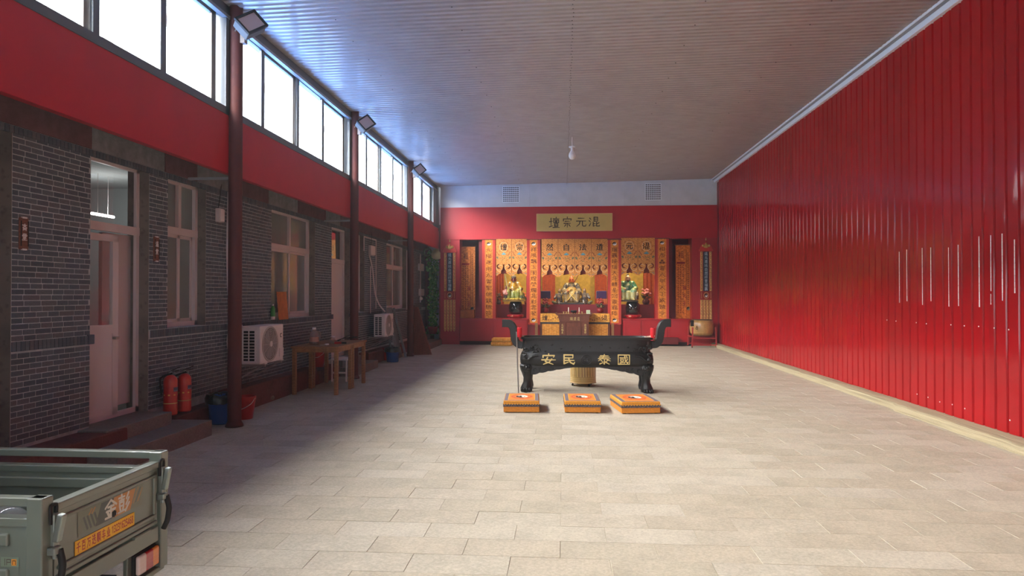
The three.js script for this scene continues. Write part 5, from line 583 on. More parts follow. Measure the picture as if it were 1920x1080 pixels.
  { const a = onD(968.5, 622, 11.24), b = onY(972.5, 735.5); solo('metal_rod', rod([b.X, 0, b.D - 0.05], [a.X, a.Y, 11.24], 0.011, 0.011, 8), M.steel, 'thin upright metal rod at the end of the burner', 'rod'); }
}
{ // painted tin drum on castors behind the burner
  const X = 0.36, D = 12.25, r = 0.235, t = thing('tin_drum', 'cream painted tin drum with bamboo pictures behind the burner', 'drum', [X, 0, D]);
  const tx = canvasTex(1024, 256, (c, w, h) => { c.fillStyle = '#dcb974'; c.fillRect(0, 0, w, h); for (let i = 0; i < 40; i++) { c.fillStyle = ['#e8cf97', '#cfa55c', '#e2c386'][i % 3]; c.globalAlpha = 0.4; c.fillRect(hash(i, 1, 9) * w, hash(i, 2, 9) * h, 60, 40); } c.globalAlpha = 1; for (let i = 0; i < 26; i++) { const x = i * 40 + hash(i, 4, 2) * 14; c.strokeStyle = ['#5a2f1c', '#8a4a26', '#6e5a2a'][i % 3]; c.lineWidth = 6; c.beginPath(); c.moveTo(x, 20); c.lineTo(x + 6, 200); c.stroke(); for (let k = 0; k < 4; k++) { c.fillStyle = ['#6d3f6a', '#a06224', '#4f5a2a', '#8f3f22'][(i + k) % 4]; c.beginPath(); c.ellipse(x + (k % 2 ? 12 : -12), 30 + k * 26, 16, 6, k, 0, 7); c.fill(); } } c.strokeStyle = '#b98d43'; c.lineWidth = 3; for (const y of [206, 222, 238]) { c.beginPath(); c.moveTo(0, y); c.lineTo(w, y); c.stroke(); } });
  P('shell', lathe([[r, 0.06], [r, 0.58]], X, 0, D, 40), printMat(tx, 0.35, { clearcoat: 0.3 }), t); P('base_ring', lathe([[0, 0.055], [r + 0.006, 0.055], [r + 0.008, 0.07], [r, 0.075]], X, 0, D, 40), M.tin, t); P('lid', lathe([[r + 0.006, 0.57], [r + 0.008, 0.59], [0.05, 0.61], [0, 0.61]], X, 0, D, 40), M.tin, t);
  for (const [x, d] of [[-0.19, -0.08], [0.1, -0.19], [0.15, 0.12], [-0.1, 0.17]]) P('castor', merge([ball(X + x, 0.022, D + d, 0.022), rod([X + x, 0.03, D + d], [X + x, 0.06, D + d], 0.01)]), M.rubber, t);
}
// ---------- cargo tricycle ----------
{
  const X = -2.0, t = thing('cargo_tricycle', 'grey green cargo tricycle with open bed parked beside the steps', 'tricycle', [-2.8, 0, 2.8]), q = (x, y) => onX(x, y, X);
  const nD = q(92, 945).D, fD = q(294, 868).D, top = 0.845, bot = 0.44, bedY = 0.5, rail = q(301, 846).Y, L = 1.45, x1 = X, x0 = X - L;
  const T2 = M.trike, side = (d, s) => { P('side_panel', rbx(x0, x1 - 0.03, bot, top - 0.06, d - 0.018, d + 0.018, 0.006), T2, t); P('side_rib', rbx(x0, x1 - 0.12, top - 0.16, top - 0.11, d - 0.03, d + 0.03, 0.008), T2, t); P('side_rib', rbx(x0, x1 - 0.12, bot + 0.09, bot + 0.16, d - 0.03, d + 0.03, 0.008), T2, t); P('lower_rail', rbx(x0, x1, top - 0.085, top - 0.05, d - 0.025, d + 0.025, 0.006), T2, t); P('upper_rail', rbx(x0, x1 + 0.015, rail - 0.035, rail, d - 0.022, d + 0.022, 0.006), T2, t); for (const xx of [x0 + 0.02, x0 + 0.5]) P('rail_post', bx(xx, xx + 0.03, top - 0.06, rail - 0.02, d - 0.015, d + 0.015), T2, t); P('corner_post', rbx(x1 - 0.045, x1 + 0.02, 0.3, rail, d - 0.03, d + 0.03, 0.006), T2, t); };
  side(nD - 0.03, -1); side(fD + 0.035, 1);
  P('bed_floor', bx(x0, x1, bedY - 0.03, bedY, nD, fD), T2, t); P('front_panel', rbx(x0 - 0.02, x0 + 0.02, bot, rail, nD - 0.03, fD + 0.03, 0.006), T2, t);
  const tg = P('tailgate', merge([rbx(x1 - 0.015, x1 + 0.012, 0.525, top - 0.03, nD + 0.012, fD - 0.012, 0.004), rbx(x1 - 0.025, x1 + 0.022, top - 0.045, top - 0.012, nD + 0.012, fD - 0.012, 0.006)]), T2, t);
  P('rib', rbx(x1 + 0.005, x1 + 0.02, top - 0.085, top - 0.07, nD + 0.03, fD - 0.03, 0.006), T2, tg); P('rib', rbx(x1 + 0.005, x1 + 0.022, 0.565, 0.585, nD + 0.03, fD - 0.03, 0.006), T2, tg); P('rib', rbx(x1 + 0.005, x1 + 0.02, 0.53, 0.55, nD + 0.02, fD - 0.02, 0.006), T2, tg); P('side_rib', rbx(x1 + 0.005, x1 + 0.02, 0.56, top - 0.085, fD - 0.05, fD - 0.03, 0.006), T2, tg);
  P('rear_beam', rbx(x1 - 0.03, x1 + 0.012, 0.44, 0.515, nD, fD, 0.006), T2, t); P('lamp_plate', rbx(x1 - 0.035, x1 - 0.015, 0.29, 0.45, fD - 0.2, fD + 0.03, 0.004), T2, t); P('lower_bar', rbx(x1 - 0.04, x1 + 0.012, 0.285, 0.31, fD - 0.22, fD + 0.05, 0.005), T2, t); P('hinge', rod([x1 + 0.016, 0.52, fD - 0.2], [x1 + 0.016, 0.52, fD - 0.08], 0.008), T2, t);
  P('lower_bar', rbx(x1 - 0.04, x1 + 0.012, 0.285, 0.31, nD - 0.05, nD + 0.22, 0.005), T2, t); P('lamp_plate', rbx(x1 - 0.035, x1 - 0.015, 0.29, 0.45, nD - 0.03, nD + 0.2, 0.004), T2, t);
  // tail lamps
  const tail = canvasTex(256, 96, (c, w, h) => { const cols = ['#d9c4bb', '#b3161f', '#e27f1c']; cols.forEach((k, i) => { c.fillStyle = k; c.fillRect(i * w / 3, 0, w / 3 + 1, h); c.strokeStyle = 'rgba(255,255,255,0.25)'; for (let j = 1; j < 5; j++) { c.beginPath(); c.moveTo(i * w / 3, j * h / 5); c.lineTo((i + 1) * w / 3, j * h / 5); c.stroke(); } }); });
  for (const d of [fD - 0.085, nD + 0.095]) { P('tail_lamp', rbx(x1 - 0.02, x1 + 0.0, 0.325, 0.43, d - 0.085, d + 0.085, 0.008), M.rubber, t); const g = rbx(x1, x1 + 0.022, 0.332, 0.423, d - 0.08, d + 0.08, 0.01); P('tail_lens', uvFit(g, 'z', 'y'), printMat(tail, 0.15, { clearcoat: 0.8 }), t, 'white, red and orange tail lamp lens'); }
  // latches
  for (const d of [nD - 0.004, fD + 0.006]) { const l = P('latch', merge([rbx(x1 + 0.01, x1 + 0.035, 0.66, 0.8, d - 0.012, d + 0.018, 0.006), rot(rbx(-0.012, 0.014, -0.05, 0.06, -0.014, 0.014, 0.006), 0, 0, -0.2).translate(x1 + 0.045, 0.74, -d), rbx(x1 + 0.01, x1 + 0.05, 0.645, 0.675, d - 0.03, d + 0.01, 0.005), rod([x1 + 0.03, 0.625, d], [x1 + 0.03, 0.65, d], 0.01)]), M.trikeChrome, t); P('latch_grip', tube([[x1 + 0.045, 0.66, d + 0.004], [x1 + 0.058, 0.6, d + 0.004], [x1 + 0.052, 0.54, d], [x1 + 0.035, 0.5, d - 0.004]], 0.013, 8), M.rubber, l, 'black rubber grip of the latch'); P('latch_loop', tube([[x1 + 0.02, 0.76, d - 0.014], [x1 + 0.022, 0.83, d - 0.016], [x1 + 0.02, 0.83, d + 0.016], [x1 + 0.02, 0.77, d + 0.014]], 0.008, 6), M.rubber, l); }
  // stickers
  const zm = (p0, p1) => [q(...p0), q(...p1)];
  const st = canvasTex(1024, 256, (c, w, h) => { c.fillStyle = '#9a9f93'; c.fillStyle = '#7f8678'; c.fillRect(0, 0, w, h); const par = (x, wd, col, y0 = 8, y1 = 248) => { c.fillStyle = col; c.beginPath(); c.moveTo(x + 90, y0); c.lineTo(x + 90 + wd, y0); c.lineTo(x + wd, y1); c.lineTo(x, y1); c.fill(); }; par(250, 560, '#d98a26'); par(250, 200, '#3d4647'); c.fillStyle = '#3d4647'; c.beginPath(); c.moveTo(430, 248); c.lineTo(560, 120); c.lineTo(520, 248); c.fill(); for (let i = 0; i < 3; i++) par(850 + i * 40, 16, i === 1 ? '#4a4a42' : '#c99240', 10 + i * 10, 190); for (let i = 0; i < 4; i++) { c.fillStyle = '#4a5350'; c.save(); c.translate(70 + i * 52, 80); c.rotate(-0.35); c.fillRect(0, 0, 26, 170); c.restore(); } c.fillStyle = '#d98a26'; for (let i = 0; i < 2; i++) { c.save(); c.translate(200 + i * 44, 14); c.rotate(0.7); c.fillRect(0, 0, 14, 80); c.restore(); } ink(c, '金', 400, 18, 180, 214, '#f6f4f2', 16); ink(c, '彭', 610, 18, 180, 214, '#f6f4f2', 14); });
  { const d0 = q(140, 965).D, d1 = q(262, 918).D, y0 = q(205, 973).Y, y1 = q(205, 933).Y; const g = new THREE.PlaneGeometry(d1 - d0, y1 - y0); g.rotateY(Math.PI / 2); g.translate(x1 + 0.0135, (y0 + y1) / 2, -(d0 + d1) / 2); P('maker_sticker', g, printMat(st, 0.4, { clearcoat: 0.4, color: lin('#cfcfc4') }), tg, 'grey and orange sticker with two white characters'); }
  const pt = canvasTex(1024, 112, (c, w, h) => { c.fillStyle = '#e9b61f'; c.fillRect(0, 0, w, h); '千百万送顺车业'.split('').forEach((k, i) => ink(c, k, 22 + i * 82, 16, 62, 80, '#a2201a', 13)); c.fillStyle = '#a2201a'; c.font = 'bold 92px sans-serif'; c.save(); c.translate(602, 89); c.scale(0.72, 1); c.fillText('13231625468', 0, 0); c.restore(); });
  { const d0 = q(134, 1020).D, d1 = q(246, 980).D, y0 = q(190, 1013).Y, y1 = q(190, 988).Y; const g = new THREE.BoxGeometry(d1 - d0, y1 - y0, 0.002); g.rotateY(Math.PI / 2); g.translate(x1 + 0.0145, (y0 + y1) / 2, -(d0 + d1) / 2); P('phone_sticker', g, printMat(pt, 0.45), tg, 'yellow strip with red characters and a telephone number'); }
  const ip = canvasTex(256, 96, (c, w, h) => { c.fillStyle = '#6f7f6d'; c.fillRect(0, 0, w, h); c.fillStyle = '#d98a26'; c.fillRect(150, 20, 70, 64); c.strokeStyle = '#4a4038'; c.lineWidth = 9; c.strokeRect(56, 20, 0.1, 60); c.beginPath(); c.moveTo(82, 82); c.lineTo(82, 24); c.lineTo(136, 24); c.lineTo(136, 52); c.lineTo(82, 52); c.stroke(); c.beginPath(); c.moveTo(166, 76); c.lineTo(166, 36); c.lineTo(206, 36); c.lineTo(206, 76); c.stroke(); });
  { const dn = nD - 0.03 - 0.019, a = onD(2, 1062, dn), b = onD(36, 1045, dn); const g = new THREE.PlaneGeometry(b.X - a.X, b.Y - a.Y); g.translate((a.X + b.X) / 2, (a.Y + b.Y) / 2, -dn + 0.001); P('side_emblem', g, printMat(ip, 0.45), t); }
  // chassis, wheels and the driver's end outside the picture
  P('chassis', merge([bx(x0 - 0.9, x1 - 0.1, 0.28, 0.33, nD + 0.15, nD + 0.2), bx(x0 - 0.9, x1 - 0.1, 0.28, 0.33, fD - 0.2, fD - 0.15), bx(x1 - 0.9, x1 - 0.85, 0.2, 0.36, nD, fD)]), M.rubber, t);
  const wheel = (x, d, r) => { const g = new THREE.TorusGeometry(r - 0.05, 0.05, 10, 28); g.translate(x, r, -d); const h = rod([x, r, d - 0.03], [x, r, d + 0.03], r * 0.62, r * 0.62, 20); P('wheel', merge([g, h]), M.rubber, t); };
  wheel(x1 - 0.5, nD + 0.05, 0.21); wheel(x1 - 0.5, fD - 0.05, 0.21); wheel(x0 - 1.0, (nD + fD) / 2, 0.24);
  const md = (nD + fD) / 2; P('mud_flap', rot(bx(-0.004, 0.004, -0.16, 0.0, -0.05, 0.05), 0, 0, 0.12).translate(x1 - 0.1, 0.37, -(fD - 0.3)), M.rubber, t); P('rear_seat', rbx(x0 - 0.55, x0 - 0.1, 0.62, 0.72, md - 0.18, md + 0.18, 0.04), M.rubber, t); P('seat_box', rbx(x0 - 0.5, x0 - 0.12, 0.32, 0.62, md - 0.16, md + 0.16, 0.02), T2, t); P('fork', merge([rod([x0 - 1.0, 0.24, md - 0.07], [x0 - 0.85, 0.85, md - 0.05], 0.018), rod([x0 - 1.0, 0.24, md + 0.07], [x0 - 0.85, 0.85, md + 0.05], 0.018), rod([x0 - 0.82, 1.0, md - 0.3], [x0 - 0.82, 1.0, md + 0.3], 0.016), rod([x0 - 0.86, 0.8, md], [x0 - 0.82, 1.0, md], 0.02)]), M.trikeChrome, t);
  // load in the bed
  const by = bedY; solo('metal_bracket', merge([rbx(-2.42, -2.2, by, by + 0.02, nD + 0.05, nD + 0.09, 0.004), rbx(-2.24, -2.2, by, by + 0.2, nD + 0.05, nD + 0.09, 0.004), bar([-2.42, by + 0.02, nD + 0.07], [-2.22, by + 0.18, nD + 0.07], 0.02, 0.01)]), M.steel, 'pale metal bracket in the tricycle bed', 'bracket');
  solo('cable_coil', merge([0, 1, 2, 3].map((i) => { const g = new THREE.TorusGeometry(0.09 - i * 0.008, 0.008, 6, 28); g.rotateX(1.2 + i * 0.1); g.translate(-2.15, by + 0.13 + i * 0.02, -(nD + 0.15)); return g; }).concat([rbx(-2.22, -2.08, by, by + 0.1, nD + 0.1, nD + 0.2, 0.02)])), M.wire, 'coil of pale cable in the tricycle bed', 'cable');
  solo('glass_globe', ball(-2.5, by + 0.1, nD + 0.36, 0.1, 1, 1, 1, 24), new THREE.MeshPhysicalMaterial({ color: 0xffffff, roughness: 0.05, transmission: 0.9, thickness: 0, ior: 1.5 }), 'clear round glass globe lying in the tricycle bed', 'glass globe');
  solo('rag', (() => { const g = ball(-2.36, by + 0.1, nD + 0.12, 0.11, 1.3, 0.9, 0.8, 18), p = g.attributes.position; for (let i = 0; i < p.count; i++) p.setY(i, Math.max(by, p.getY(i) + (fbm(p.getX(i) * 2 + 9, p.getZ(i) * 2 + 9, 8, 7, 3) - 0.5) * 0.1)); g.computeVertexNormals(); return g; })(), mat('#6b3f34', 0.9, { map: T.weave }), 'brown crumpled rag in the tricycle bed', 'rag');
  solo('glove', (() => { const g = ball(-2.06, by + 0.18, nD + 0.36, 0.07, 1.1, 0.9, 1.2, 16); const h = rbx(-2.12, -2.0, by, by + 0.16, nD + 0.3, nD + 0.42, 0.02); return merge([g, h]); })(), M.rubber, 'black glove on a box behind the tailgate', 'glove');
}
// ---------- altar end of the hall ----------
const DH = 22.1;
function pbx(x0, y0, x1, y1, D, dep, r = 0) { const a = onD(x0, y1, D), b = onD(x1, y0, D); return r ? rbx(a.X, b.X, a.Y, b.Y, D, D + dep, r) : bx(a.X, b.X, a.Y, b.Y, D, D + dep); }
const AX = (x, D = DH) => onD(x, 500, D).X, AY = (y, D = DH) => onD(1090, y, D).Y;
const HY = AY(447), WY = AY(387);
{
  const w = struct('wall_back', 'red and white end wall with the open altar alcove', 'wall', [0.4, 0, DH]);
  const xl = -4.1, xr = XR + 0.1, xs = [xl, -2.7, -1.1, 0.45, 2.0, 3.5, xr];
  for (let i = 0; i < xs.length - 1; i++) P('white_panel', rbx(xs[i] + 0.001, xs[i + 1] - 0.001, WY, 5.7, DH, DH + 0.3, 0.003), M.whiteBand, w);
  P('red_header', bx(xl, xr, HY, WY, DH - 0.03, DH + 0.3), M.redBand, w); P('red_header_lip', bx(xl, xr, HY - 0.02, HY + 0.05, DH - 0.05, DH + 0.3), M.redBand, w);
  P('pilaster', bx(xl, AX(862), -0.02, HY, DH - 0.02, DH + 0.6), M.redBand, w); P('pilaster', bx(AX(1297), xr, -0.02, HY, DH - 0.02, DH + 0.6), M.redLac, w);
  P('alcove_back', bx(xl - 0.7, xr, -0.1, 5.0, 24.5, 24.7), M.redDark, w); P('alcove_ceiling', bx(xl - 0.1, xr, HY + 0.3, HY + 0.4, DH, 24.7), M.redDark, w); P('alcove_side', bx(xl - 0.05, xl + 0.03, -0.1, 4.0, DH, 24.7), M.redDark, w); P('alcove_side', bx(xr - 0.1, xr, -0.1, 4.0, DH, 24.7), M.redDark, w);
  P('end_wall', bx(-5.1, xl + 0.02, -0.1, 5.6, 23.2, 23.4), M.whiteBand, w); P('outer_return', bx(-4.6, xl + 0.01, 3.66, 5.6, 22.5, 22.7), M.greyTrim, w);
  const post = (x0, x1) => P('red_post', bx(AX(x0), AX(x1), 0.0, HY, DH + 0.1, DH + 0.28), M.redLac, w); post(903, 929.5); post(986.5, 1013.5); post(1140, 1164); post(1228.5, 1255);
  // red riser and yellow backdrops
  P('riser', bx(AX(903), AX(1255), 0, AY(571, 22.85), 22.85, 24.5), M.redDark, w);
  for (const [a, b] of [[926, 992], [1010, 1146], [1162, 1232]]) P('yellow_backdrop', bx(AX(a, 23.9), AX(b, 23.9), AY(590, 23.9), HY + 0.1, 23.9, 23.95), M.yellowWall, w);
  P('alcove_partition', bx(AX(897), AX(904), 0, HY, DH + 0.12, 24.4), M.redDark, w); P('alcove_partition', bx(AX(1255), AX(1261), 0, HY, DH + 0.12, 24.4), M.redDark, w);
  // vents: a black plate paints the shade inside the holes
  for (const [x0, y0, x1, y1, l] of [[943, 350, 973, 379, 'square perforated wall vent over the temple statue with the staff'], [1210, 344.5, 1239, 375, 'square perforated wall vent over the green robed statue']]) { const a = onD(x0, y1, DH), b = onD(x1, y0, DH), v = thing('wall_vent', l, 'vent', [a.X, a.Y, DH], 'perforated wall vents'); P('painted_hole_shade', bx(a.X, b.X, a.Y, b.Y, DH - 0.004, DH), M.black, v); const n = 8, g = []; for (let i = 0; i <= n; i++) { const x = a.X + (b.X - a.X) * i / n, y = a.Y + (b.Y - a.Y) * i / n; g.push(bx(x - 0.012, x + 0.012, a.Y - 0.016, b.Y + 0.016, DH - 0.014, DH - 0.002), bx(a.X - 0.016, b.X + 0.016, y - 0.012, y + 0.012, DH - 0.0138, DH - 0.0022)); } P('grid', merge(g), M.whiteTrim, v); }
}
{ // plaque
  const D = DH - 0.05, a = onD(1006, 434, D), b = onD(1148, 400, D), t = thing('name_plaque', 'long gold plaque with four dark characters on the red header', 'sign', [(a.X + b.X) / 2, a.Y, D]);
  P('board', rbx(a.X, b.X, a.Y, b.Y, D - 0.06, D, 0.006), mat('#cdb063', 0.45, { map: T.paint }), t); P('rim', merge([bx(a.X, b.X, b.Y - 0.012, b.Y + 0.002, D - 0.066, D), bx(a.X, b.X, a.Y - 0.002, a.Y + 0.012, D - 0.066, D), bx(a.X - 0.002, a.X + 0.012, a.Y, b.Y, D - 0.066, D), bx(b.X - 0.012, b.X + 0.002, a.Y, b.Y, D - 0.066, D)]), mat('#e0a878', 0.4), t);
  for (const [c, x0, x1, y0, y1] of [['壇', 1030, 1049, 407.5, 427], ['宗', 1055.5, 1072, 407, 426.5], ['元', 1080, 1099.5, 407, 425.5], ['混', 1104, 1124.5, 407, 425]]) { const p = onD(x0, y1, D - 0.06), q = onD(x1, y0, D - 0.06), g = inkGeo(c, q.X - p.X, q.Y - p.Y, 0.029, 0.006); g.translate(p.X, p.Y, -D + 0.061); P('character', g, mat('#2a1608', 0.6), t); }
}
// vertical banners
const clothW = (w, h, amp, n, dep = 0.0) => { const g = new THREE.PlaneGeometry(w, h, n * 4, 20), p = g.attributes.position; for (let i = 0; i < p.count; i++) p.setZ(i, Math.sin((p.getX(i) / w) * n * 6.283 + p.getY(i) * 0.8) * amp); g.computeVertexNormals(); return g; };
function banner(label, x0, x1, y0, y1, bx0, bx1, text, tb, lower) {
  const D = DH - 0.07, a = onD(bx0, y1, D), b = onD(bx1, y0, D), t = thing('hanging_banner', label, 'banner', [(a.X + b.X) / 2, a.Y, D], 'vertical temple banners'), w = b.X - a.X, h = b.Y - a.Y, fw = (x0 - bx0) / (bx1 - bx0);
  const tex = canvasTex(192, 1536, (c, W, H) => { goldGround(c, W, H, [214, 130, 42], text.length); const bw = W * fw; c.fillStyle = '#b8382c'; c.fillRect(0, 0, bw, H); c.fillRect(W - bw, 0, bw, H); c.strokeStyle = '#e0603f'; c.lineWidth = 5; for (let s = 0; s < 2; s++) for (let y = 0; y < H; y += 26) { c.beginPath(); c.arc(s ? W - bw : bw, y, 11, s ? 1.57 : -1.57, s ? 4.71 : 1.57); c.stroke(); } if (lower) { c.fillStyle = '#c4392f'; c.fillRect(0, H - 34, W, 34); } taiji(c, W / 2, H * tb[0], W * 0.16, '#1d1412', '#efe9e0', 0.5); if (lower) taiji(c, W / 2, H * 0.945, W * 0.16, '#1d1412', '#efe9e0', 0.5); const s = W * 0.42, st = (tb[2] - tb[1]) / text.length; [...text].forEach((k, i) => ink(c, k, (W - s) / 2, H * (tb[1] + st * i) + H * st * 0.5 - s * 0.5, s, s * 0.96, '#6b2c0a', 8.5)); });
  const o = []; const n = 24; if (lower) { o.push([w / 2, h / 2], [-w / 2, h / 2]); for (let i = 0; i <= n; i++) { const u = i / n; o.push([-w / 2 + u * w, -h / 2 + 0.03 - Math.abs(Math.sin(u * 3.1416 * 3)) * 0.03]); } } else o.push([w / 2, h / 2], [-w / 2, h / 2], [-w / 2, -h / 2], [w / 2, -h / 2]);
  const g = poly(o, 0.006); uvFit(g); g.translate((a.X + b.X) / 2, (a.Y + b.Y) / 2, -D); P('cloth', g, printMat(tex, 0.8), t); P('hanging_rod', rod([a.X - 0.02, b.Y, D - 0.004], [b.X + 0.02, b.Y, D - 0.004], 0.014), M.darkWood, t);
}
banner('gold banner beside the pale dark pillar board, starting with the character for origin', 909, 924.5, 449, 598, 904, 929, '元陽運雨九霄聖使鎮隨符', [0.055, 0.09, 0.97]);
banner('long gold banner between staff statue niche and central niche', 993, 1008, 449, 609, 988, 1013, '祥風飄玉闕燈熒燭晃彩雲飛', [0.05, 0.085, 0.9], true);
banner('long gold banner between central niche and green robed statue', 1144.5, 1159.5, 449, 609, 1140, 1164.5, '瑞靄接瑤天斗轉星回靈鶴降', [0.05, 0.085, 0.9], true);
banner('gold banner beside the right side alcove with the drum', 1233.5, 1249, 447, 598, 1229, 1254, '祖炁轟雷六甲天丁威聽令', [0.055, 0.09, 0.97]);
// valances of cut cloth panels
function valance(label, x0, x1, y0, y1, chars, round) {
  const D = DH - 0.05, n = chars.length, t = thing('valance', label, 'valance', [AX((x0 + x1) / 2, D), AY(y1, D), D], 'cut cloth valances over the niches');
  { const w = AX(x1, D) - AX(x0, D), o = [[w, 0], [0, 0]], hh = AY(y0, D) - AY(y0 + (y1 - y0) * 0.97, D); for (let k = 0; k <= 48; k++) { const u = k / 48; o.push([u * w, -hh + Math.abs(Math.sin(u * Math.PI * n)) * -0.06 + 0.1 + (k % 6 < 3 ? 0.02 : 0)]); } const lg = poly(o, 0.008); lg.translate(AX(x0, D), AY(y0, D), -(D + 0.1)); P('red_lining', uvBox(lg), mat('#8a2c1a', 0.8, { map: T.weave }), t, 'dark red under layer of the valance'); }
  P('rail', rod([AX(x0, D), AY(y0 - 1, D), D + 0.01], [AX(x1, D), AY(y0 - 1, D), D + 0.01], 0.012), M.darkWood, t);
  chars.forEach((ch, i) => {
    const a = onD(x0 + (x1 - x0) * i / n, y1, D), b = onD(x0 + (x1 - x0) * (i + 1) / n, y0, D), w = b.X - a.X - 0.012, h = b.Y - a.Y;
    const tex = canvasTex(384, 896, (c, W, H) => {
      goldGround(c, W, H, [206, 134, 62], 20 + i); const g = c;
      ink(g, ch, W * 0.29, H * 0.13, W * 0.42, H * 0.17, '#241208', 11);
      if (round) { g.strokeStyle = '#e8cfa4'; g.lineWidth = 7; g.beginPath(); g.ellipse(W / 2, H * 0.215, W * 0.25, H * 0.125, 0, 0, 7); g.stroke(); for (let k = 0; k < 8; k++) { g.save(); g.translate(W / 2, H * 0.215); g.rotate(k * Math.PI / 4); g.fillStyle = '#a85a2c'; for (let m = 0; m < 3; m++) g.fillRect(-22, -W * (0.33 + m * 0.035), 44, 7); g.restore(); } }
      g.fillStyle = '#5d98a6'; g.beginPath(); g.ellipse(W / 2, H * 0.405, 58, 20, 0, 0, 7); g.ellipse(W / 2, H * 0.385, 26, 22, 0, 0, 7); g.fill(); g.strokeStyle = '#9fd0d2'; g.lineWidth = 5; g.beginPath(); g.arc(W / 2, H * 0.39, 14, 3.2, 6.2); g.stroke();
      g.lineWidth = 14; g.strokeStyle = '#8e3a1c'; for (const s of [-1, 1]) { for (let k = 0; k < 4; k++) { g.beginPath(); g.arc(W / 2 + s * (W * 0.42 - k * 17), H * (0.345 + k * 0.028), 10, 0.5, 3.4); g.stroke(); } g.fillStyle = '#6e6a4a'; g.beginPath(); g.ellipse(W / 2 + s * W * 0.4, H * 0.5, 22, 34, s * 0.6, 0, 7); g.fill(); }
      for (let k = 0; k < 16; k++) { g.fillStyle = ['#7d6a3c', '#9c4a2c', '#6d7a42'][k % 3]; g.beginPath(); g.arc(W * (0.26 + 0.48 * hash(k, i, 4)), H * (0.47 + 0.12 * hash(k, i, 5)), 9, 0, 7); g.fill(); }
      for (const s of [-1, 1]) { g.strokeStyle = '#f0cf9a'; g.lineWidth = 10; g.beginPath(); g.arc(W / 2 + s * W * 0.27, H * 0.78, W * 0.19, 0.3, 5.6); g.stroke(); g.strokeStyle = '#7f7a68'; g.lineWidth = 16; g.beginPath(); g.moveTo(W / 2 + s * W * 0.46, H * 0.95); g.quadraticCurveTo(W / 2 + s * W * 0.38, H * 0.9, W / 2 + s * W * 0.32, H * 0.92); g.stroke(); }
    });
    // outline: two cloud lobes meeting in a tall notch, with a crescent cut out of each
    const half = [[0.5, 0], [0.5, -0.97], [0.44, -1], [0.36, -0.96], [0.28, -0.935], [0.2, -0.93], [0.15, -0.89], [0.16, -0.85], [0.1, -0.82], [0.05, -0.77], [0.035, -0.72], [0.07, -0.69], [0.1, -0.665], [0.04, -0.685], [0, -0.69]], o = [...half.map(([x, y]) => [x * w, h / 2 + y * h]), ...half.slice(0, -1).reverse().map(([x, y]) => [-x * w, h / 2 + y * h])].reverse();
    const holes = [-1, 1].map((s) => { const q = [], cx = s * 0.3 * w, cy = h / 2 - 0.735 * h, R = 0.15 * w; for (let k = 0; k <= 14; k++) { const an = -2.1 + k / 14 * 3.9; q.push([cx + s * Math.cos(an) * R * 1.0, cy + Math.sin(an) * R * 1.0]); } for (let k = 14; k >= 0; k--) { const an = -1.9 + k / 14 * 3.5; q.push([cx + s * (Math.cos(an) * R * 0.56 - R * 0.06), cy + Math.sin(an) * R * 0.6 - R * 0.03]); } return q; });
    const g = poly(o, 0.006, 0, holes); uvFit(g); g.translate((a.X + b.X) / 2, (a.Y + b.Y) / 2, -D); P('cloth_panel', g, printMat(tex, 0.8), t);
  });
}
valance('gold cut cloth valance of two panels over the statue with the staff', 929.5, 989, 448, 518, ['壇', '宗'], true); valance('gold cut cloth valance of four panels over the central statue', 1015, 1140, 448, 520, ['然', '自', '法', '道']); valance('gold cut cloth valance of two panels over the green robed statue', 1164, 1228, 446, 517, ['元', '混'], true);
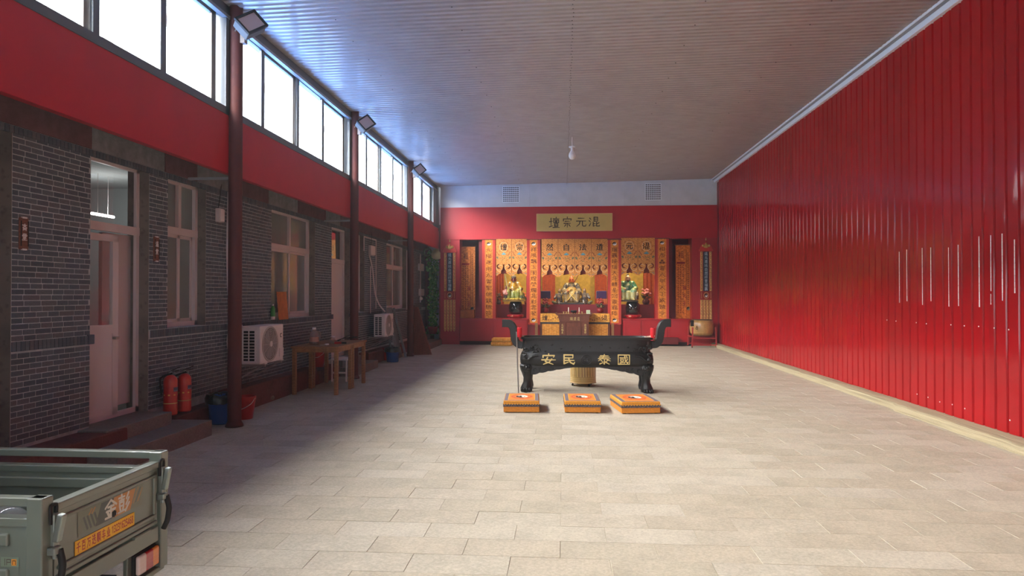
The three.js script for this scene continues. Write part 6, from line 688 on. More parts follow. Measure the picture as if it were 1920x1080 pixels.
// carved boards on the pilasters
function pillarBoard(label, x0, x1, dy, cut) {
  const D = DH - 0.03, X0 = AX(x0, D), X1 = AX(x1, D), w = X1 - X0, xm = (X0 + X1) / 2, yy = (y) => AY(y + dy, D), t = thing('pillar_ornament', label, 'ornament', [xm, yy(624), D], 'carved boards on the altar pillars');
  const cap = [[-0.55, 0], [-0.56, 0.1], [-0.5, 0.2], [-0.46, 0.34], [-0.34, 0.5], [-0.18, 0.62], [-0.06, 0.68], [0, 0.8], [0.06, 0.68], [0.18, 0.62], [0.34, 0.5], [0.46, 0.34], [0.5, 0.2], [0.56, 0.1], [0.55, 0]].map(([x, y]) => [xm + x * w, yy(472) + y * w]).reverse(); const g = poly(cap, 0.04, 0.004); g.translate(0, 0, -D); const c = P('cap', uvBox(g), mat('#c5342a', 0.5), t); P('cap_mask', merge([ball(xm, yy(463), D - 0.045, 0.075, 1.1, 0.8, 0.5), ball(xm - 0.09, yy(462), D - 0.042, 0.045), ball(xm + 0.09, yy(462), D - 0.042, 0.045), ball(xm, yy(459), D - 0.05, 0.035)]), mat('#c9a25a', 0.4, { metal: 0.3 }), c); P('finial', rod([xm, yy(452), D - 0.02], [xm, yy(447), D - 0.02], 0.018, 0.004), M.gold, c);
  const strip = canvasTex(64, 512, (k, W, H) => { goldGround(k, W, H, [222, 160, 92], 40); for (let i = 0; i < 10; i++) { k.strokeStyle = '#4a2413'; k.lineWidth = 6; k.beginPath(); k.moveTo(20, i * 51 + 10); k.quadraticCurveTo(50, i * 51 + 14, 34, i * 51 + 28); k.quadraticCurveTo(22, i * 51 + 38, 44, i * 51 + 44); k.stroke(); } });
  const txt = canvasTex(128, 1024, (k, W, H) => { k.fillStyle = '#323c4c'; k.fillRect(0, 0, W, H); '混元道法自然祥雲瑞靄'.split('').forEach((q, i) => ink(k, q, 26, 14 + i * 101, 76, 84, '#b9c3cf', 12)); });
  const sm = printMat(strip, 0.6), tm = printMat(txt, 0.6), pl = (n, a, b, y0, y1, m, lab) => { const q = rbx(X0 + a * w, X0 + b * w, yy(y1), yy(y0), D - 0.035, D, 0.006); P(n, uvFit(q), m, t, lab); };
  pl('gold_strip', 0.04, 0.22, 473, 546, sm); pl('gold_strip', 0.78, 0.96, 473, 546, sm); pl('inscription', 0.29, 0.71, 473, 546, tm, 'dark blue panel with pale characters');
  const md = canvasTex(256, 128, (k, W, H) => { k.fillStyle = '#a3201f'; k.fillRect(0, 0, W, H); k.fillStyle = '#d9b36a'; k.beginPath(); k.arc(W / 2, H / 2, 54, 0, 7); k.fill(); k.fillStyle = '#8d1d1c'; k.beginPath(); k.arc(W / 2, H / 2, 46, 0, 7); k.fill(); taiji(k, W / 2, H / 2, 30, '#1d1412', '#e9e2d6', 0.6); k.fillStyle = '#c98f5a'; for (const x of [22, W - 40]) for (let i = 0; i < 4; i++) k.fillRect(x, 14 + i * 27, 18, 16); }); pl('taiji_block', 0, 1, 547, 561, printMat(md, 0.55));
  for (let i = 0; i < 4; i++) { const a = X0 + (0.04 + i * 0.245) * w, b = a + 0.18 * w, y0 = yy(562), y1 = yy(623), q = poly([[a, y0], [a, y1 + 0.06], [(a + b) / 2, y1], [b, y1 + 0.06], [b, y0]], 0.03); q.translate(0, 0, -D); P('pendant_strip', uvFit(q), sm, t); }
}
pillarBoard('carved couplet board on the altar pillar beside the vine', 832, 855, 0); pillarBoard('carved couplet board on the altar pillar above the big drum', 1312, 1335, 0);
// side alcove hangings
function sideBanner(label, x0, x1, y0, y1, D, tone, dk) {
  const tex = canvasTex(256, 1024, (c, W, H) => { goldGround(c, W, H, tone, 60); c.strokeStyle = dk; c.lineWidth = 8; ink(c, '祖', 50, 90, 80, 90, dk, 10); for (let k = 0; k < 3; k++) for (let i = 0; i < 22; i++) { c.fillStyle = dk; c.fillRect(30 + k * 42, 280 + i * 31, 20, 5); c.fillRect(37 + k * 42, 274 + i * 31, 6, 20); } for (let i = 0; i < 26; i++) { c.fillStyle = '#3a2410'; c.fillRect(196, 110 + i * 28, 18, 5); c.fillRect(202, 104 + i * 28, 6, 18); } c.fillStyle = '#8d1f16'; c.fillRect(20, 236, 130, 26); c.fillStyle = '#3b1d10'; c.fillRect(176, 70, 4, 900); taiji(c, 205, 880, 26, '#17100d', '#857a5c', 0.4); ['瑞', '元', '星'].forEach((q, i) => ink(c, q, 120, 560 + i * 110, 52, 62, '#8d1f16', 10)); });
  const a = onD(x0, y1, D), b = onD(x1, y0, D), t = thing('side_banner', label, 'banner', [(a.X + b.X) / 2, a.Y, D], 'orange hangings in the side alcoves'), g = clothW(b.X - a.X, b.Y - a.Y, 0.012, 2); g.translate((a.X + b.X) / 2, (a.Y + b.Y) / 2, -D); P('cloth', g, printMat(tex, 0.8, { side: THREE.DoubleSide }), t); P('hanging_rod', rod([a.X - 0.03, b.Y, D], [b.X + 0.03, b.Y, D], 0.015), M.darkWood, t);
}
sideBanner('dim orange inscribed hanging in the alcove beside the vine pillar', 864, 891, 462, 598, DH + 0.35, [196, 112, 44], '#6b3416'); sideBanner('bright orange inscribed hanging in the alcove above the drum', 1267, 1296, 459, 598, DH + 0.3, [214, 116, 30], '#7a3410');
solo('cardboard_box', pbx(863, 581, 889, 597.2, DH + 0.06, 0.22, 0.006), M.orangeBoard, 'orange cardboard box on the cabinet beneath the dim orange hanging', 'box');
// red cabinets
function cabinet(label, x0, x1, yt, yb, D, doors) {
  const X0 = AX(x0, D), X1 = AX(x1, D), Yt = AY(yt, D), t = thing('altar_cabinet', label, 'cabinet', [(X0 + X1) / 2, 0, D + 0.3], 'red altar cabinets'); P('carcass', rbx(X0, X1, 0.12, Yt - 0.03, D + 0.015, D + 0.7, 0.006), M.redLac, t); P('top', rbx(X0 - 0.02, X1 + 0.02, Yt - 0.035, Yt, D - 0.015, D + 0.72, 0.006), M.redLac, t); P('kick_board', bx(X0 + 0.01, X1 - 0.01, 0, 0.13, D + 0.03, D + 0.68), M.brown, t);
  for (let i = 0; i < doors.length - 1; i++) { const a = AX(doors[i], D) + 0.012, b = AX(doors[i + 1], D) - 0.012; const d = P('door', rbx(a, b, 0.15, Yt - 0.05, D - 0.004, D + 0.016, 0.004), M.redLac, t); P('moulding', merge([bx(a + 0.03, b - 0.03, Yt - 0.1, Yt - 0.085, D - 0.012, D), bx(a + 0.03, b - 0.03, 0.185, 0.2, D - 0.012, D), bx(a + 0.03, a + 0.045, 0.185, Yt - 0.085, D - 0.012, D), bx(b - 0.045, b - 0.03, 0.185, Yt - 0.085, D - 0.012, D)]), M.redLac, d); }
}
cabinet('red lacquered altar cabinet under the staff statue', 862, 989, 597.5, 640, 21.95, [862, 925, 988]); cabinet('red lacquered altar cabinet under the green robed statue', 1168.5, 1294, 597.5, 641, 21.95, [1169, 1203, 1252, 1293]);
// ---------- statues: one smooth surface each from tapered bones ----------
const PAT1 = new THREE.Color('#c99a3a'), PAT2 = new THREE.Color('#2a2016');
function bones(prims, half, res, k = 0.025) {
  const mc = new MarchingCubes(res, M.white, false, false, 120000), N = res, hs = N / 2, a = new THREE.Vector3(), p = new THREE.Vector3(); mc.isolation = 0;
  const sd = (q, pr) => { const [A, B, ra, rb] = pr; const bx_ = B[0] - A[0], by_ = B[1] - A[1], bz_ = B[2] - A[2], L = bx_ * bx_ + by_ * by_ + bz_ * bz_ || 1e-9, h = Math.max(0, Math.min(1, ((q.x - A[0]) * bx_ + (q.y - A[1]) * by_ + (q.z - A[2]) * bz_) / L)); return Math.hypot(q.x - A[0] - bx_ * h, q.y - A[1] - by_ * h, q.z - A[2] - bz_ * h) - (ra + (rb - ra) * h); };
  for (let z = 0; z < N; z++) for (let y = 0; y < N; y++) for (let x = 0; x < N; x++) { p.set((x - hs) / hs * half, (y - hs) / hs * half + half, (z - hs) / hs * half); let d = 9; for (const pr of prims) { const e = sd(p, pr), h = Math.max(k - Math.abs(d - e), 0) / k; d = Math.min(d, e) - h * h * k * 0.25; } mc.field[x + y * N + z * N * N] = -d / half; }
  mc.update(); let g = new THREE.BufferGeometry(); const n = mc.count * 3, pos = new Float32Array(mc.positionArray.subarray(0, n)); for (let i = 0; i < n; i += 3) { pos[i] *= half; pos[i + 1] = pos[i + 1] * half + half; pos[i + 2] *= half; } g.setAttribute('position', new THREE.BufferAttribute(pos, 3)); g = mergeVertices(g, half * 1e-4); g.computeVertexNormals();
  const c = new Float32Array(g.attributes.position.count * 3), col = new THREE.Color(); for (let i = 0; i < c.length / 3; i++) { p.fromBufferAttribute(g.attributes.position, i); let best = 9, hex = '#fff'; for (const pr of prims) { const e = sd(p, pr); if (e < best) { best = e; hex = pr[4]; } } col.set(hex); { const q = Math.sin(p.x * 62 + Math.sin(p.y * 31) * 2) * Math.sin(p.y * 55 + Math.sin(p.z * 40 + p.x * 20) * 2); if (q > 0.42) col.lerp(PAT1, 0.32); else if (q < -0.5) col.lerp(PAT2, 0.38); } c[i * 3] = col.r; c[i * 3 + 1] = col.g; c[i * 3 + 2] = col.b; } g.setAttribute('color', new THREE.BufferAttribute(c, 3)); return g;
}
const lacquer = new THREE.MeshPhysicalMaterial({ color: 0xffffff, vertexColors: true, roughness: 0.38, clearcoat: 0.6, clearcoatRoughness: 0.2 });
const flip = (g) => { const i = g.index.array; for (let k = 0; k < i.length; k += 3) { const t = i[k]; i[k] = i[k + 1]; i[k + 1] = t; } g.computeVertexNormals(); return g; };
function putBones(name, prims, half, res, x, y, d, s, parent, turn = 0) { let g = bones(prims, half, res); g.computeBoundingBox(); g.scale(s, s, s); g.rotateY(turn); g.translate(x, y, -d); return P(name, g, lacquer, parent); }
const seated = (c) => [ // robe, trim, skin, hair, hat, boots, under
  [[-0.1, 0.26, 0], [0.1, 0.26, 0], 0.13, 0.13, c.under], [[-0.1, 0.27, 0.02], [-0.17, 0.27, 0.2], 0.105, 0.095, c.under], [[0.1, 0.27, 0.02], [0.17, 0.27, 0.2], 0.105, 0.095, c.under], [[-0.17, 0.25, 0.2], [-0.15, 0.09, 0.22], 0.095, 0.085, c.skirt], [[0.17, 0.25, 0.2], [0.15, 0.09, 0.22], 0.095, 0.085, c.skirt], [[0, 0.22, 0.16], [0, 0.1, 0.18], 0.1, 0.11, c.skirt],
  [[-0.15, 0.04, 0.24], [-0.17, 0.03, 0.32], 0.05, 0.04, c.boots], [[0.15, 0.04, 0.24], [0.17, 0.03, 0.32], 0.05, 0.04, c.boots], [[0, 0.32, 0], [0, 0.5, 0], 0.155, 0.14, c.robe], [[-0.14, 0.54, 0], [0.14, 0.54, 0], 0.075, 0.075, c.trim], [[-0.16, 0.53, 0], [-0.24, 0.38, 0.05], 0.08, 0.075, c.robe], [[-0.24, 0.38, 0.05], [-0.13, 0.35, 0.2], 0.075, 0.055, c.sleeve], [[0.16, 0.53, 0], [0.24, 0.38, 0.05], 0.08, 0.075, c.robe], [[0.24, 0.38, 0.05], [0.17, 0.32, 0.2], 0.075, 0.055, c.sleeve],
  [[-0.12, 0.35, 0.23], [-0.11, 0.36, 0.25], 0.035, 0.03, c.skin], [[0.17, 0.32, 0.23], [0.17, 0.31, 0.25], 0.035, 0.03, c.skin], [[0, 0.35, 0.05], [0, 0.37, 0.05], 0.15, 0.15, c.belt], [[0, 0.44, 0.1], [0, 0.5, 0.09], 0.07, 0.06, c.chest], [[0, 0.58, 0], [0, 0.63, 0.01], 0.05, 0.05, c.skin], [[0, 0.67, 0.02], [0, 0.71, 0.025], 0.078, 0.075, c.skin], [[0, 0.69, -0.03], [0, 0.75, -0.02], 0.075, 0.065, c.hair], [[0, 0.77, 0], [0, 0.81, 0], 0.05, 0.035, c.hat], [[0, 0.62, 0.085], [0, 0.5, 0.12], 0.03, 0.014, c.beard], [[-0.078, 0.69, 0.01], [-0.078, 0.67, 0.01], 0.018, 0.016, c.skin], [[0.078, 0.69, 0.01], [0.078, 0.67, 0.01], 0.018, 0.016, c.skin], [[0, 0.685, 0.095], [0, 0.67, 0.103], 0.012, 0.014, c.skin]];
function faceBits(x, y, d, s, parent) { P('face', merge([ball(x - 0.028 * s, y + 0.705 * s, d - 0.094 * s, 0.011 * s), ball(x + 0.028 * s, y + 0.705 * s, d - 0.094 * s, 0.011 * s), ball(x - 0.03 * s, y + 0.73 * s, d - 0.09 * s, 0.018 * s, 1.3, 0.35, 0.5), ball(x + 0.03 * s, y + 0.73 * s, d - 0.09 * s, 0.018 * s, 1.3, 0.35, 0.5), ball(x, y + 0.642 * s, d - 0.096 * s, 0.016 * s, 1.4, 0.4, 0.5)]), mat('#2a100c', 0.5), parent); }
{ // staff statue
  const D = 22.3, X = AX(963, D), Y = AY(565.5, D), s = 1.0, t = thing('temple_statue', 'gold robed temple statue with dark red face holding a staff', 'statue', [X, Y, D]);
  putBones('figure', seated({ robe: '#b8891c', trim: '#9fa08a', skin: '#7e2414', hair: '#3a3430', hat: '#a9a9a4', boots: '#c09a26', under: '#8f8a2a', skirt: '#7f8a2a', sleeve: '#5f702a', belt: '#a8801a', chest: '#d0a024', beard: '#2a1812' }), 0.5, 60, X, Y + 0.05, D + 0.1, s, t); faceBits(X, Y + 0.05, D + 0.1, s, t);
  P('helmet', merge([lathe([[0.085, 0], [0.09, 0.03], [0.07, 0.07], [0.035, 0.1], [0.02, 0.14], [0, 0.15]], X, Y + 0.79, D + 0.09, 18)]), mat('#b4b2ac', 0.25, { metal: 0.5 }), t); P('staff', tube([[X - 0.2, Y + 0.3, D - 0.12], [X - 0.21, Y + 0.55, D - 0.1], [X - 0.25, Y + 0.75, D - 0.1], [X - 0.31, Y + 0.95, D - 0.1]], 0.022, 8), M.gold, t);
  P('plinth', merge([rbx(X - 0.36, X + 0.36, Y, Y + 0.035, D - 0.25, D + 0.3, 0.008), rbx(X - 0.33, X + 0.33, Y + 0.03, Y + 0.07, D - 0.22, D + 0.28, 0.015)]), mat('#8a6a2a', 0.4, { metal: 0.3 }), t); P('drapery', merge([...Array(12)].map((_, i) => ball(X + (i - 5.5) * 0.055, Y + 0.085, D - 0.2 + (i % 2) * 0.03, 0.04, 1.1, 0.7, 0.8))), mat('#d2b445', 0.4, { metal: 0.2 }), t);
  const a = thing('attendant_figurine', 'small dark attendant figurine with pink robe at the staff statue foot', 'figurine', [X - 0.27, Y + 0.07, D - 0.1]); putBones('figure', [[[0, 0.05, 0], [0, 0.2, 0], 0.09, 0.075, '#3a3230'], [[0, 0.2, 0.02], [0, 0.3, 0], 0.08, 0.06, '#c47a6a'], [[0, 0.38, 0], [0, 0.4, 0], 0.045, 0.045, '#7a3a2a'], [[-0.08, 0.28, 0], [-0.05, 0.18, 0.08], 0.035, 0.03, '#b0685c'], [[0.08, 0.28, 0], [0.05, 0.18, 0.08], 0.035, 0.03, '#b0685c'], [[0, 0.43, -0.01], [0, 0.46, 0], 0.035, 0.02, '#221a1a']], 0.26, 36, X - 0.25, Y + 0.065, D - 0.12, 1, a);
  const b = thing('attendant_figurine', 'small green gold attendant figurine beside the staff statue knee', 'figurine', [X + 0.26, Y + 0.07, D - 0.1]); putBones('figure', [[[0, 0.04, 0], [0.02, 0.16, 0], 0.085, 0.07, '#4a5426'], [[0, 0.18, 0.02], [-0.02, 0.26, 0.02], 0.06, 0.05, '#b09a3a'], [[-0.03, 0.33, 0.02], [-0.03, 0.35, 0.02], 0.04, 0.04, '#c9b27a'], [[0.06, 0.2, 0], [0.09, 0.08, 0.04], 0.035, 0.04, '#2f3a1e']], 0.26, 36, X + 0.27, Y + 0.065, D - 0.12, 1, b);
}
{ // green robed statue
  const D = 22.3, X = AX(1177.5, D), Y = AY(565.5, D), t = thing('temple_statue', 'green robed temple statue with pale face and dark beard', 'statue', [X, Y, D]);
  putBones('figure', seated({ robe: '#3f8f66', trim: '#7fa36a', skin: '#d9b48a', hair: '#241a14', hat: '#2a201a', boots: '#c2ad6a', under: '#7fae84', skirt: '#b9b878', sleeve: '#9fae62', belt: '#2f6a55', chest: '#c6c694', beard: '#1c1512' }), 0.5, 60, X, Y + 0.04, D + 0.1, 1.05, t); faceBits(X, Y + 0.04, D + 0.1, 1.05, t);
  P('plinth', merge([rbx(X - 0.36, X + 0.32, Y, Y + 0.03, D - 0.25, D + 0.3, 0.008), rbx(X - 0.34, X + 0.3, Y + 0.025, Y + 0.055, D - 0.22, D + 0.28, 0.012)]), mat('#3a2a1c', 0.4), t); P('red_throne', rbx(X - 0.36, X - 0.22, Y + 0.05, Y + 0.36, D - 0.05, D + 0.25, 0.06, 4), mat('#c2401f', 0.5), t);
  const b = thing('attendant_figurine', 'small brown animal figurine beside the green statue knee', 'figurine', [X + 0.26, Y + 0.05, D - 0.1]); putBones('figure', [[[0, 0.05, 0], [0.02, 0.14, 0], 0.075, 0.06, '#5a3a22'], [[0.02, 0.2, 0.03], [0.02, 0.23, 0.04], 0.05, 0.045, '#c8ad84'], [[-0.02, 0.27, 0.02], [-0.03, 0.3, 0.02], 0.018, 0.012, '#3a2414'], [[0.05, 0.27, 0.02], [0.06, 0.3, 0.02], 0.018, 0.012, '#3a2414']], 0.2, 32, X + 0.26, Y + 0.05, D - 0.12, 1, b);
}
// black jars on red lotus stands carry the two side statues
for (const [x, l, D] of [[967, 'glossy black jar under the staff statue', 22.3], [1186, 'glossy black jar under the green robed statue', 22.3]]) {
  const X = AX(x, D), yb = AY(597.5, 21.95), yt = AY(565.5, D), y0 = yb + 0.13, t = thing('black_jar', l, 'jar', [X, y0, D], 'black jars under the statues'); const H = yt - y0 - 0.003; P('body', lathe([[0, 0], [0.19, 0], [0.225, H * 0.2], [0.235, H * 0.5], [0.22, H * 0.8], [0.18, H], [0, H]], X, y0, D, 28), M.jar, t); P('boss', merge([ball(X - 0.08, y0 + H * 0.5, D - 0.2, 0.06), ball(X + 0.09, y0 + H * 0.55, D - 0.19, 0.05)]), M.jar, t);
  const s = thing('lotus_stand', 'red lotus stand beneath the ' + l, 'stand', [X, yb, D], 'red lotus stands'); P('drum', lathe([[0, 0], [0.21, 0], [0.25, 0.04], [0.28, 0.1], [0.27, 0.128], [0, 0.128]], X, yb, D, 28), mat('#b5161f', 0.35, { clearcoat: 0.4 }), s); for (let i = 0; i < 8; i++) { const a = i * Math.PI / 4 + 0.39; P('petal', ball(X + Math.cos(a) * 0.235, yb + 0.08, D + Math.sin(a) * 0.235, 0.06, 1.15, 0.72, 0.6 + 0.4 * Math.abs(Math.sin(a)), 4), i % 2 ? mat('#d8a878', 0.4) : mat('#c21a24', 0.35), s); }
}
{ // central statue
  const D = 23.25, X = AX(1071.5, D), Y = AY(572.5, D) , t = thing('temple_statue', 'central temple statue with orange face and gold yin-yang disc', 'statue', [X, Y, D]);
  putBones('figure', seated({ robe: '#2e2c2e', trim: '#a8977a', skin: '#c05a2c', hair: '#1d1512', hat: '#9a4422', boots: '#6f685c', under: '#3a3638', skirt: '#8f7f58', sleeve: '#7d705a', belt: '#a07c34', chest: '#6e6450', beard: '#17110e' }), 0.52, 62, X, Y + 0.09, D, 1.12, t); faceBits(X, Y + 0.09, D, 1.12, t);
  const disc = new THREE.CylinderGeometry(0.1, 0.1, 0.02, 28); disc.rotateX(Math.PI / 2); disc.translate(X - 0.0, Y + 0.48, -(D - 0.24)); const tt = canvasTex(128, 128, (c, w, h) => { c.fillStyle = '#d6b25c'; c.fillRect(0, 0, w, h); taiji(c, 64, 64, 42, '#7a5a20', '#f0dc9c', 0.3); }); const dm = P('gold_disc', uvFit(disc), printMat(tt, 0.35, { metalness: 0.3 }), t); P('disc_rim', (() => { const g = new THREE.TorusGeometry(0.102, 0.012, 8, 28); g.translate(X, Y + 0.48, -(D - 0.24)); return g; })(), M.gold, dm);
  P('sash', merge([bar([X - 0.14, Y + 0.18, D - 0.34], [X + 0.04, Y + 0.38, D - 0.3], 0.05, 0.015), bar([X + 0.14, Y + 0.18, D - 0.34], [X - 0.04, Y + 0.38, D - 0.3], 0.05, 0.015)]), mat('#e4c76a', 0.45), t); P('plinth', rbx(X - 0.4, X + 0.4, Y, Y + 0.1, D - 0.35, D + 0.25, 0.03), mat('#2e2b2c', 0.4), t); P('sword', rod([X + 0.1, Y + 0.8, D + 0.08], [X + 0.24, Y + 1.05, D + 0.1], 0.018, 0.01), M.darkWood, t);
  const dk = (x, l, m, h) => { const f = thing('guardian_figurine', l, 'figurine', [AX(x, 23.15), Y, 23.15], 'dark guardian figurines beside the central statue'); putBones('figure', [[[0, 0.06, 0], [0, 0.24, 0], 0.13, 0.1, '#2c2a30'], [[0, 0.26, 0.02], [0, 0.36, 0], 0.095, 0.075, '#3d3a44'], [[0, 0.46, 0.01], [0, 0.48, 0.01], 0.05, 0.05, '#6a5a50'], [[m * 0.1, 0.36, 0], [m * 0.16, 0.24, 0.06], 0.045, 0.04, '#33303a'], [[-m * 0.1, 0.36, 0], [-m * 0.13, 0.46, 0.05], 0.04, 0.03, '#8f7a52'], [[0, 0.53, 0], [0, 0.57, 0], 0.035, 0.012, '#7a3a2c'], [[m * 0.16, 0.08, 0.04], [m * 0.22, 0.12, 0.04], 0.06, 0.05, '#3c4a34']], 0.32, 40, AX(x, 23.15), Y, 23.15, h, f); };
  dk(1049, 'dark guardian figurine at the staff statue side of the central statue', -1, 1.02); dk(1096, 'dark guardian figurine at the drum side of the central statue', 1, 1.05); dk(1060, 'short dark figurine close against the central statue', 1, 0.55); dk(1085.5, 'short dark figurine between central statue and taller guardian', -1, 0.55);
}
// curtains inside the niches
for (const [x0, x1, y0, y1, l] of [[930, 945, 455, 575, 'brocade side curtain behind the staff statue'], [1017, 1041, 455, 575, 'brocade side curtain left behind the central niche purple lamp near the staff statue'], [1115, 1138, 455, 575, 'brocade side curtain of the central niche near the green robed statue'], [1206, 1228, 455, 570, 'brocade side curtain behind the pink flowers']]) { const D = 23.75, a = onD(x0, y1, D), b = onD(x1, y0, D), g = clothW(b.X - a.X, b.Y - a.Y, 0.03, 3); g.translate((a.X + b.X) / 2, (a.Y + b.Y) / 2, -D); solo('niche_curtain', uvBox(g), Object.assign(M.cloth.clone(), { side: THREE.DoubleSide, color: lin('#a8643c') }), l, 'curtain', 'brocade niche curtains'); }
// lamps and flowers
for (const [x, l] of [[1023, 'purple square lotus lamp in the central niche near the staff statue'], [1127.5, 'purple square lotus lamp in the central niche near the green robed statue']]) { const D = 22.75, X = AX(x, D), y0 = AY(571, D), t = thing('lotus_lamp', l, 'lamp', [X, y0, D], 'purple lamps in the central niche'); P('shade', rbx(X - 0.17, X + 0.17, AY(560, D), AY(545.5, D), D - 0.15, D + 0.15, 0.02), M.purple, t); P('tassels', merge([...Array(7)].map((_, i) => rod([X - 0.15 + i * 0.05, AY(560, D), D - 0.14], [X - 0.15 + i * 0.05, AY(568, D), D - 0.14], 0.008))), mat('#c98a5a', 0.7), t); P('stand', rod([X, AY(590, D), D], [X, AY(560, D), D], 0.025), M.gold, t); }
function flowers(label, X, Y, D, pot, petal, s, leafm = M.leaf, spread = 0.14) { const t = thing('flower_vase', label, 'flowers', [X, Y, D], 'flower vases on the altar'); P('vase', lathe([[0, 0], [0.08 * s, 0], [0.12 * s, 0.07 * s], [0.11 * s, 0.14 * s], [0.06 * s, 0.18 * s], [0.08 * s, 0.2 * s]], X, Y, D, 22), pot, t); const fs = [], ls = []; for (let i = 0; i < 14; i++) { const a = i * 2.4, r = spread * s * Math.sqrt(i / 14), h = (0.34 + 0.16 * hash(i, 3, 6)) * s; fs.push(ball(X + Math.cos(a) * r, Y + h, D + Math.sin(a) * r * 0.7, 0.042 * s, 1, 0.75, 1, 8)); } for (let i = 0; i < 10; i++) { const a = i * 0.63, g = ball(0, 0, 0, 0.07 * s, 1, 0.18, 0.35, 8); g.rotateZ(0.5); g.rotateY(a); g.translate(X + Math.cos(a) * 0.12 * s, Y + 0.22 * s + 0.04 * (i % 3), -D - Math.sin(a) * 0.1 * s); ls.push(g); } P('blossoms', merge(fs), petal, t); P('leaves', merge(ls), leafm, t); P('stems', merge([-1, 0, 1].map((k) => rod([X + k * 0.03, Y + 0.15 * s, D], [X + k * 0.08 * s, Y + 0.36 * s, D], 0.008))), M.stem, t); }
const dkLeaf = mat('#2f3a22', 0.6), AXY = (x, y, D) => [AX(x, D), AY(y, D)];
{ const D = 23.0, base = AY(571, 22.85); flowers('pink flower vase beside the green robed statue', AX(1211, D), base, D, mat('#5a1f1c', 0.3), mat('#d98a86', 0.7), 1.05, dkLeaf); flowers('dark plant pot left behind the staff statue', AX(935, D), base, D, mat('#3a2a26', 0.4), mat('#5a4430', 0.7), 0.75, dkLeaf); flowers('orange flower vase between staff statue and long banner', AX(988, D), base, D, mat('#7a3a1c', 0.4), mat('#d0643a', 0.7), 0.8, dkLeaf); }
{ const D = 22.3, y = AY(587.5, 22.02); flowers('red flower bowl under the purple lamp near the staff statue', AX(1023, D), y, D, mat('#7f1418', 0.3), mat('#8e2a22', 0.7), 0.95, dkLeaf, 0.1); flowers('red flower bowl under the purple lamp near the green robed statue', AX(1125.5, D), y, D, mat('#7f1418', 0.3), mat('#9a2a22', 0.7), 0.95, dkLeaf, 0.1); }
{ // cloth covered offering table
  const D = 22.02, X0 = AX(1013, D), X1 = AX(1143, D), Yt = AY(588, D), t = thing('offering_table', 'offering table covered with gold brocade behind the incense table', 'table', [(X0 + X1) / 2, 0, D + 0.3]); P('table_top', rbx(X0, X1, Yt - 0.03, Yt, D, D + 0.7, 0.006), M.darkWood, t);
  const vt = canvasTex(1024, 160, (c, w, h) => { goldGround(c, w, h, [224, 158, 60], 77); c.fillStyle = '#8a4a1c'; for (let i = 0; i < 26; i++) { c.beginPath(); c.ellipse(90 + i * 34, 100 + 24 * Math.sin(i), 15, 8, i, 0, 7); c.fill(); } ink(c, '壇', 30, 34, 78, 92, '#3a1c0c', 11); ink(c, '混', 912, 34, 78, 92, '#3a1c0c', 11); }); P('cloth_valance', uvFit(bx(X0, X1, AY(604, D), Yt + 0.004, D - 0.012, D - 0.002)), printMat(vt, 0.8), t); P('dark_band', bx(X0, X1, AY(607.5, D), AY(604, D), D - 0.016, D), mat('#3a3230', 0.7), t); P('cloth_front', bx(X0 + 0.06, X1 - 0.06, 0.1, AY(607.5, D), D - 0.008, D), M.cloth, t); for (const x of [X0 + 0.03, X1 - 0.03]) for (const d of [D + 0.02, D + 0.66]) P('leg', bx(x - 0.04, x + 0.04, 0, Yt - 0.03, d - 0.02, d + 0.03), M.darkWood, t);
  for (const [a, b] of [[1003, 1008.5], [1146, 1151]]) solo('bench_leg_stand', rbx(AX(a, 21.9), AX(b, 21.9), 0, AY(606, 21.9), 21.86, 21.92, 0.006), M.tableWood, a < 1050 ? 'wooden upright beside the offering table under the first long banner' : 'wooden upright beside the offering table under the second long banner', 'upright');
}
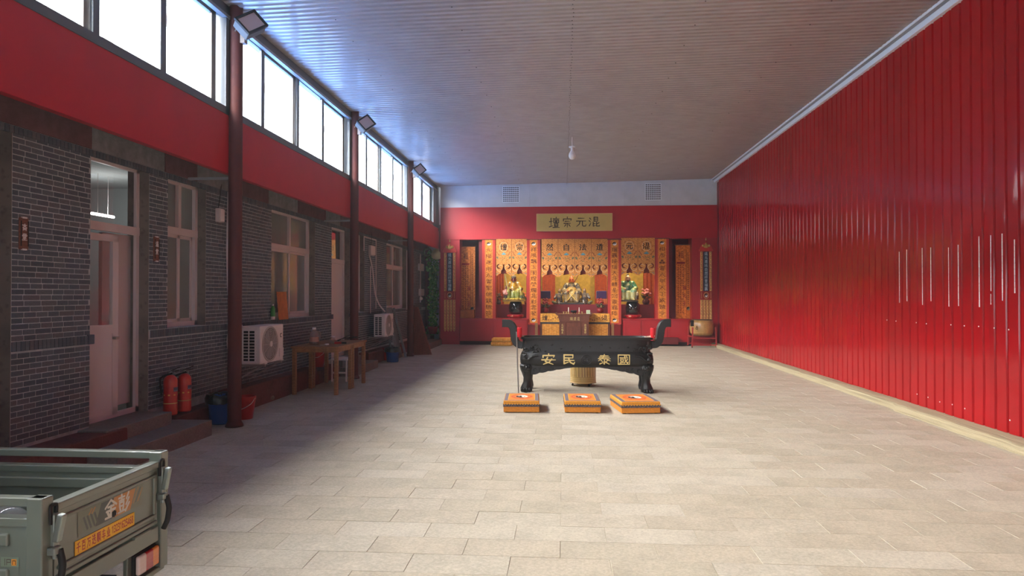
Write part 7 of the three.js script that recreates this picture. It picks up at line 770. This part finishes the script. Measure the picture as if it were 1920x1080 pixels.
{ // carved incense table and what stands on it
  const D = 21.6, X0 = AX(1043, D), X1 = AX(1109, D), Yt = AY(588.5, D), b0 = AX(1048.5, D), b1 = AX(1104, D), t = thing('incense_table', 'carved brown incense table with gold characters', 'table', [(X0 + X1) / 2, 0, D + 0.2]); P('table_top', rbx(X0, X1, Yt - 0.045, Yt, D - 0.02, D + 0.4, 0.01), M.darkWood, t); for (const s of [0, 1]) { const x = s ? X1 : X0; P('scroll_end', merge([rod([x, Yt + 0.015, D], [x, Yt + 0.015, D + 0.38], 0.035)]), M.darkWood, t); }
  P('frieze', poly([[X0 + 0.05, Yt - 0.045], [X1 - 0.05, Yt - 0.045], [b1 - 0.01, AY(603, D)], [b0 + 0.01, AY(603, D)]].reverse(), 0.04).translate(0, 0, -D - 0.04), M.darkWood, t); P('body', rbx(b0, b1, 0.04, AY(603, D), D + 0.01, D + 0.36, 0.006), M.darkWood, t); const pw = (b1 - b0); for (const [u0, u1, n] of [[0.04, 0.22, 'side_panel'], [0.26, 0.74, 'front_panel'], [0.78, 0.96, 'side_panel']]) P(n, rbx(b0 + pw * u0, b0 + pw * u1, 0.1, AY(605.5, D), D - 0.008, D + 0.012, 0.006), M.darkWood, t);
  for (const [c, x0, x1, y0, y1] of [['瑞', 1068.5, 1074, 594.5, 601], ['道', 1075.5, 1080.5, 594.5, 601], ['混', 1082, 1087, 594.5, 601], ...['元', '祥', '陽', '星'].flatMap((c, i) => [[c, 1052.5, 1056.5, 607.5 + i * 4.6, 611.5 + i * 4.6], [['自', '法', '雷', '安'][i], 1095.5, 1099.5, 607.5 + i * 4.6, 611.5 + i * 4.6]])]) { const p = onD(x0, y1, D), q = onD(x1, y0, D), g = inkGeo(c, q.X - p.X, q.Y - p.Y, 0.008, 0.004); g.translate(p.X, p.Y, -D + 0.009); P('gold_character', g, M.gold, t); }
  const W = Yt; const cen = AX(1076, D); const cz = thing('censer', 'small dark bronze censer in the middle of the incense table', 'censer', [cen, W, D + 0.15]); P('bowl', lathe([[0, 0.034], [0.06, 0.03], [0.1, 0.06], [0.105, 0.09], [0.095, 0.11], [0.085, 0.105], [0.08, 0.07], [0, 0.06]], cen, W, D + 0.15, 22), M.iron, cz); for (const k of [0, 1, 2]) P('foot', ball(cen + Math.cos(k * 2.1) * 0.05, W + 0.018, D + 0.15 + Math.sin(k * 2.1) * 0.05, 0.018), M.iron, cz);
  for (const [x, l] of [[1066, 'small white candle on the incense table at the staff statue side'], [1086, 'small white candle on the incense table at the green box side']]) { const X = AX(x, D), c = thing('candlestick', l, 'candlestick', [X, W, D + 0.12], 'candlesticks on the incense table'); P('stick', lathe([[0, 0], [0.035, 0], [0.03, 0.012], [0.01, 0.03], [0.01, 0.06], [0.022, 0.07], [0, 0.075]], X, W, D + 0.12, 16), M.gold, c); P('wax', rod([X, W + 0.07, D + 0.12], [X, W + 0.17, D + 0.12], 0.014), M.white, c); P('flame_bulb', ball(X, W + 0.19, D + 0.12, 0.016, 1, 1.4, 1), M.paper, c); }
  for (const [x, l] of [[1057, 'small brass cup at the staff statue end of the incense table'], [1062, 'small brass cup beside the white candle'], [1091.5, 'small brass cup beside the green box']]) solo('offering_cup', lathe([[0, 0], [0.03, 0], [0.012, 0.02], [0.012, 0.04], [0.035, 0.07], [0.03, 0.07], [0, 0.04]], AX(x, D), W, D + 0.1, 16), M.gold, l, 'cup', 'brass cups on the incense table');
  const gb = thing('tea_box', 'pale green box with ring print on the incense table', 'box', [AX(1103, D), W, D + 0.14]); const bt = canvasTex(64, 64, (c) => { c.fillStyle = '#cfe0bf'; c.fillRect(0, 0, 64, 64); c.strokeStyle = '#7f9f6c'; c.lineWidth = 6; c.beginPath(); c.arc(32, 32, 16, 0, 7); c.stroke(); }); P('carton', uvFit(rbx(AX(1099.5, D), AX(1106.5, D), W, AY(581.5, D), D + 0.08, D + 0.2, 0.004)), printMat(bt, 0.6), gb);
}
{ // stack of gold cushions by the left cabinet
  for (const [y0, y1, dx, l, tex] of [[640.5, 648, 0, 'lower gold floor cushion of the stack at the left cabinet', 0], [634, 640.5, 3, 'upper gold floor cushion of the stack at the left cabinet', 1]]) { const D = 21.45, a = onD(920 + dx * 0.5, y1, D), b = onD(959 - dx * 0.5, y0, D), Y0 = tex ? 0.126 : 0, t = thing('floor_cushion', l, 'cushion', [(a.X + b.X) / 2, Y0, D + 0.25], 'gold floor cushions'); P('cover', rbx(a.X, b.X, Y0, Y0 + 0.125, D, D + 0.5, 0.03, 4), M.cloth, t); P('fringe', bx(a.X + 0.01, b.X - 0.01, Y0 + 0.012, Y0 + 0.05, D - 0.006, D + 0.002), M.goldCloth, t); }
  solo('low_bench', pbx(1226, 633, 1272, 645.5, 21.75, 0.18, 0.006).translate(0, 0, 0), mat('#6b1a1c', 0.6, { map: T.paint }), 'low dark red bench board before the right cabinet', 'bench');
}
{ // big drum on a red stand
  const D = 21.55, X = AX(1315.5, D), t = thing('barrel_drum', 'big pale wooden barrel drum on a red stand beside the red wall', 'drum', [X, 0, D]), yt = AY(599, D), yb = AY(627.5, D), r = 0.38, H = yt - yb; P('shell', lathe([[0, 0], [r * 0.84, 0], [r * 0.94, H * 0.2], [r, H * 0.5], [r * 0.94, H * 0.8], [r * 0.84, H], [0, H]], X, yb, D, 36), M.paleWood, t); P('skin', lathe([[r * 0.845, H - 0.03], [r * 0.85, H + 0.004], [r * 0.8, H + 0.012], [0, H + 0.012]], X, yb, D, 36), mat('#5a4632', 0.7), t, 'dark drum skin edge'); P('skin', lathe([[0, -0.012], [r * 0.8, -0.012], [r * 0.85, -0.004], [r * 0.845, 0.03]], X, yb, D, 36), mat('#5a4632', 0.7), t); P('ring', merge([(() => { const g = new THREE.TorusGeometry(0.03, 0.006, 6, 14); g.translate(X - 0.22, yb + H * 0.48, -(D - 0.33)); return g; })(), rod([X - 0.22, yb + H * 0.55, D - 0.32], [X - 0.22, yb + H * 0.58, D - 0.34], 0.012)]), M.iron, t);
  const s = thing('drum_stand', 'red wooden drum stand beside the red wall', 'stand', [X, 0, D]), red = mat('#9d2a28', 0.5); for (const [sx, sd] of [[-0.37, -0.36], [0.37, -0.36], [-0.37, 0.36], [0.37, 0.36]]) P('leg', bar([X + sx, 0.03, D + sd], [X + sx * 0.95, yb + H * 0.55, D + sd * 1.02], 0.04, 0.04), red, s); for (const y of [0.09, 0.3]) for (const sd of [-0.36, 0.36]) P('rail', bar([X - 0.37, y, D + sd], [X + 0.37, y, D + sd], 0.03, 0.03), red, s); for (const sx of [-0.37, 0.37]) P('rail', bar([X + sx, yb - 0.03, D - 0.36], [X + sx, yb - 0.03, D + 0.36], 0.035, 0.03), red, s); for (const [sx, sd] of [[-0.37, -0.36], [0.37, -0.36], [-0.37, 0.36], [0.37, 0.36]]) P('castor', ball(X + sx, 0.022, D + sd, 0.022), M.rubber, s);
  const bt = thing('drum_beaters', 'black beater holder hung on the drum stand', 'holder', [X - 0.37, 0.6, D - 0.37]); P('pouch', rbx(X - 0.43, X - 0.33, yb + H * 0.62, yt + 0.0, D - 0.45, D - 0.39, 0.01), M.black, bt); P('beater', rod([X - 0.38, yt - 0.05, D - 0.42], [X - 0.37, yt + 0.04, D - 0.42], 0.012), M.tableWood, bt);
}
// warm niche downlights
for (const [x, D, l, I] of [[960, 22.52, 'warm downlight over the staff statue', 20], [1048, 22.52, 'warm downlight over the central niche near the staff statue', 13], [1096, 22.52, 'warm downlight over the central niche near the green statue', 13], [1188, 22.52, 'warm downlight over the green robed statue', 20]]) {
  const X = AX(x, D), y = HY + 0.295, t = thing('downlight', l, 'lamp', [X, y - 0.08, D], 'niche downlights'); P('can', lathe([[0.05, -0.08], [0.055, -0.08], [0.055, 0], [0, 0]], X, y, D, 18), M.white, t); P('glow_disc', lathe([[0, -0.06], [0.048, -0.06]], X, y, D, 18), new THREE.MeshStandardMaterial({ color: 0xffffff, emissive: new THREE.Color(1, 0.8, 0.5), emissiveIntensity: 4 }), t);
  const s = new THREE.SpotLight(new THREE.Color(1, 0.82, 0.5), I, 0, 1.0, 0.7); s.name = 'downlight_beam'; s.position.set(X, y - 0.085, -D); s.target.position.set(X, 1.4, -D - 0.75); s.castShadow = true; s.shadow.radius = 2; scene.add(s, s.target);
}
scene.traverse((o) => { if (o.isMesh) { o.castShadow = true; o.receiveShadow = true; } });
renderer.render(scene, camera);
